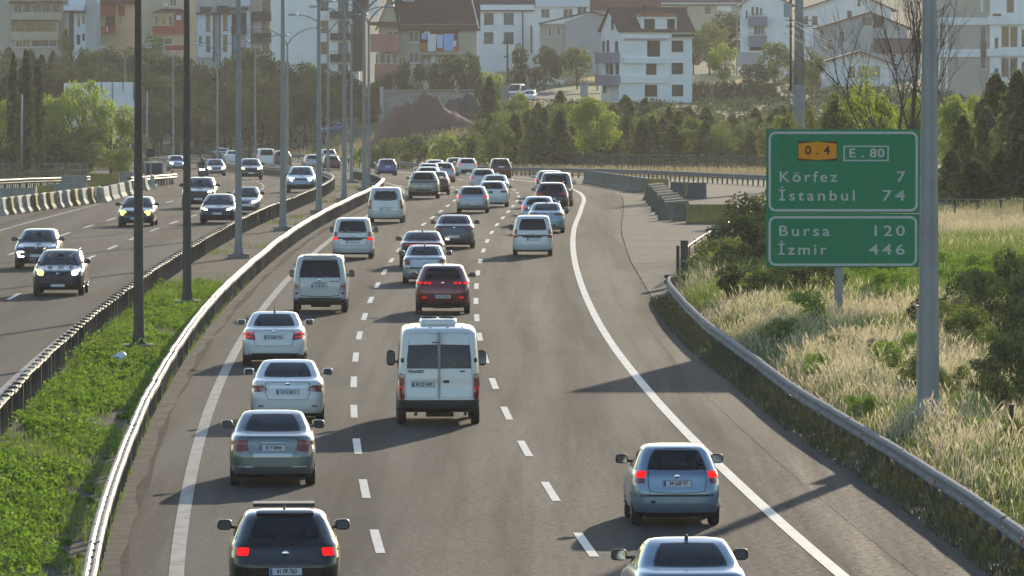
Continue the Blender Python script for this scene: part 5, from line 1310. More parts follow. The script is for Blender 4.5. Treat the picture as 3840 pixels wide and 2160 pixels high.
# --- oncoming
GR = lambda z0, z1, p: ([(4 - p, z0), (4 + p, z0), (4 + p, z1), (4 - p, z1)], m_trim, 'grille')
came('crossover', 'suv', 148, 743, P_NAVY, 'navy crossover with white and yellow headlamps, foremost oncoming car', L=4.45, W=1.84, H=1.61, glass=m_glass_c, wglass=m_glass_c, R=.35, dark_z=.42, rails=True, mirror=P_NAVY,
     heads=[([(3.12, .88), (3.42, .84), (3.36, .93), (2.98, .98)], (m_head_l, m_head_y)), ([(3.16, .78), (3.36, .76), (3.40, .83), (3.10, .86)], (m_head_l, m_head_y))],
     frontbits=[([(3.55, .62), (4.45, .62), (4.62, .90), (3.38, .90)], m_trim, 'grille'), ([(3.3, .30), (4.7, .30), (4.6, .46), (3.4, .46)], m_trim, 'intake'), (rc(3.35, 4.65, .465, .485), m_chrome, 'bumper_bar')], fplate=(0, .40, 0, ''), femblem=.80)
came('crossover', 'suv', 93, 675, P_DGREY, 'dark two tone crossover with a white square running lamp, beside the navy crossover', L=4.12, W=1.78, H=1.56, glass=m_glass_c, R=.33, dark_z=.40, mirror=P_DGREY,
     heads=[([(3.14, .50), (3.42, .50), (3.42, .56), (3.10, .56)], (m_head_l, m_head_l)), ([(3.10, .50), (3.20, .50), (3.20, .74), (3.06, .74)], (m_head_l, m_head_l)), ([(3.14, .69), (3.42, .69), (3.42, .75), (3.08, .75)], (m_head_l, m_head_l)), ([(3.1, .9), (3.42, .88), (3.36, .98), (2.98, 1.0)], m_head)],
     frontbits=[([(3.5, .66), (4.5, .66), (4.6, .92), (3.4, .92)], m_trim, 'grille'), (rc(3.3, 4.7, .32, .46), m_trim, 'intake')], fplate=(0, .56, 0, ''), femblem=.86)
came('hatchback', 'hatch', 343, 569, P_NAVY, 'dark blue hatchback with greenish yellow running lamps, behind a brown lamp post', L=4.36, W=1.81, H=1.45, glass=m_glass_c,
     heads=[([(3.14, .70), (3.46, .70), (3.38, .78), (2.98, .83)], m_head_y), ([(3.14, .58), (3.32, .60), (3.30, .70), (3.08, .72)], m_head_y)],
     frontbits=[([(3.5, .5), (4.5, .5), (4.56, .72), (3.44, .72)], m_trim, 'grille'), (rc(3.3, 4.7, .26, .40), m_trim, 'intake')], fplate=(0, .42, 0, ''), femblem=.66)
came('suv', 'suv', 500, 524, P_BLACK, 'black suv coming behind the blue hatchback, half hidden by a brown lamp post', L=4.7, W=1.9, H=1.72, R=.37, heads=[([(3.14, .86), (3.36, .84), (3.34, .93), (3.04, .96)], (m_head_l, m_head_o))],
     frontbits=[GR(.55, .92, .62)], fplate=(0, .52, 0, ''))
came('hatchback', 'hatch', 548, 562, P_NAVY, 'slate blue hatchback with slim white headlamps, next to a grey lamp post', L=4.36, W=1.82, H=1.47, glass=m_glass_c, heads=[([(3.2, .70), (3.44, .68), (3.38, .76), (2.96, .82)], (m_head_l, m_head_o))],
     frontbits=[GR(.44, .64, .55), (rc(3.25, 4.75, .26, .36), m_trim, 'intake')], fplate=(0, .52, 0, ''))
came('sedan', 'sedan', 616, 537, P_SILVER, 'silver sedan with one warm glowing headlamp behind a grey lamp post', L=4.2, W=1.68, H=1.42, glass=m_glass_c, heads=[([(3.14, .62), (3.5, .60), (3.44, .72), (3.0, .76)], (m_head_o, m_head_o))], frontbits=[GR(.56, .66, .35), (rc(3.35, 4.65, .28, .40), m_trim, 'intake')], mirror=m_trim)
came('crossover', 'suv', 757, 484, P_ICE, 'ice blue crossover with double white running lamps near the rail', L=4.5, W=1.84, H=1.65, R=.35, dark_z=.48,
     heads=[([(3.12, .90), (3.5, .86), (3.5, .90), (3.0, .96)], m_head_l), ([(3.2, .76), (3.36, .72), (3.40, .78), (3.12, .84)], m_head_l)], frontbits=[(rc(3.5, 4.5, .80, .88), m_trim, 'grille'), (rc(3.2, 4.8, .34, .52), m_trim, 'intake')])
came('suv', 'suv', 631, 452, P_DGREY, 'dark grey suv with headlamps on, left of the ice blue crossover', L=4.5, W=1.84, H=1.66, R=.35, heads=[([(3.14, .84), (3.4, .82), (3.36, .92), (3.02, .94)], (m_head_l, m_head_o))], frontbits=[GR(.60, .90, .5)], fplate=(0, .52, 0, ''), rails=True)
came('sedan', 'sedan', 543, 442, P_SILBLUE, 'silver sedan with a warm glowing headlamp right of the motorcycle', heads=[([(3.10, .60), (3.46, .58), (3.40, .74), (2.98, .76)], (m_head_o, m_head_o))], frontbits=[(rc(3.3, 4.7, .28, .42), m_trim, 'intake'), GR(.54, .64, .4)])
came('hatchback', 'hatch', 446, 429, P_SILBLUE, 'pale blue hatchback farthest left of the oncoming cars, behind a brown lamp post', heads=[([(3.10, .66), (3.46, .64), (3.40, .80), (2.98, .82)], (m_head_o, m_head_l))], frontbits=[(rc(3.3, 4.7, .28, .42), m_trim, 'intake')])

# ------------------------------------------------------------------ plants
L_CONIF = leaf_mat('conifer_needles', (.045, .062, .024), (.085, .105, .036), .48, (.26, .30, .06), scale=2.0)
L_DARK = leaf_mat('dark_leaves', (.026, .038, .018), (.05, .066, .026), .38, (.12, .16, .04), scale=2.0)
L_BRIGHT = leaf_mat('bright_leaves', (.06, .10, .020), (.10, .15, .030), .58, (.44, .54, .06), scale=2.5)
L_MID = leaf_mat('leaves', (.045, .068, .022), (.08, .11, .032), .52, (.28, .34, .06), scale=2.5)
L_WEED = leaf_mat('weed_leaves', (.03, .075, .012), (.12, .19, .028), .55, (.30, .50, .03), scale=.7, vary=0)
L_DRY = leaf_mat('dry_grass_stalks', (.17, .145, .07), (.40, .34, .21), .62, (.84, .73, .47), scale=.42, vary=0)
L_GREEN = leaf_mat('green_grass_blades', (.055, .095, .018), (.095, .135, .03), .55, (.26, .36, .05), scale=.5, vary=0)
L_BROWN = leaf_mat('dead_thistle', (.10, .075, .05), (.16, .12, .085), .4, (.3, .22, .14), scale=2, vary=0)
m_bark = mat('bark', (.06, .047, .036), .9, col2=(.035, .028, .022), scale=6)
m_twig = mat('bare_twigs', (.085, .065, .05), .9, col2=(.05, .04, .032), scale=4)

def quads(c, size, asp=.6, up=.3, r=nr, nrm=None):
    n = len(c)
    d = r.normal(size=(n, 3)); d[:, 2] += up
    d /= np.linalg.norm(d, axis=1, keepdims=True)
    a = r.normal(size=(n, 3)); a -= (a * d).sum(1, keepdims=True) * d; a /= np.linalg.norm(a, axis=1, keepdims=True) + 1e-9
    b = np.cross(d, a)
    s = (size * r.uniform(.6, 1.3, n))[:, None] if np.isscalar(size) else (size * r.uniform(.7, 1.2, n))[:, None]
    v = np.stack([c - a * s * .5, c - b * s * asp * .5, c + a * s * .5, c + b * s * asp * .5], 1).reshape(-1, 3)
    f = np.arange(4 * n).reshape(n, 4)
    return v, f
def crown(kind, n, size, seed):
    r = np.random.default_rng(seed)
    if kind == 'conifer':                     # boughs in tiers, droop at the tips
        m = n; t = r.uniform(.04, 1, m) ** .8
        az = r.uniform(0, 2 * PI, m); 
        jag = .40 + .95 * r.random((20, 11))[(t * 19).astype(int), (az / (2 * PI) * 11).astype(int)]
        rad = .30 * (1 - t) ** .66 * jag * r.uniform(.25, 1, m) ** .55 + .012
        z = t * .94 + .05 - rad * .22 + r.normal(0, .012, m)
        c = np.stack([rad * np.cos(az), rad * np.sin(az), z], 1)
    elif kind == 'cypress':
        m = n; t = r.uniform(.02, 1, m); az = r.uniform(0, 2 * PI, m)
        rad = .11 * np.sin(np.clip(t, 0, 1) ** .6 * PI) ** .6 * r.uniform(.5, 1, m) * (.8 + .4 * np.sin(az * 3 + t * 20))
        c = np.stack([rad * np.cos(az), rad * np.sin(az), t], 1)
    else:                                      # round crowns: many uneven clumps on limbs
        k = 26 if kind == 'round' else 15
        cc = []; rr = []
        for i in range(k):
            u = r.normal(size=3); u /= np.linalg.norm(u)
            q = r.uniform(.45, 1) ** .6
            if kind == 'round': cc.append((u[0] * .34 * q, u[1] * .34 * q, .62 + u[2] * .33 * q)); rr.append(r.uniform(.09, .17))
            else: cc.append((u[0] * .5 * q, u[1] * .5 * q, .45 + u[2] * .42 * q)); rr.append(r.uniform(.14, .26))
        cc = np.array(cc); rr = np.array(rr)
        w = rr ** 2; pick = r.choice(k, n, p=w / w.sum())
        u = r.normal(size=(n, 3)); u /= np.linalg.norm(u, axis=1, keepdims=True)
        c = cc[pick] + u * (rr[pick] * r.uniform(.35, 1.08, n) ** .6)[:, None] * np.array([1, 1, .8])
        c = c[c[:, 2] > (.14 if kind == 'round' else .0)]
    v, f = quads(c, size, .62, .4, r)
    return fast_mesh('crown', v, f)
def trunk_mesh(kind, seed):
    r = random.Random(seed); mb = MB()
    top = .93 if kind in ('conifer', 'cypress') else .62
    mb.tube([(0, 0, -.06), (r.uniform(-.01, .01), 0, top * .4), (r.uniform(-.02, .02), r.uniform(-.02, .02), top)], [.026, .019, .005], 7)
    if kind in ('round', 'bush'):
        for i in range(7):
            a = r.uniform(0, 6.28); z0 = r.uniform(.2, .45)
            mb.tube([(0, 0, z0), (math.cos(a) * .14, math.sin(a) * .14, z0 + .14), (math.cos(a) * .27, math.sin(a) * .27, z0 + .3)], [.011, .008, .003], 5)
    return mb.mesh('trunk', True)
SETS = {}
def tree_set(kind, n, size, cnt, seed):
    SETS[(kind, n)] = ([crown(kind, n, size, seed + i) for i in range(cnt)], [trunk_mesh(kind, seed + i) for i in range(cnt)])
    for t in SETS[(kind, n)][1]: t.materials.append(m_bark)
tree_set('conifer', 2600, .058, 4, 10); tree_set('round', 2600, .050, 4, 30); tree_set('bush', 1800, .085, 4, 50); tree_set('cypress', 2200, .045, 2, 70)
tree_set('round', 5200, .036, 2, 90); tree_set('conifer', 5200, .040, 2, 110); tree_set('bush', 4200, .050, 3, 130)
CROWNS = {}
def tree(name, kind, n, x, y, h, w, lm, label, cat='tree', group=None, k=None, z=None, trunk=True):
    cs, ts = SETS[(kind, n)]
    k = rng.randrange(len(cs)) if k is None else k
    root = empty(name, (x, y, (gz(x, y) if z is None else z) - .05), rng.uniform(0, 6.28), label, cat, group)
    key = (kind, n, k, lm.name)
    if key not in CROWNS:
        me = cs[k].copy() if cs[k].materials else cs[k]
        if me.materials: me.materials.clear()
        me.materials.append(lm); CROWNS[key] = me
    o = link('crown' if trunk else 'foliage', CROWNS[key], None, root); o.scale = (w, w * rng.uniform(.9, 1.1), h)
    o.rotation_euler = (0, 0, 0)
    if trunk:
        t = link('trunk', ts[k], None, root); t.scale = (w if kind == 'conifer' else max(w, h) * .8, w if kind == 'conifer' else max(w, h) * .8, h)
    return root
def tree_px(name, kind, n, px, y, top, wpx, lm, label, **kw):     # a tree that stands at distance y below a pixel column, its top at a pixel row
    p = AT(px, top, y); z = gz(p.x, y); h = p.z - z
    kind_w = {'conifer': .56, 'round': .86, 'bush': 1.25, 'cypress': .2}[kind]
    return tree(name, kind, n, p.x, y, h, wpx * y / F / kind_w, lm, label, **kw)

# the plantation behind the mesh fence
topx = [1780, 1850, 1950, 2010, 2100, 2200, 2280, 2380, 2480, 2560, 2640, 2720, 2800, 2880, 2960, 3060]
topy = [455, 415, 385, 400, 372, 395, 372, 395, 395, 415, 405, 435, 425, 405, 395, 360]
G_BELT = 'trees in the belt behind the mesh fence'
belt = []
for row, (y0, n, dy) in enumerate(((655, 21, 48), (685, 19, 20), (716, 18, -6), (775, 15, -18))):
    for i in range(n):
        px = 1800 + (i + .5 * (row % 2)) * 1250 / n + rng.uniform(-16, 16)
        belt.append((px, y0 + rng.uniform(-7, 7) + max(0, (2050 - px)) * .06, float(np.interp(px, topx, topy)) + dy + rng.uniform(-16, 22), row))
belt.sort()
for i, (px, y, tp, row) in enumerate(belt):
    rnd = rng.random()
    kind, lm, w = ('conifer', L_CONIF, rng.uniform(105, 150)) if rnd < .66 else (('round', L_MID, rng.uniform(115, 150)) if rnd < .9 else ('bush', L_MID, rng.uniform(110, 150)))
    tree_px('conifer_tree' if kind == 'conifer' else 'broadleaf_tree', kind, 1800 if kind == 'bush' else 2600, px, y, tp, w, lm,
            '%s tree from the left in the plantation belt behind the mesh fence, %s' % (nth(i), 'dark needled' if kind == 'conifer' else 'rounder and leafy'), group=G_BELT)
tree_px('broadleaf_tree', 'round', 5200, 2235, 640, 352, 225, L_BRIGHT, 'bright yellow green tree standing out of the dark plantation below the white house')
tree_px('broadleaf_tree', 'round', 2600, 1870, 648, 440, 130, L_MID, 'mid green tree at the left end of the plantation belt by the dark slope')
tree_px('conifer_tree', 'conifer', 5200, 1835, 770, 285, 120, L_DARK, 'dark pointed conifer beside the grey retaining wall')

# left-hand dark woods beyond the road and below the flats
G_WOOD = 'dark trees on the slope below the flats'
wx = [-80, 0, 60, 150, 250, 330, 450, 600, 700, 800, 860, 930, 1000, 1080, 1180, 1300, 1400, 1460]
wy = [140, 150, 185, 205, 200, 165, 175, 195, 215, 245, 205, 175, 190, 225, 235, 265, 325, 390]
wood = []
for (y0, n, dy, sp) in ((880, 30, 0, 16), (838, 27, 60, 30), (800, 24, 130, 40)):
    for i in range(n):
        px = -60 + (i + rng.uniform(.1, .9)) * 1460 / n
        tp = float(np.interp(px, wx, wy)) + dy + rng.uniform(-10, sp)
        if y0 < 820 and px > 1120: continue
        wood.append((px, y0 + rng.uniform(-12, 12), tp))
wood.sort()
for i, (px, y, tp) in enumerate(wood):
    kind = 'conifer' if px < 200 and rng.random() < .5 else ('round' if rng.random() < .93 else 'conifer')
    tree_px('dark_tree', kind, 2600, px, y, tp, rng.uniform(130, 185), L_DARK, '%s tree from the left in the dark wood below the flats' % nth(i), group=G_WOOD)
for i, (px, y, tp, w) in enumerate(((50, 600, 200, 60), (96, 590, 190, 70), (140, 600, 225, 62))):
    tree_px('cypress', 'cypress', 2200, px, y, tp, w, L_DARK, 'black green cypress behind the leafy tree, %s from the left' % nth(i))
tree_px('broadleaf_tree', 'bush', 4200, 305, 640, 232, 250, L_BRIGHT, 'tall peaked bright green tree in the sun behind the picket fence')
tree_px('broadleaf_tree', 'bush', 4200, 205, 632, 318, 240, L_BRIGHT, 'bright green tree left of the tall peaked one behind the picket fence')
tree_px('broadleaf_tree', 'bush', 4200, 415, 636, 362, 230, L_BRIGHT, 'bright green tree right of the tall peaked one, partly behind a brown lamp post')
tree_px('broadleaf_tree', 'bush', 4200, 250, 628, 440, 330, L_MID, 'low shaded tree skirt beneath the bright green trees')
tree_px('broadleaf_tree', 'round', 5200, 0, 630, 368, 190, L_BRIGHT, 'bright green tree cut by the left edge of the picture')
tree_px('broadleaf_tree', 'bush', 4200, 530, 640, 480, 110, L_MID, 'low leafy shrub right of the brown lamp post at the left')
for i, (px, tp, w) in enumerate(((60, 520, 200), (200, 500, 190), (330, 515, 210), (440, 545, 140))):
    tree_px('shrub', 'bush', 4200, px, 622, tp, w, L_DARK if i < 2 else L_MID, 'dark undergrowth shrub behind the picket fence, %s from the left' % nth(i), cat='shrub', trunk=False)
# around the houses
for (px, y, tp, w, lm, kd, lab) in (
    (2165, 960, 168, 145, L_MID, 'round', 'green round tree on a thin trunk beside the parked white suv'),
    (2708, 940, 155, 135, L_BRIGHT, 'round', 'light green round tree right of the white house'),
    (2660, 1000, 78, 165, L_MID, 'round', 'larger olive green tree behind the light green one'),
    (2600, 1010, 110, 120, L_DARK, 'round', 'dark tree between the white house and the olive tree'),
    (2720, 1040, 40, 190, L_DARK, 'round', 'dark tree mass under the long brown roof'),
    (2905, 930, 152, 170, L_MID, 'round', 'tall green tree left of the concrete pole'),
    (2985, 920, 240, 130, L_MID, 'round', 'green tree behind the foot of the concrete pole'),
    (2830, 925, 235, 150, L_DARK, 'round', 'dark leafy tree below the grey balconies'),
    (3045, 900, 170, 110, L_MID, 'round', 'narrow green tree right of the concrete pole'),
    (570, 940, 120, 110, L_BRIGHT, 'round', 'pale sunlit tree in front of the cream flats'),
    (245, 935, 90, 60, L_MID, 'round', 'pale green tree between the two left-hand flats'),
    (2430, 1180, -18, 90, L_BRIGHT, 'round', 'bright treetop above the roof of the white house'),
    (1950, 950, 160, 110, L_DARK, 'bush', 'dark shrub below the white villa with brown window frames'),
    (2040, 955, 155, 150, L_DARK, 'bush', 'dark shrub against the wall of the pinkish shed'),
    (1945, 820, 335, 120, L_BRIGHT, 'bush', 'sunny yellow green shrub beside the parked white van'),
    (1830, 870, 255, 130, L_BRIGHT, 'bush', 'sunny shrub at the end of the garden wall')):
    tree_px('broadleaf_tree' if kd == 'round' else 'shrub', kd, 2600 if kd == 'round' else 1800, px, y, tp, w, lm, lab, cat='tree' if kd == 'round' else 'shrub')
for i, (px, tp, w) in enumerate(((1470, 250, 110), (1540, 215, 130), (1620, 205, 140), (1700, 190, 120), (1760, 175, 110), (1420, 290, 80))):
    tree_px('shrub', 'bush', 1800, px, 862, tp, w, L_DARK, 'dark garden shrub in front of the cream house with laundry, %s from the left' % nth((1, 2, 3, 4, 5, 0)[i]), cat='shrub', group='garden shrubs below the laundry balcony')
for i, (px, y, tp, w, lm) in enumerate(((1405, 700, 540, 90, L_MID), (1470, 705, 505, 120, L_MID), (1545, 700, 488, 130, L_MID), (1670, 690, 486, 150, L_BRIGHT), (1735, 700, 520, 70, L_MID), (1350, 705, 545, 60, L_BRIGHT))):
    tree_px('shrub', 'bush', 1800, px, y, tp, w, lm, 'roadside shrub on the dry bank below the earth heap, %s in a row' % nth((1, 2, 3, 4, 5, 0)[i]), cat='shrub', group='roadside shrubs below the earth heap')
for i, px in enumerate(np.linspace(2605, 2900, 9)):
    tree_px('hedge', 'bush', 1800, float(px), 905, 300 + rng.uniform(-8, 8), 70, L_DARK, 'part of the dark hedge right of the white house, %s from the left' % nth(i), cat='hedge', group='hedge right of the white house', trunk=False)
# right: planting behind the rusty fence, on the verge and at the edge
def bush_at(x, y, h, w, lm, lab, n=4200, name='shrub', kd='bush', cat='shrub'):
    tree(name, kd, n, x, y, h, w / {'bush': 1.25, 'round': .86, 'conifer': .56}[kd], lm, lab, cat=cat, trunk=(kd != 'bush'))
for i, (x, y, h, w) in enumerate(((7.5, 252, 1.7, 2.6), (8.6, 258, 2.5, 3.4), (9.8, 264, 3.1, 3.8), (11.0, 272, 3.5, 4.2), (12.6, 284, 3.8, 4.6), (10.4, 256, 2.3, 3.2), (14.3, 298, 3.7, 4.8), (7.9, 246, 1.2, 2.0), (9.2, 250, 1.7, 2.6), (12.0, 262, 2.6, 3.4))):
    bush_at(x, y, h, w, L_DARK if i % 3 else L_MID, 'dense dark shrub behind the rusty fence, %s of the thicket left of the sign' % nth(i))
FOOT = []
VB_L = [  # px, base row, top row, width px, leaves, label
 (2960, 1130, 985, 210, L_MID, 'olive bush in the grass just left of the sign post'), (3070, 1120, 985, 190, L_DARK, 'dark bush right below the sign'), (2800, 1150, 1030, 200, L_DARK, 'dark bush at the edge of the thicket above the low rail'),
 (3010, 1230, 1120, 200, L_WEED, 'fresh green clump left of the foot of the sign post'), (3260, 1080, 985, 220, L_WEED, 'fresh green clump behind the sign post'), (3340, 1150, 1040, 200, L_WEED, 'fresh green clump between the sign post and the mast'),
 (3400, 1480, 1340, 150, L_MID, 'green bush just left of the mast'), (3330, 1420, 1310, 150, L_WEED, 'leafy weed clump left of the mast'), (3300, 1370, 1290, 90, L_BROWN, 'dead brown thistle clump in the pale grass'), (3420, 1360, 1265, 110, L_WEED, 'leafy weed clump close behind the mast'),
 (3630, 1330, 1190, 200, L_MID, 'olive bush right of the mast'), (3720, 1400, 1255, 200, L_MID, 'olive bush half way to the right edge'), (3780, 1560, 1300, 190, L_DARK, 'dark bush low at the right edge'), (3830, 1480, 1180, 220, L_DARK, 'dark tall bush at the right edge'),
 (3760, 1290, 1060, 260, L_DARK, 'broad dark bush in the upper right of the verge'), (3640, 1220, 1060, 210, L_DARK, 'dark bush right behind the mast'), (3840, 1250, 1010, 230, L_DARK, 'dark bush cut by the right edge below the fence'), (3720, 1150, 1020, 240, L_WEED, 'fresh green growth below the fence at right'),
 (3600, 1060, 960, 210, L_WEED, 'fresh green growth beside the mast below the fence'), (3810, 1080, 960, 220, L_WEED, 'fresh green growth at the right below the fence'), (3650, 1640, 1570, 120, L_WEED, 'small leafy clump right of the foot of the mast'), (3800, 1690, 1590, 120, L_MID, 'small bush above the black stake'),
 (3230, 1560, 1490, 110, L_WEED, 'small leafy clump close behind the rail'),
 (3560, 1500, 1390, 130, L_MID, 'low bush beside the lower part of the mast'), (3590, 1270, 1150, 150, L_MID, 'bush just right of the middle of the mast'), (3690, 1480, 1370, 170, L_DARK, 'dark low bush between the mast and the right edge'), (3160, 1330, 1265, 120, L_MID, 'small olive clump in front of the sign post'),
 (3060, 1420, 1340, 110, L_WEED, 'fresh green tuft near the rail below the sign'), (2930, 1290, 1210, 130, L_MID, 'olive tuft behind the rail left of the sign post'), (3480, 1230, 1130, 140, L_DARK, 'dark bush seen behind the middle of the mast'), (3520, 1110, 1010, 170, L_WEED, 'tall fresh green growth behind the upper part of the mast')]
for (px, pb, pt, w, lm, lab) in VB_L:
    p = ON(px, pb); h = (pb - pt) * p.y / F; bush_at(p.x, p.y, h * 1.5, w * p.y / F * 1.25, lm, lab); FOOT.append((p.x, p.y, w * p.y / F * .5))
for i, (px, y, tp, w, kd, lm) in enumerate(((3610, 372, 430, 190, 'conifer', L_CONIF), (3700, 385, 400, 220, 'conifer', L_CONIF), (3735, 400, 275, 260, 'conifer', L_CONIF), (3815, 380, 262, 250, 'conifer', L_CONIF),
        (3570, 365, 560, 180, 'conifer', L_CONIF), (3650, 350, 600, 220, 'conifer', L_DARK), (3760, 352, 560, 260, 'conifer', L_CONIF), (3830, 348, 520, 240, 'conifer', L_DARK), (3590, 405, 345, 220, 'round', L_BRIGHT), (3670, 410, 335, 200, 'round', L_BRIGHT), (3790, 415, 380, 240, 'round', L_BRIGHT), (3850, 360, 330, 240, 'conifer', L_DARK))):
    tree_px('conifer_tree' if kd == 'conifer' else 'broadleaf_tree', kd, 5200, px, y, tp, w, lm, '%s tree right of the mast above the chain link fence, %s' % (('conifer' if kd == 'conifer' else 'bright leafy'), ORD[i] + ' of the clump'))
for i, (px, y, tp, w, lm) in enumerate(((3150, 340, 330, 170, L_MID), (3230, 345, 290, 170, L_BRIGHT), (3330, 350, 340, 180, L_BRIGHT), (3420, 345, 330, 150, L_BRIGHT), (3060, 350, 385, 160, L_CONIF), (2960, 360, 400, 150, L_CONIF), (3120, 330, 400, 150, L_DARK), (3290, 330, 410, 190, L_MID), (3440, 335, 400, 150, L_MID))):
    tree_px('broadleaf_tree', 'round', 5200, px, y, tp, w, lm, 'leafy tree behind the top of the green sign, %s of the group' % nth(i), group='trees behind the green sign')

# the bare tree behind the sign
def bare_tree():
    p = AT(3400, 470, 325); base = Vector((p.x, 325, gz(p.x, 325)))
    root = empty('bare_tree', base, 0, 'tall leafless tree with many thin branches behind the green sign and the mast', 'tree')
    r = random.Random(4); mb = MB(); mt = MB(); cl = []
    def grow(p, d, l, rad, n):
        pts = [p]; q = p.copy(); dd = d.copy()
        for i in range(4):
            dd = (dd + Vector((r.gauss(0, .12), r.gauss(0, .12), .05))).normalized(); q = q + dd * l / 4; pts.append(q.copy())
        mb.tube(pts, [rad * (1 - .16 * i) for i in range(5)], 6 if rad > .03 else 4, cap=False)
        if n == 0: return
        k = 3 if n > 1 else 4
        for i in range(k):
            a = pts[r.randrange(2, 5)] if i else pts[4]
            t = Vector((r.gauss(0, 1), r.gauss(0, .6), r.uniform(-.1, .8))).normalized()
            grow(a, (dd * 1.0 + t * (.55 if i else .25)).normalized(), l * r.uniform(.58, .85), rad * (.62 if i == 0 else .45), n - 1)
    for (dx, dz, l, rad) in ((-.05, 1, 4.2, .16), (-.35, 1, 3.8, .11), (.16, 1, 4.3, .13), (-.62, .85, 3.2, .08), (.55, .8, 3.8, .09), (.95, .55, 3.8, .08), (-.2, 1, 3.4, .09)):
        grow(Vector((dx * .5, r.uniform(-.3, .3), 1.2)), Vector((dx, r.uniform(-.3, .3), dz)).normalized(), l, rad, 4)
    mb.tube([(0, 0, -.2), (0, 0, .8), (-.05, 0, 1.7)], [.3, .24, .2], 8)
    mb.build('branches', m_twig, root)
    c = np.concatenate([nr.normal(size=(260, 3)) * np.array([.45, .45, .5]) + np.array([-2.3, 0, 5.6]), nr.normal(size=(160, 3)) * np.array([.5, .4, .35]) + np.array([-.3, 0, 3.6]), nr.normal(size=(120, 3)) * np.array([.3, .3, .5]) + np.array([-2.0, .0, 6.8])])
    v, f = quads(c, .2, .45)
    link('leaf_tufts', fast_mesh('leaf_tufts', v, f), L_BRIGHT, root)
bare_tree()

# ------------------------------------------------------------------ grasses and weeds (nobody could count them)
def blades(xy, z, h, w, lean=.25, head=0.0, headw=2.6, r=nr):
    n = len(xy); az = r.uniform(0, 2 * PI, n); th = r.uniform(0, 2 * PI, n)
    hh = h * r.uniform(.55, 1.25, n)
    base = np.column_stack([xy, z]); l = lean * hh * r.uniform(.2, 1.3, n)
    tip = base + np.column_stack([np.cos(az) * l, np.sin(az) * l, hh])
    mid = base + (tip - base) * .55 - np.column_stack([np.cos(az) * l * .18, np.sin(az) * l * .18, np.zeros(n)])
    s = np.column_stack([np.cos(th), np.sin(th), np.zeros(n)]) * (w * r.uniform(.6, 1.3, n))[:, None]
    vs = [base - s, base + s, mid + s * .7, mid - s * .7, tip + s * .15, tip - s * .15]
    V = np.stack(vs, 1).reshape(-1, 3); o = np.arange(n)[:, None] * 6
    Fc = np.concatenate([o + np.array([[0, 1, 2, 3]]), o + np.array([[3, 2, 4, 5]])])
    if head:
        k = r.random(n) < head
        a = mid[k] + (tip[k] - mid[k]) * .35; b = tip[k] * 1.0; s2 = s[k] * headw
        m2 = (a + b) / 2
        V2 = np.stack([a, m2 - s2, b, m2 + s2], 1).reshape(-1, 3)
        f2 = np.arange(len(V2)).reshape(-1, 4) + len(V)
        V = np.concatenate([V, V2]); Fc = np.concatenate([Fc, f2])
    return V, Fc
def patchy(x, y, s=.5, ph=0.0):
    return (np.sin(x * s * 1.7 + ph) * np.sin(y * s * .9 + 1.3 * ph) + np.sin(x * s * .6 - y * s * .5 + 2.1 + ph) + np.sin(x * 2.3 * s + y * 1.9 * s)) / 3
def verge(n, y0, y1, v0, v1):
    y = nr.uniform(y0, y1, n); v = nr.uniform(v0, v1, n); x = VB(y) + v
    keep = (x < .0775 * y + 1.5); return x[keep], y[keep]
def stuff(name, V, Fc, m, lab):
    return tag(link(name, fast_mesh(name, V, Fc), m), lab, 'grass', kind='stuff')
x, y = verge(330000, 104, 335, .02, 17)
tall = patchy(x, y, .8, .4); p2 = patchy(x, y, .33, 1.7)
gmask = np.clip(sstep(206, 232, y + 8 * p2) * (1 - sstep(272, 306, y + 6 * p2)) * sstep(6.4, 8.4, x + 1.5 * tall) * 1.1, 0, .93)
gmask = np.maximum(gmask, np.where(p2 < -.22, .82, .36) + .3 * sstep(.15, .5, patchy(x, y, .9, 3.0)))
gmask = np.clip(gmask + .35 * sstep(.062, .072, x / y) * (1 - sstep(215, 245, y)) - .35 * sstep(255, 280, y), 0, .92)
u = nr.random(len(x)); dry = u > gmask
bare = patchy(x, y, 1.3, 2.2) < -.62
for (fx, fy, fr) in FOOT: bare |= ((x - fx) ** 2 + ((y - fy + fr * .6) / 3.2) ** 2) < (fr * .92) ** 2
k = dry & ~bare
hv = .40 + .26 * tall + .3 * sstep(0, 1.5, x - VB(y)) * sstep(-.5, .4, p2)
V, Fc = blades(np.column_stack([x[k], y[k]]), ground(x[k], y[k]), np.clip(hv[k], .18, 1.2), .0075, .55, .5, 2.2)
stuff('dry_grass', V, Fc, L_DRY, 'pale dry wild oat grass glowing on the verge right of the rail')
k = ~dry & ~bare
V, Fc = blades(np.column_stack([x[k], y[k]]), ground(x[k], y[k]), np.clip(.30 + .22 * tall[k] + .35 * (gmask[k] > .5) * sstep(200, 230, y[k]), .12, 1.1), .014, .55)
stuff('green_grass', V, Fc, L_GREEN, 'bright green grass growing through the dry grass on the verge behind the sign post')
k = nr.random(len(x)) < .16
V, Fc = blades(np.column_stack([x[k] + .2, y[k]]), ground(x[k] + .2, y[k]), .24 + 0 * x[k], .02, .9)
stuff('low_growth', V, Fc, L_MID, 'low olive green growth under the tall grass of the verge')
# tufts in the shade under the rail, on the edge of the asphalt
y = nr.uniform(104, 244, 16000); v = -nr.uniform(0, 1, 16000) ** 1.9 * .95 + .12; k = patchy(v * 3, y, .9) > -.35
y, v = y[k], v[k]; x = VB(y) + v
V, Fc = blades(np.column_stack([x, y]), GZ(y), .08 + .30 * np.clip(1 + v / 1.3, 0, 1), .016, .6, .2, 2.0)
stuff('verge_tufts', V, Fc, leaf_mat('tuft_blades', (.045, .055, .02), (.085, .085, .035), .35, (.14, .15, .05), scale=.8, vary=0), 'dull grass tufts under the low rail along the edge of the asphalt')
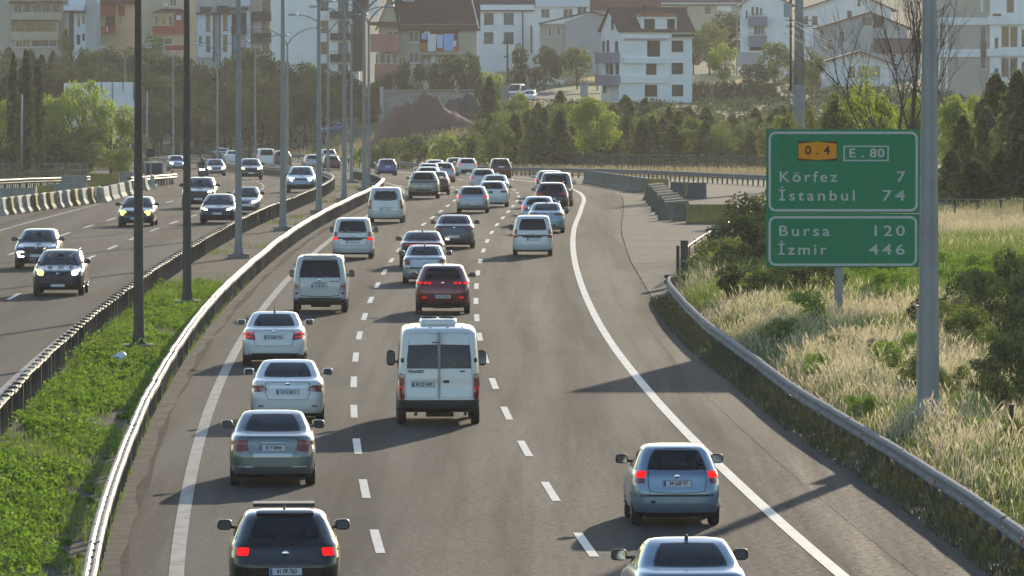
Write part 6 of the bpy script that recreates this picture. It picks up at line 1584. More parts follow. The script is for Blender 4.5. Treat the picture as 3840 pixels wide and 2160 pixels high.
# weeds of the median
def median_weeds(n, y0, y1, o0, o1, dens):
    y = nr.uniform(y0, y1, n); o = nr.uniform(o0, o1, n)
    k = dens(o, y); return (o[k] + CX(y[k])), y[k], o[k]
ctr = []
for i in range(1900):
    yy = rng.uniform(88, 262); o = rng.uniform(-1.45, 1.3)
    lim = .9 if o < .4 else (.55 if yy < 170 else .8)
    if yy > 236 and rng.random() < (yy - 236) / 28: continue
    if o > .55 and yy < 150 and rng.random() < .85: continue
    if rng.random() > lim: continue
    if math.sin(yy * .37 + o * 2) + math.sin(yy * .11) < -1.25: continue
    ctr.append((float(CX(yy)) + o, yy, rng.uniform(.08, .26) * (1 if o < .6 else .6) * (2.1 if rng.random() < .22 else 1)))
ctr = np.array(ctr)
pick = nr.integers(0, len(ctr), 95000)
d = nr.normal(size=(95000, 3)); d /= np.linalg.norm(d, axis=1, keepdims=True)
rr = (ctr[pick, 2] * nr.uniform(.4, 1, 95000) ** .5)[:, None]
P = np.column_stack([ctr[pick, 0], ctr[pick, 1], GZ(ctr[pick, 1]) + .05]) + d * rr * np.array([1.0, 1.25, 1.0]); P[:, 2] = np.abs(P[:, 2] - .05) + .06
V, Fc = quads(P, .085, .8, .9)
o = stuff('weeds', V, Fc, L_WEED, 'lush green weeds filling the near part of the median')
x, y, o2 = median_weeds(26000, 88, 262, -1.6, 1.6, lambda o, y: patchy(o * 2, y, .5) > -.2)
V, Fc = blades(np.column_stack([x, y]), GZ(y) + .04, .22 + 0 * x, .014, .5)
stuff('median_grass', V, Fc, L_GREEN, 'short grass between the weeds of the median')
x, y, o2 = median_weeds(7000, 255, 470, -1.5, 1.6, lambda o, y: patchy(o * 1.5, y, .25) > .35)
V, Fc = blades(np.column_stack([x, y]), GZ(y) + .04, .16 + 0 * x, .02, .6)
stuff('sparse_weeds', V, Fc, L_MID, 'sparse weeds on the bare far part of the median')
# dry grass beyond the outer rail and on the hill
n = 42000
y = nr.uniform(470, 900, n); o = nr.uniform(19.5, 44, n); x = CX(y) + o
k = (x < 34) & (y > 480 + (34 - x) * 4.2) & (patchy(x, y, .12) > -.35) & (x > -60)
V, Fc = blades(np.column_stack([x[k], y[k]]), ground(x[k], y[k]), .75 + 0 * x[k], .05, .4, .5, 1.6)
stuff('dry_bank_grass', V, Fc, leaf_mat('bank_stalks', (.20, .165, .085), (.28, .235, .13), .5, (.5, .42, .22), scale=.4, vary=0), 'pale dry grass on the bank beyond the outer guard rail')
hx = nr.uniform(1860, 2260, 15000); hy = nr.uniform(978, 1015, 15000); x = (hx - 1920) / F * hy
V, Fc = blades(np.column_stack([x, hy]), ground(x, hy), .9 + 0 * x, .07, .4, .5, 1.6)
stuff('meadow', V, Fc, L_DRY, 'sunlit straw coloured meadow behind the parked white suv')
hx = nr.uniform(2595, 2790, 5000); hy = nr.uniform(915, 960, 5000); x = (hx - 1920) / F * hy
V, Fc = blades(np.column_stack([x, hy]), ground(x, hy) + .6, 1.3 + 0 * x, .08, .4, .5, 1.6)
stuff('meadow', V, Fc, L_DRY, 'patch of straw coloured grass right of the white house')
n = 30000
y = nr.uniform(560, 800, n); x = -nr.uniform(20, 75, n)
k = ((x - CX(y)) < -19) | ((x - CX(y)) > 22); x, y = x[k], y[k]
V, Fc = blades(np.column_stack([x, y]), ground(x, y), .6 + 0 * x, .06, .5)
stuff('slope_grass', V, Fc, L_DARK, 'dull green grass on the shaded slope at the left')

# undergrowth on the slopes between the wood and the houses
def clumps(spots, per, size, sc=(1, 1, .7)):
    spots = np.asarray(spots); n = len(spots) * per; pick = np.repeat(np.arange(len(spots)), per)
    d = nr.normal(size=(n, 3)); d /= np.linalg.norm(d, axis=1, keepdims=True)
    P = spots[pick, :3] + d * (spots[pick, 3] * nr.uniform(.3, 1, n) ** .5)[:, None] * np.array(sc)
    return quads(P, size, .65, .5)
sp3 = []
for i in range(2600):
    Y = rng.uniform(690, 960); px = rng.uniform(-80, 3600); x = (px - 1920) / F * Y; off = x - float(CX(Y))
    if off < 22: continue
    if 1220 < px < 1450 and 735 < Y < 900: continue
    if 1380 < px < 1780 and 770 < Y < 840: continue
    if 1880 < px < 2320 and Y > 880: continue
    if px > 2250 and px < 2600 and Y > 880: continue
    if Y < 720 and px > 1350 and px < 1750 : continue
    sp3.append((x, Y, gz(x, Y) + .3, rng.uniform(.7, 1.7)))
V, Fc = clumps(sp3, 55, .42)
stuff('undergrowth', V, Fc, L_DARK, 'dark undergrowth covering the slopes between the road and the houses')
sp4 = []
for i in range(260):
    Y = rng.uniform(520, 760); x = -rng.uniform(24, 90); off = x - float(CX(Y))
    if -20 < off < 22: continue
    sp4.append((x, Y, gz(x, Y) + .1, rng.uniform(.5, 1.3)))
V, Fc = clumps(sp4, 50, .34)
stuff('undergrowth', V, Fc, L_DARK, 'low dark undergrowth beside the oncoming lanes at the left')

# ------------------------------------------------------------------ the road sign
m_green = mat('sign_green', (.004, .20, .092), .55, spec=.15, col2=(.005, .175, .082), scale=1.2, stretch=(4, 1, .3))
m_white = mat('sign_white', (.46, .47, .44), .5, col2=(.38, .39, .36), scale=3, stretch=(3, 1, .4)); m_orange = mat('sign_orange', (.72, .25, .010), .6, spec=.15); m_brown = mat('sign_brown', (.035, .016, .006), .7, spec=.1)
SY = 210.0; sm = SY / F
sg = empty('road_sign', (AT(3160, 1244, SY).x, SY, gz(AT(3160, 1244, SY).x, SY)), 0, 'green motorway direction sign listing Körfez, İstanbul, Bursa and İzmir', 'road sign')
SX = lambda px: (px - 3160) * sm
SZ = lambda py: CAMZ + (185 - py) * sm - sg.location.z + (CAMZ - CAMZ)
def sbox(name, x0, x1, y0, y1, d0, d1, m): return MB().box(SX(x0), SX(x1), d0, d1, SZ(y1), SZ(y0)).build(name, m, sg)
up = sbox('upper_board', 2872, 3449, 484, 799.5, 0, .05, m_green); lo = sbox('lower_board', 2872, 3449, 801, 1002, 0, .05, m_green)
def frame(x0, x1, y0, y1, w, r, parent):
    def rr(x0, x1, z0, z1, r):
        out = []
        for (cx, cz, a) in ((x1 - r, z1 - r, 0), (x0 + r, z1 - r, 90), (x0 + r, z0 + r, 180), (x1 - r, z0 + r, 270)):
            for k in range(7): t = math.radians(a + 15 * k); out.append((cx + r * math.cos(t), cz + r * math.sin(t)))
        return out
    A = rr(SX(x0), SX(x1), SZ(y1), SZ(y0), r); w *= sm; B = rr(SX(x0) + w, SX(x1) - w, SZ(y1) + w, SZ(y0) - w, max(r - w, .002)); n = len(A)
    MB().add([(x, -.004, z) for x, z in A] + [(x, -.004, z) for x, z in B], [(i, (i + 1) % n, n + (i + 1) % n, n + i) for i in range(n)]).build('border', m_white, parent)
frame(2881, 3441, 493, 793, 9, .22, up); frame(2881, 3439, 810, 997, 9, .22, lo); frame(3162, 3332, 546, 604, 5, .02, up)
def st(s, x, base, cap, w, m, parent, al='LEFT'):
    text_part('lettering', s, cap * sm / .70, m, parent, (SX(x), -.006, SZ(base - cap / 2)), (PI / 2, 0, 0), .001, .010 * cap * sm / .70, al, 1.32, fit=w * sm)
for (s, x, b, w, t, wt, pr) in (('Körfez', 2919, 684, 216, '7', 32, up), ('İstanbul', 2918, 754, 284, '74', 84, up), ('Bursa', 2917, 887, 190, '120', 114, lo), ('İzmir', 2916, 957, 182, '446', 134, lo)):
    st(s, x, b, 39, w, m_white, pr); st(t, 3394, b, 39, wt, m_white, pr, 'RIGHT')
P = [(2991, 530), (3138, 530), (3138, 602), (2991, 602)]
MB().add([(SX(x), -.004, SZ(y)) for x, y in P], [(3, 2, 1, 0)]).build('shield_edge', m_brown, up)
P = [(2993, 538), (3064, 531), (3136, 538), (3136, 594), (3064, 600), (2993, 594)]
MB().add([(SX(x), -.006, SZ(y)) for x, y in P], [(5, 4, 3, 2, 1, 0)]).build('route_shield', m_orange, up)
def st2(s, x, base, cap, w, m): text_part('lettering', s, cap * sm / .70, m, up, (SX(x), -.009, SZ(base - cap / 2)), (PI / 2, 0, 0), .001, .02 * cap * sm / .70, 'LEFT', 1.1, fit=w * sm)
st2('0 . 4', 3017, 581, 32, 94, m_brown); st2('E . 80', 3181, 591, 32, 132, m_white)
mb = MB(); mb.box(SX(3130), SX(3160), .06, .085, -.1, SZ(500)); mb.box(SX(3130), SX(3160), .26, .285, -.1, SZ(500)); mb.box(SX(3143), SX(3147), .085, .26, -.1, SZ(500)); mb.build('post', m_pole, sg)
for y in (530, 640, 750, 850, 950): sbox('bracket', 2890, 3430, y, y + 8, .0505, .058, m_galv)

# ------------------------------------------------------------------ concrete barriers
def jersey_mesh(L, h=.85):
    prof = [(-.30, 0), (-.30, .08), (-.17, .30), (-.09, h), (.09, h), (.17, .30), (.30, .08), (.30, 0)]
    mb = MB(); n = len(prof)
    vs = [(-L / 2, y, z) for y, z in prof] + [(L / 2, y, z) for y, z in prof]
    mb.add(vs, [tuple(range(n)), tuple(range(2 * n - 1, n - 1, -1))] + [(i, i + n, (i + 1) % n + n, (i + 1) % n) for i in range(n)])
    me = mb.mesh('concrete_barrier')
    bm = bmesh.new(); bm.from_mesh(me); bmesh.ops.recalc_face_normals(bm, faces=bm.faces); bmesh.ops.bevel(bm, geom=[e for e in bm.edges if e.calc_face_angle(0) > .4], offset=.02, segments=1, affect='EDGES'); bm.to_mesh(me); bm.free()
    return me
JM = {}
def jersey(x, y, rz, m, label, group, L=2.0, h=.85):
    k = (L, h, m.name)
    if k not in JM: JM[k] = jersey_mesh(L, h); JM[k].materials.append(m)
    o = link('concrete_barrier', JM[k], None, None, (x, y, gz(x, y) + .005 + (.085 if (x - CX(y)) < 17 or True else 0) * 0), rz)
    o.location.z = float(GZ(y)) + .004
    return tag(o, label, 'barrier', group)
GA = 'row of concrete barriers at the left roadside'
pat = 'WYWWYWYWWYWYW'
for i in range(13):
    p = ON(12 + i * 30.0, 806 - i * 4.0); p2 = ON(12 + i * 30.0 + 28, 806 - i * 4.0 - 4)
    jersey(p.x, p.y, PI / 2 + rng.uniform(-.03, .06), {'W': m_conc_w, 'Y': m_conc_y}[pat[i]], '%s barrier from the left in the near row, painted %s' % (nth(i), 'white' if pat[i] == 'W' else 'yellow'), GA, 3.5, .92)
for i in range(7):
    p = ON(392 + i * 30, 757 - i * 8.5); p2 = ON(392 + i * 30 + 28, 757 - (i + 1) * 8.5)
    jersey(p.x, p.y, PI / 2 + rng.uniform(-.02, .08), m_conc_w if i % 2 == 0 else m_conc, '%s barrier from the left in the far row, with a sunlit foot' % nth(i), GA, 5.0, .88)
for i, (px, py, m, c, L) in enumerate(((62, 762, m_conc, 'grey', 2.2), (172, 752, m_conc_y, 'yellow', 1.0), (245, 745, m_conc, 'grey', 2.2), (278, 708, m_conc, 'grey', 1.7), (382, 700, m_conc_y, 'yellow', 2.4), (470, 692, m_conc, 'grey', 1.2))):
    p = ON(px, py); jersey(p.x, p.y, rng.uniform(-.05, .05), m, 'shaded %s barrier turned across behind the roadside row, %s from the left' % (c, nth(i)), 'shaded barriers behind the roadside row', L, .9)
GB = 'dark concrete barriers on the paved pull-out'
for i in range(6):
    t = i / 5; p = ON(2222 + 172 * t, 690 + 30 * t); jersey(p.x, p.y, math.radians(97) + rng.uniform(-.05, .05), m_conc_m, '%s barrier of the farther grey row on the paved pull-out' % nth(i), GB, 6.0, .95)
p = ON(2462, 726); jersey(p.x, p.y, .02, m_conc_y, 'mossy yellow barrier closing the farther row on the pull-out', GB, 1.5, .95)
for i in range(8):
    t = i / 7; p = ON(2456 + 76 * t, 748 + 74 * t); jersey(p.x, p.y, math.radians(78) + rng.uniform(-.06, .06), m_conc_m, '%s barrier of the nearer sawtooth row on the paved pull-out' % nth(i), GB, 5.2, .95)
p = ON(2668, 836); jersey(p.x, p.y, .0, m_conc_y, 'long mossy yellow barrier across the near end of the pull-out row', GB, 2.6, .95)
p = ON(2556, 828); jersey(p.x, p.y, .3, m_conc_m, 'grey barrier at the near corner of the pull-out row', GB, .8, .92)
p = ON(2820, 840); jersey(p.x, p.y, .0, m_conc_g, 'dark barrier behind the rusty fence next to the mossy yellow one', GB, 1.2, .95)
p = ON(2548, 742); jersey(p.x, p.y, .0, m_conc_g, 'dark barrier between the two rows on the pull-out, left piece', GB, 1.1, .95)
p = ON(2607, 744); b = jersey(p.x, p.y, .0, m_conc_g, 'dark barrier with a yellow wedge painted on it', GB, 1.35, .95)
MB().add([(-.62, -.30, .12), (-.52, -.30, .12), (-.40, -.10, .86), (-.72, -.10, .86)], [(0, 1, 2, 3)]).build('yellow_wedge', m_conc_y, b)
for i, (a, bb) in enumerate((((-34.2, 440), (-29.2, 470)), ((-25.6, 462), (-24.2, 492)))):
    n = 8; guard_rail('short bright guard rail behind the left roadside barriers, %s' % ('left piece' if i == 0 else 'right piece'), [(a[0] + (bb[0] - a[0]) * k / n, a[1] + (bb[1] - a[1]) * k / n, gz(a[0] + (bb[0] - a[0]) * k / n, a[1] + (bb[1] - a[1]) * k / n)) for k in range(n + 1)], sides=((.08, 0), (.08, 1)), post=PLAIN)

# ------------------------------------------------------------------ fences
def picket_fence(label, P, Q, n, h, w, m, rails=2, cap=0.0, mesh=None, posts='picket', cat='fence'):
    P, Q = Vector(P), Vector(Q); root = empty('fence', P, 0, label, cat); d = Q - P; hd = math.atan2(d.y, d.x)
    me = MB().box(-w / 2, w / 2, -.03, .03, -.3, h).mesh(posts); me.materials.append(m)
    for i in range(n):
        p = P + d * (i / (n - 1)); o = bpy.data.objects.new(posts, me); COL.objects.link(o); o.parent = root
        o.location = (p.x - P.x, p.y - P.y, gz(p.x, p.y) - P.z); o.rotation_euler = (rng.gauss(0, .02), rng.gauss(0, .025), hd); o.scale = (rng.uniform(.8, 1.2), 1, rng.uniform(.93, 1.05))
    N = 14
    for r in range(rails):
        mb = MB(); zz = h * (.25 + .6 * r / max(rails - 1, 1))
        mb.tube([(d.x * i / N, d.y * i / N + .05, gz(P.x + d.x * i / N, P.y + d.y * i / N) - P.z + zz) for i in range(N + 1)], cap or .025, 4); mb.build('rail', m, root)
    if mesh:
        vs = []; 
        for i in range(N + 1):
            x, y = d.x * i / N, d.y * i / N; z = gz(P.x + x, P.y + y) - P.z; vs += [(x, y - .04, z + .02), (x, y - .04, z + h * .98)]
        MB().add(vs, [(2 * i, 2 * i + 2, 2 * i + 3, 2 * i + 1) for i in range(N)]).build('wire_mesh', mesh, root)
        mb = MB(); mb.tube([Vector(v) for v in vs[1::2]], .022, 4); mb.build('top_wire', m_galv, root)
    return root
def g3(px, y, row=None):
    x = (px - 1920) / F * y; return (x, y, gz(x, y))
m_mesh = mesh_mat('chain_link', (.10, .095, .085), .62); m_mesh_b = mesh_mat('brown_mesh', (.13, .108, .082), .30)
picket_fence('fence of close dark timber pickets behind the left barriers', g3(-10, 462), g3(335, 492), 46, 1.25, .075, m_wood, 2)
picket_fence('second fence of grey pickets with pale tops farther behind on the left', g3(-10, 585), g3(325, 615), 40, 1.2, .08, mat('grey_timber', (.16, .155, .15), .8), 2)
fp = [(27, 560), (21.5, 590), (7.5, 640), (-3.6, 700), (-14, 750)]
k = 0
for (a, b) in zip(fp[:-1], fp[1:]):
    k += 1
    picket_fence('tall brown wire mesh fence in front of the plantation, %s stretch from the right' % nth(k - 1), (a[0], a[1], gz(*a)), (b[0], b[1], gz(*b)), max(6, int(math.dist(a, b) / 3)), 1.75, .06, m_wood, 0, mesh=m_mesh_b, posts='fence_post')
picket_fence('chain link fence on dark posts at the right, above the dry grass', (16.5, 322, gz(16.5, 322)), (26.5, 300, gz(26.5, 300)), 12, 1.25, .06, m_wood, 0, mesh=m_mesh, posts='fence_post')
rf = picket_fence('rusty fence of steel posts and bars between the pull-out and the dark shrubs', (6.45, 262, 0.0), (13.6, 352, gz(13.6, 352)), 20, 1.2, .09, m_rust, 3, posts='fence_post', mesh=mesh_mat('rusty_mesh', (.10, .06, .04), .75))
ep = empty('gate_post', (6.25, 258.5, 0), 0, 'pair of dark end posts where the rusty fence begins', 'post')
MB().box(-.10, .02, -.1, .1, -.1, 1.55).build('post', m_wood, ep); MB().box(.06, .34, -.08, .08, -.1, 1.75).build('post', m_pole_d, ep); MB().box(-.12, .36, -.11, -.082, .95, 1.0).build('bar', m_galv, ep)
sp_ = empty('marker_post', (AT(3793, 1768, 143).x, 143, gz(AT(3793, 1768, 143).x, 143)), 0, 'short black stake in the dry grass at the right edge', 'post')
MB().box(-.05, .05, -.05, .05, -.2, .95).build('stake', m_black, sp_); MB().box(-.055, .055, -.055, .055, .951, .98).build('cap', m_trim, sp_)

# ------------------------------------------------------------------ roadside things on the left
p = ON(580, 694); c = empty('site_cabin', p, .1, 'dark metal site cabin in a frame at the end of the left barriers', 'cabin')
MB().box(-.62, .52, 0, 1.6, .25, 1.52).build('body', W_DARK, c)
for x in (-.66, .56): MB().box(x - .05, x + .05, -.06, .04, 0, 1.62).build('leg', m_pole, c)
MB().box(-.7, .62, -.08, 1.7, 1.53, 1.62).build('roof', m_pole, c); MB().box(-.5, .2, -.03, -.003, .5, 1.3).build('panel', m_trim, c); MB().box(.25, .46, -.03, -.003, .35, .8).build('lamp_box', m_galv, c); MB().box(-.6, .5, -.1, -.03, .1, .2).build('step', m_rust, c)
p = AT(565, 575, 470); z = gz(p.x, 470); b = empty('sign_board', (p.x, 470, z), 0, 'small dark board seen from behind on a post above the site cabin', 'sign'); MB().box(-.28, .28, 0, .04, p.z - z - .25, p.z - z + .32).build('board', W_DARK, b); MB().box(-.04, .04, .05, .1, 0, p.z - z + .3).build('post', m_pole, b)
p = ON(646, 688); d = empty('delineator', p, 0, 'red and white striped marker post on the edge of the oncoming lanes', 'marker post')
for i in range(5): MB().box(-.09, .09, -.05, .05, .06 + i * .17, .06 + i * .17 + .168).build('stripe', m_red if i % 2 == 0 else m_white, d)
MB().box(-.2, .2, -.2, .2, 0, .058).build('foot', m_black, d)
for (px, y, top, lab, arm) in ((82, 520, 355, 'plain grey steel pole at the left before the cypresses', 0), (551, 545, 345, 'grey steel pole with a short side bracket right of the first brown lamp post', 1)):
    x = (px - 1920) / F * y; z = gz(x, y); t = AT(px, top, y).z - z; q = empty('steel_pole', (x, y, z), 0, lab, 'pole')
    MB().tube([(0, 0, -.1), (0, 0, t)], [.09, .075], 8).build('pole', m_pole, q, smooth=True)
    MB().tube([(0, 0, t), (0, 0, t + .06)], [.085, .03], 8).build('cap', m_pole, q)
    if arm: MB().tube([(0, 0, t - 1.7), (.9, 0, t - 1.66), (1.05, 0, t - 1.9)], .03, 6).build('bracket', m_pole, q)
p = ON(455, 1390); b = empty('plastic_bag', (p.x, p.y, p.z + .42), .3, 'crumpled white plastic bag lying in the green weeds', 'bag')
mb = MB(); mb.blob((0, 0, 0), (.16, .10, .10), 1.1, 12, 8); r = random.Random(3); mb.v = [(x + r.gauss(0, .018), y + r.gauss(0, .018), z_ + r.gauss(0, .018)) for x, y, z_ in mb.v]; mb.build('bag', mat('white_plastic', (.8, .8, .78), .4), b); mb = MB(); mb.blob((-.2, 0, -.02), (.09, .04, .03), 1, 8, 5); mb.build('handle', mat('white_plastic', (.8, .8, .78), .4), b)

# ------------------------------------------------------------------ poles and wires on the right
y = 450.0; x = (2996 - 1920) / F * y; z = gz(x, y); up_ = empty('concrete_pole', (x, y, z), 0, 'tall tapered concrete power pole rising behind the green sign', 'power pole'); tz = AT(2996, -60, y).z - z; cz_ = AT(2996, 320, y).z - z
MB().tube([(0, 0, -.2), (0, 0, cz_)], [.46, .42], 10).build('base', m_conc, up_, smooth=True); MB().tube([(0, 0, cz_), (0, 0, tz)], [.36, .26], 10).build('shaft', m_conc, up_, smooth=True)
MB().box(-.62, -.48, -.08, .08, AT(2996, 340, y).z - z, tz).build('cable_duct', m_wood, up_); MB().box(-1.0, -.5, -.2, .2, AT(0, 65, y).z - z, AT(0, 12, y).z - z).build('transformer_box', W_GREY, up_)
for pyy in (78, 100): MB().box(-.9, .9, -.06, .06, AT(0, pyy, y).z - z, AT(0, pyy - 4, y).z - z).build('cross_arm', m_galv, up_)
for i, (a, b) in enumerate((((2945, 72), (3480, 262)), ((2945, 98), (3480, 285)), ((2935, 118), (3480, 320)), ((2950, 60), (3480, 236)))):
    p, q = AT(a[0], a[1], 449.3 + i * .2), AT(b[0], b[1], 330); w = MB(); w.tube([p + (q - p) * t + Vector((0, 0, -.5 * math.sin(t * PI))) for t in np.linspace(0, 1, 16)], .014, 5)
    tag(w.build('power_line', m_galv), '%s power line sloping down right from the concrete pole' % nth(i), 'cable', 'power lines from the concrete pole')
for (px, yb, yt, Y, lab) in ((2764, 205, 45, 1000, 'thin street light pole beside the pale grey house'), (2240, 332, 195, 955, 'thin street light pole beside the lawn below the shed'),):
    p = AT(px, yb, Y); z = gz(p.x, Y); t = AT(px, yt, Y).z - z; q = empty('street_light', (p.x, Y, z), 0, lab, 'street light')
    MB().tube([(0, 0, -.3), (0, 0, t)], [.13, .09], 6).build('pole', m_pole, q); MB().tube([(0, 0, t), (-.9, 0, t + .1)], .05, 5).build('arm', m_pole, q); mb = MB(); mb.blob((-1.2, 0, t + .06), (.4, .16, .12), .8, 8, 5); mb.build('lamp_head', m_lamp, q)
p = AT(1903, 292, 900); z = gz(p.x, 900); t = AT(1903, 140, 900).z - z; q = empty('utility_pole', (p.x, 900, z), 0, 'old timber utility pole with a short cross arm left of the parked white suv', 'utility pole')
MB().tube([(0, 0, -.3), (0, 0, t)], [.16, .1], 7).build('pole', m_wood, q); MB().box(-.7, .7, -.06, .06, t - .7, t - .55).build('cross_arm', m_wood, q); MB().box(-.5, .2, -.1, .1, t - 2.6, t - 2.4).build('bracket', m_galv, q)
p = AT(2190, 346, 905); q = empty('wheelie_bin', (p.x, 905, gz(p.x, 905)), .2, 'grey wheelie bin on the lawn left of the white house', 'bin'); hb = AT(0, 316, 905).z - q.location.z
MB().add([(-.36, -.3, 0), (.36, -.3, 0), (.36, .3, 0), (-.36, .3, 0), (-.46, -.4, hb), (.46, -.4, hb), (.46, .4, hb), (-.46, .4, hb)], [(3, 2, 1, 0), (0, 1, 5, 4), (1, 2, 6, 5), (2, 3, 7, 6), (3, 0, 4, 7)]).build('body', W_GREY, q); MB().box(-.5, .5, -.45, .45, hb + .002, hb + .1).build('lid', W_LILAC, q)

# ------------------------------------------------------------------ parked vehicles on the hill
def parked(name, kind, px, py, Y, hd, col, lab, cat='car', **k):
    p = AT(px, py, Y); v, S = make_vehicle(dict(name=name, kind=kind, at=(p.x, Y), px=0, py=0, col=col, label=lab, cat=cat, group='vehicles parked on the hillside', **k))
    v.rotation_euler = (0, 0, hd); v.location.z += .07
    if k.get('lift'): v.location.z += k['lift']
    return v
parked('suv', 'suv', 2052, 325, 972, -PI / 2, P_WHITE, 'white suv parked sideways by the straw coloured meadow', L=4.75, W=1.88, H=1.68, R=.38)
parked('van', 't4', 1935, 368, 912, PI * .93, P_WHITE, 'white van parked nose forward on the hill street', 'van', L=4.8, H=2.1, front=True, frontbits=[([(3.4, .62), (4.6, .62), (4.6, .78), (3.4, .78)], m_trim, 'grille')])
parked('hatchback', 'hatch', 1985, 375, 905, PI * .95, P_WHITE, 'white hatchback parked in front of the white van on the hill', front=True, heads=[(rc(3.1, 3.45, .68, .80), m_head)])
p = ON(1250, 508, 0, 500); parked('sedan', 'sedan', 1250, 508, p.y, PI * .80, P_ICE, 'pale blue car coming down the side street behind the lamp posts', front=True, heads=[(rc(3.1, 3.45, .62, .74), m_head)])

# ------------------------------------------------------------------ motorcycles and riders
def skin_body(name, pts, edges, rad, m, parent=None):
    me = bpy.data.meshes.new(name); me.from_pydata(pts, edges, []); o = bpy.data.objects.new(name, me); COL.objects.link(o)
    md = o.modifiers.new('skin', 'SKIN'); md.use_smooth_shade = True
    for i, r in enumerate(rad): me.skin_vertices[0].data[i].radius = (r, r)
    me.skin_vertices[0].data[0].use_root = True
    o.modifiers.new('sub', 'SUBSURF').levels = 1; o.modifiers['sub'].render_levels = 1
    me.materials.append(m); o.parent = parent
    return o
m_jacket = mat('dark_jacket', (.025, .025, .028), .8); m_helmet = mat('black_helmet', (.02, .02, .022), .25, coat=.6); m_skin = mat('skin', (.42, .26, .19), .6)
def motorbike(px, py, came_, lab_b, lab_r):
    p = ON(px * 1.4907, py * 1.4907); dx, dy = cdir(p.y); hd = -math.atan2(dx, dy) + (PI if came_ else 0)
    b = empty('motorcycle', (p.x, p.y, float(GZ(p.y))), hd, lab_b, 'motorcycle')
    for y in (-.68, .72):
        mb = MB(); mb.lathe([(.20, -.06), (.29, -.06), (.31, 0), (.29, .06), (.20, .06)], 18, axis='x', o=(0, y, .31)); w = mb.build('wheel', m_tyre, b, smooth=True); MB().lathe([(.20, -.03), (.20, .03), (.04, .05), (.04, -.05), (.20, -.03)], 14, axis='x', o=(0, y, .31)).build('rim', m_rim, w)
    mb = MB(); mb.blob((0, .22, .82), (.17, .36, .16), .8, 12, 8); mb.build('tank', P_BLACK, b, smooth=True)
    mb = MB(); mb.blob((0, -.42, .80), (.15, .42, .09), .8, 12, 6); mb.build('saddle', m_trim, b, smooth=True)
    mb = MB(); mb.blob((0, .05, .48), (.20, .32, .22), .7, 12, 8); mb.build('engine', m_under, b, smooth=True)
    MB().tube([(0, .72, .31), (0, .52, .95)], .05, 6).build('fork', m_galv, b); MB().tube([(-.40, .34, 1.05), (-.2, .5, 1.0), (.2, .5, 1.0), (.40, .34, 1.05)], .022, 6).build('handlebar', m_trim, b)
    mb = MB(); mb.blob((0, .68, .92), (.22, .12, .24), .8, 12, 8); mb.build('fairing', P_BLACK, b, smooth=True)
    for s in (-.12, .12): mb = MB(); mb.blob((s, .79, .88), (.09, .05, .07), 1, 10, 6); mb.build('headlight', m_head_l if came_ else m_head, b)
    mb = MB(); mb.box(-.08, .08, -.87, -.84, .74, .82); mb.build('tail_lamp', m_tail, b); MB().box(-.10, .10, -.90, -.88, .50, .64).build('number_plate', m_plate, b)
    pts = [(0, -.22, .92), (0, -.14, 1.12), (0, -.06, 1.34), (0, -.02, 1.46), (0, .01, 1.53), (-.20, -.05, 1.40), (-.30, .14, 1.20), (-.37, .36, 1.08), (.20, -.05, 1.40), (.30, .14, 1.20), (.37, .36, 1.08),
           (-.12, -.14, .90), (-.25, .18, .80), (-.22, -.02, .42), (-.23, .12, .36), (.12, -.14, .90), (.25, .18, .80), (.22, -.02, .42), (.23, .12, .36)]
    ed = [(0, 1), (1, 2), (2, 3), (3, 4), (2, 5), (5, 6), (6, 7), (2, 8), (8, 9), (9, 10), (0, 11), (11, 12), (12, 13), (13, 14), (0, 15), (15, 16), (16, 17), (17, 18)]
    rad = [.17, .16, .17, .08, .06, .085, .06, .045, .085, .06, .045, .11, .085, .06, .05, .11, .085, .06, .05]
    rr_ = empty('person', b.location, hd, lab_r, 'person'); skin_body('body', pts, ed, rad, m_jacket, rr_)
    mb = MB(); mb.blob((0, .04, 1.66), (.135, .155, .155), 1, 14, 10); mb.build('helmet', m_helmet, rr_, smooth=True)
    mb = MB(); mb.blob((0, .10, 1.67), (.11, .105, .06), .9, 12, 6); mb.build('visor', m_pane, rr_, smooth=True)
motorbike(1055, 429, False, 'dark motorcycle ridden away from the camera beside the outer rail', 'rider in dark clothes and helmet seen from behind on the motorcycle')
motorbike(508, 455, True, 'oncoming motorcycle with two bright headlights', 'rider in a dark jacket on the oncoming motorcycle')
# people behind glass
def sitter(v, x, y, z, lab, m=m_jacket):
    mw = Matrix.Translation(v.location) @ v.rotation_euler.to_matrix().to_4x4()
    r = empty('person', mw @ Vector((x, y, z)), v.rotation_euler.z, lab, 'person')
    pts = [(0, 0, .12), (0, -.02, .32), (0, -.03, .50), (0, -.02, .60), (0, .0, .68), (-.19, 0, .50), (-.24, .20, .34), (-.14, .42, .40), (.19, 0, .50), (.24, .20, .34), (.14, .42, .40), (-.10, .22, .12), (-.14, .46, .14), (.10, .22, .12), (.14, .46, .14)]
    ed = [(0, 1), (1, 2), (2, 3), (3, 4), (2, 5), (5, 6), (6, 7), (2, 8), (8, 9), (9, 10), (0, 11), (11, 12), (0, 13), (13, 14)]
    skin_body('body', pts, ed, [.15, .15, .15, .07, .055, .08, .055, .04, .08, .055, .04, .09, .08, .09, .08], m, r)
    mb = MB(); mb.blob((0, .03, .79), (.085, .105, .125), 1, 12, 10); mb.blob((0, .14, .77), (.015, .02, .025), 1, 6, 4); mb.build('head', m_skin, r, smooth=True)
    mb = MB(); mb.blob((0, .0, .82), (.095, .11, .115), 1, 12, 8); mb.build('hair', m_trim, r, smooth=True)
by = {v['label'][:24]: v for v, S in TR}
sitter(by['light blue hatchback wit'], -.36 if False else .36 * -1, .22, .46, 'driver seen through the rear window of the light blue hatchback')
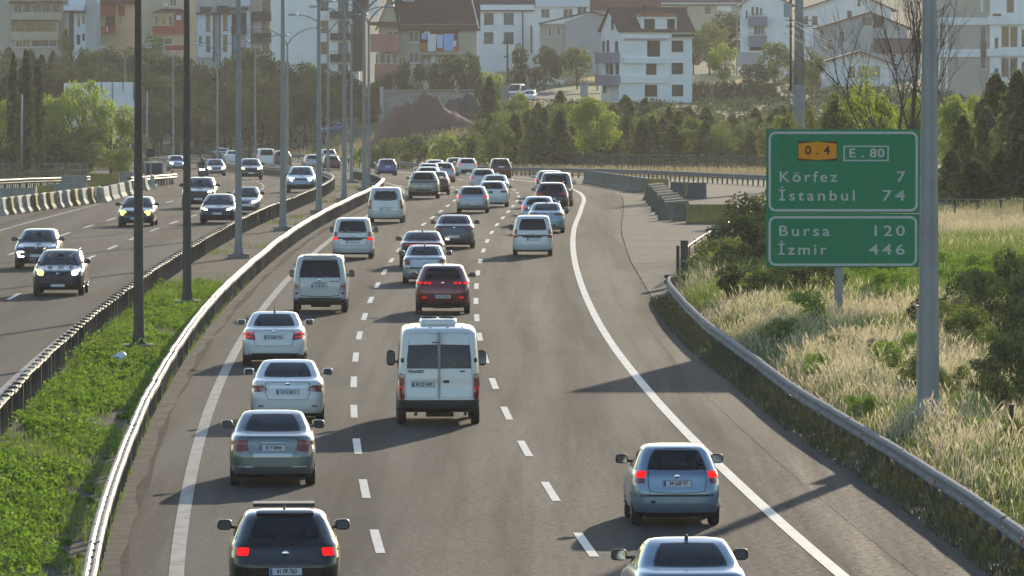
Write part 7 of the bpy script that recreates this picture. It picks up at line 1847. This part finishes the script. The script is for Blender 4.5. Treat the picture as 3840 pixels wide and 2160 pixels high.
sitter(by['navy crossover with whit'], -.38, .30, .58, 'driver behind the windscreen of the navy crossover')
sitter(by['navy crossover with whit'], .38, .30, .58, 'front passenger behind the windscreen of the navy crossover', mat('red_jumper', (.2, .05, .04), .9))
p = AT(1594, 236, 904.2); r = empty('person', p, PI, 'person in a pale blue top standing on the lower balcony of the cream house', 'person')
pts = [(0, 0, .9), (0, 0, 1.15), (0, 0, 1.4), (0, 0, 1.52), (-.2, 0, 1.38), (-.26, .03, 1.1), (-.24, .1, .88), (.2, 0, 1.38), (.26, .03, 1.1), (.24, .1, .88), (-.1, 0, .85), (-.11, 0, .45), (-.11, .02, .02), (.1, 0, .85), (.11, 0, .45), (.11, .02, .02)]
skin_body('body', pts, [(0, 1), (1, 2), (2, 3), (2, 4), (4, 5), (5, 6), (2, 7), (7, 8), (8, 9), (0, 10), (10, 11), (11, 12), (0, 13), (13, 14), (14, 15)], [.15, .14, .15, .06, .07, .05, .04, .07, .05, .04, .1, .07, .055, .1, .07, .055], mat('pale_blue_cloth', (.35, .45, .6), .9), r)
mb = MB(); mb.blob((0, .02, 1.66), (.085, .1, .12), 1, 12, 8); mb.build('head', m_skin, r, smooth=True); r.location.z -= 1.0

# ------------------------------------------------------------------ the hazy evening air
def haze(density, aniso, col):
    m, nt, out = node_mat('air')
    v = nt.nodes.new('ShaderNodeVolumePrincipled')
    v.inputs['Color'].default_value = c4(col); v.inputs['Density'].default_value = density; v.inputs['Anisotropy'].default_value = aniso
    nt.links.new(v.outputs[0], out.inputs['Volume'])
    o = MB().box(-520, 520, -180, 1490, -9, 62).build('haze', m)
    o['kind'] = 'stuff'; o['label'] = 'thin warm evening haze between the camera and the hillside'; o['category'] = 'haze'
    o.visible_shadow = True
haze(.000078, .40, (.99, .97, .94))

# ------------------------------------------------------------------ lettering becomes mesh
dg = bpy.context.evaluated_depsgraph_get()
for o in TEXTS:
    me = bpy.data.meshes.new_from_object(o.evaluated_get(dg))
    n = bpy.data.objects.new(o.name, me); COL.objects.link(n)
    n.parent = o.parent; n.location = o.location; n.rotation_euler = o.rotation_euler; n.scale = o.scale
    if 'fit' in o:
        xs = [v.co.x for v in me.vertices]; n.scale.x = o['fit'] / (max(xs) - min(xs))
    nm = o.name; bpy.data.objects.remove(o); n.name = nm.split('.')[0]
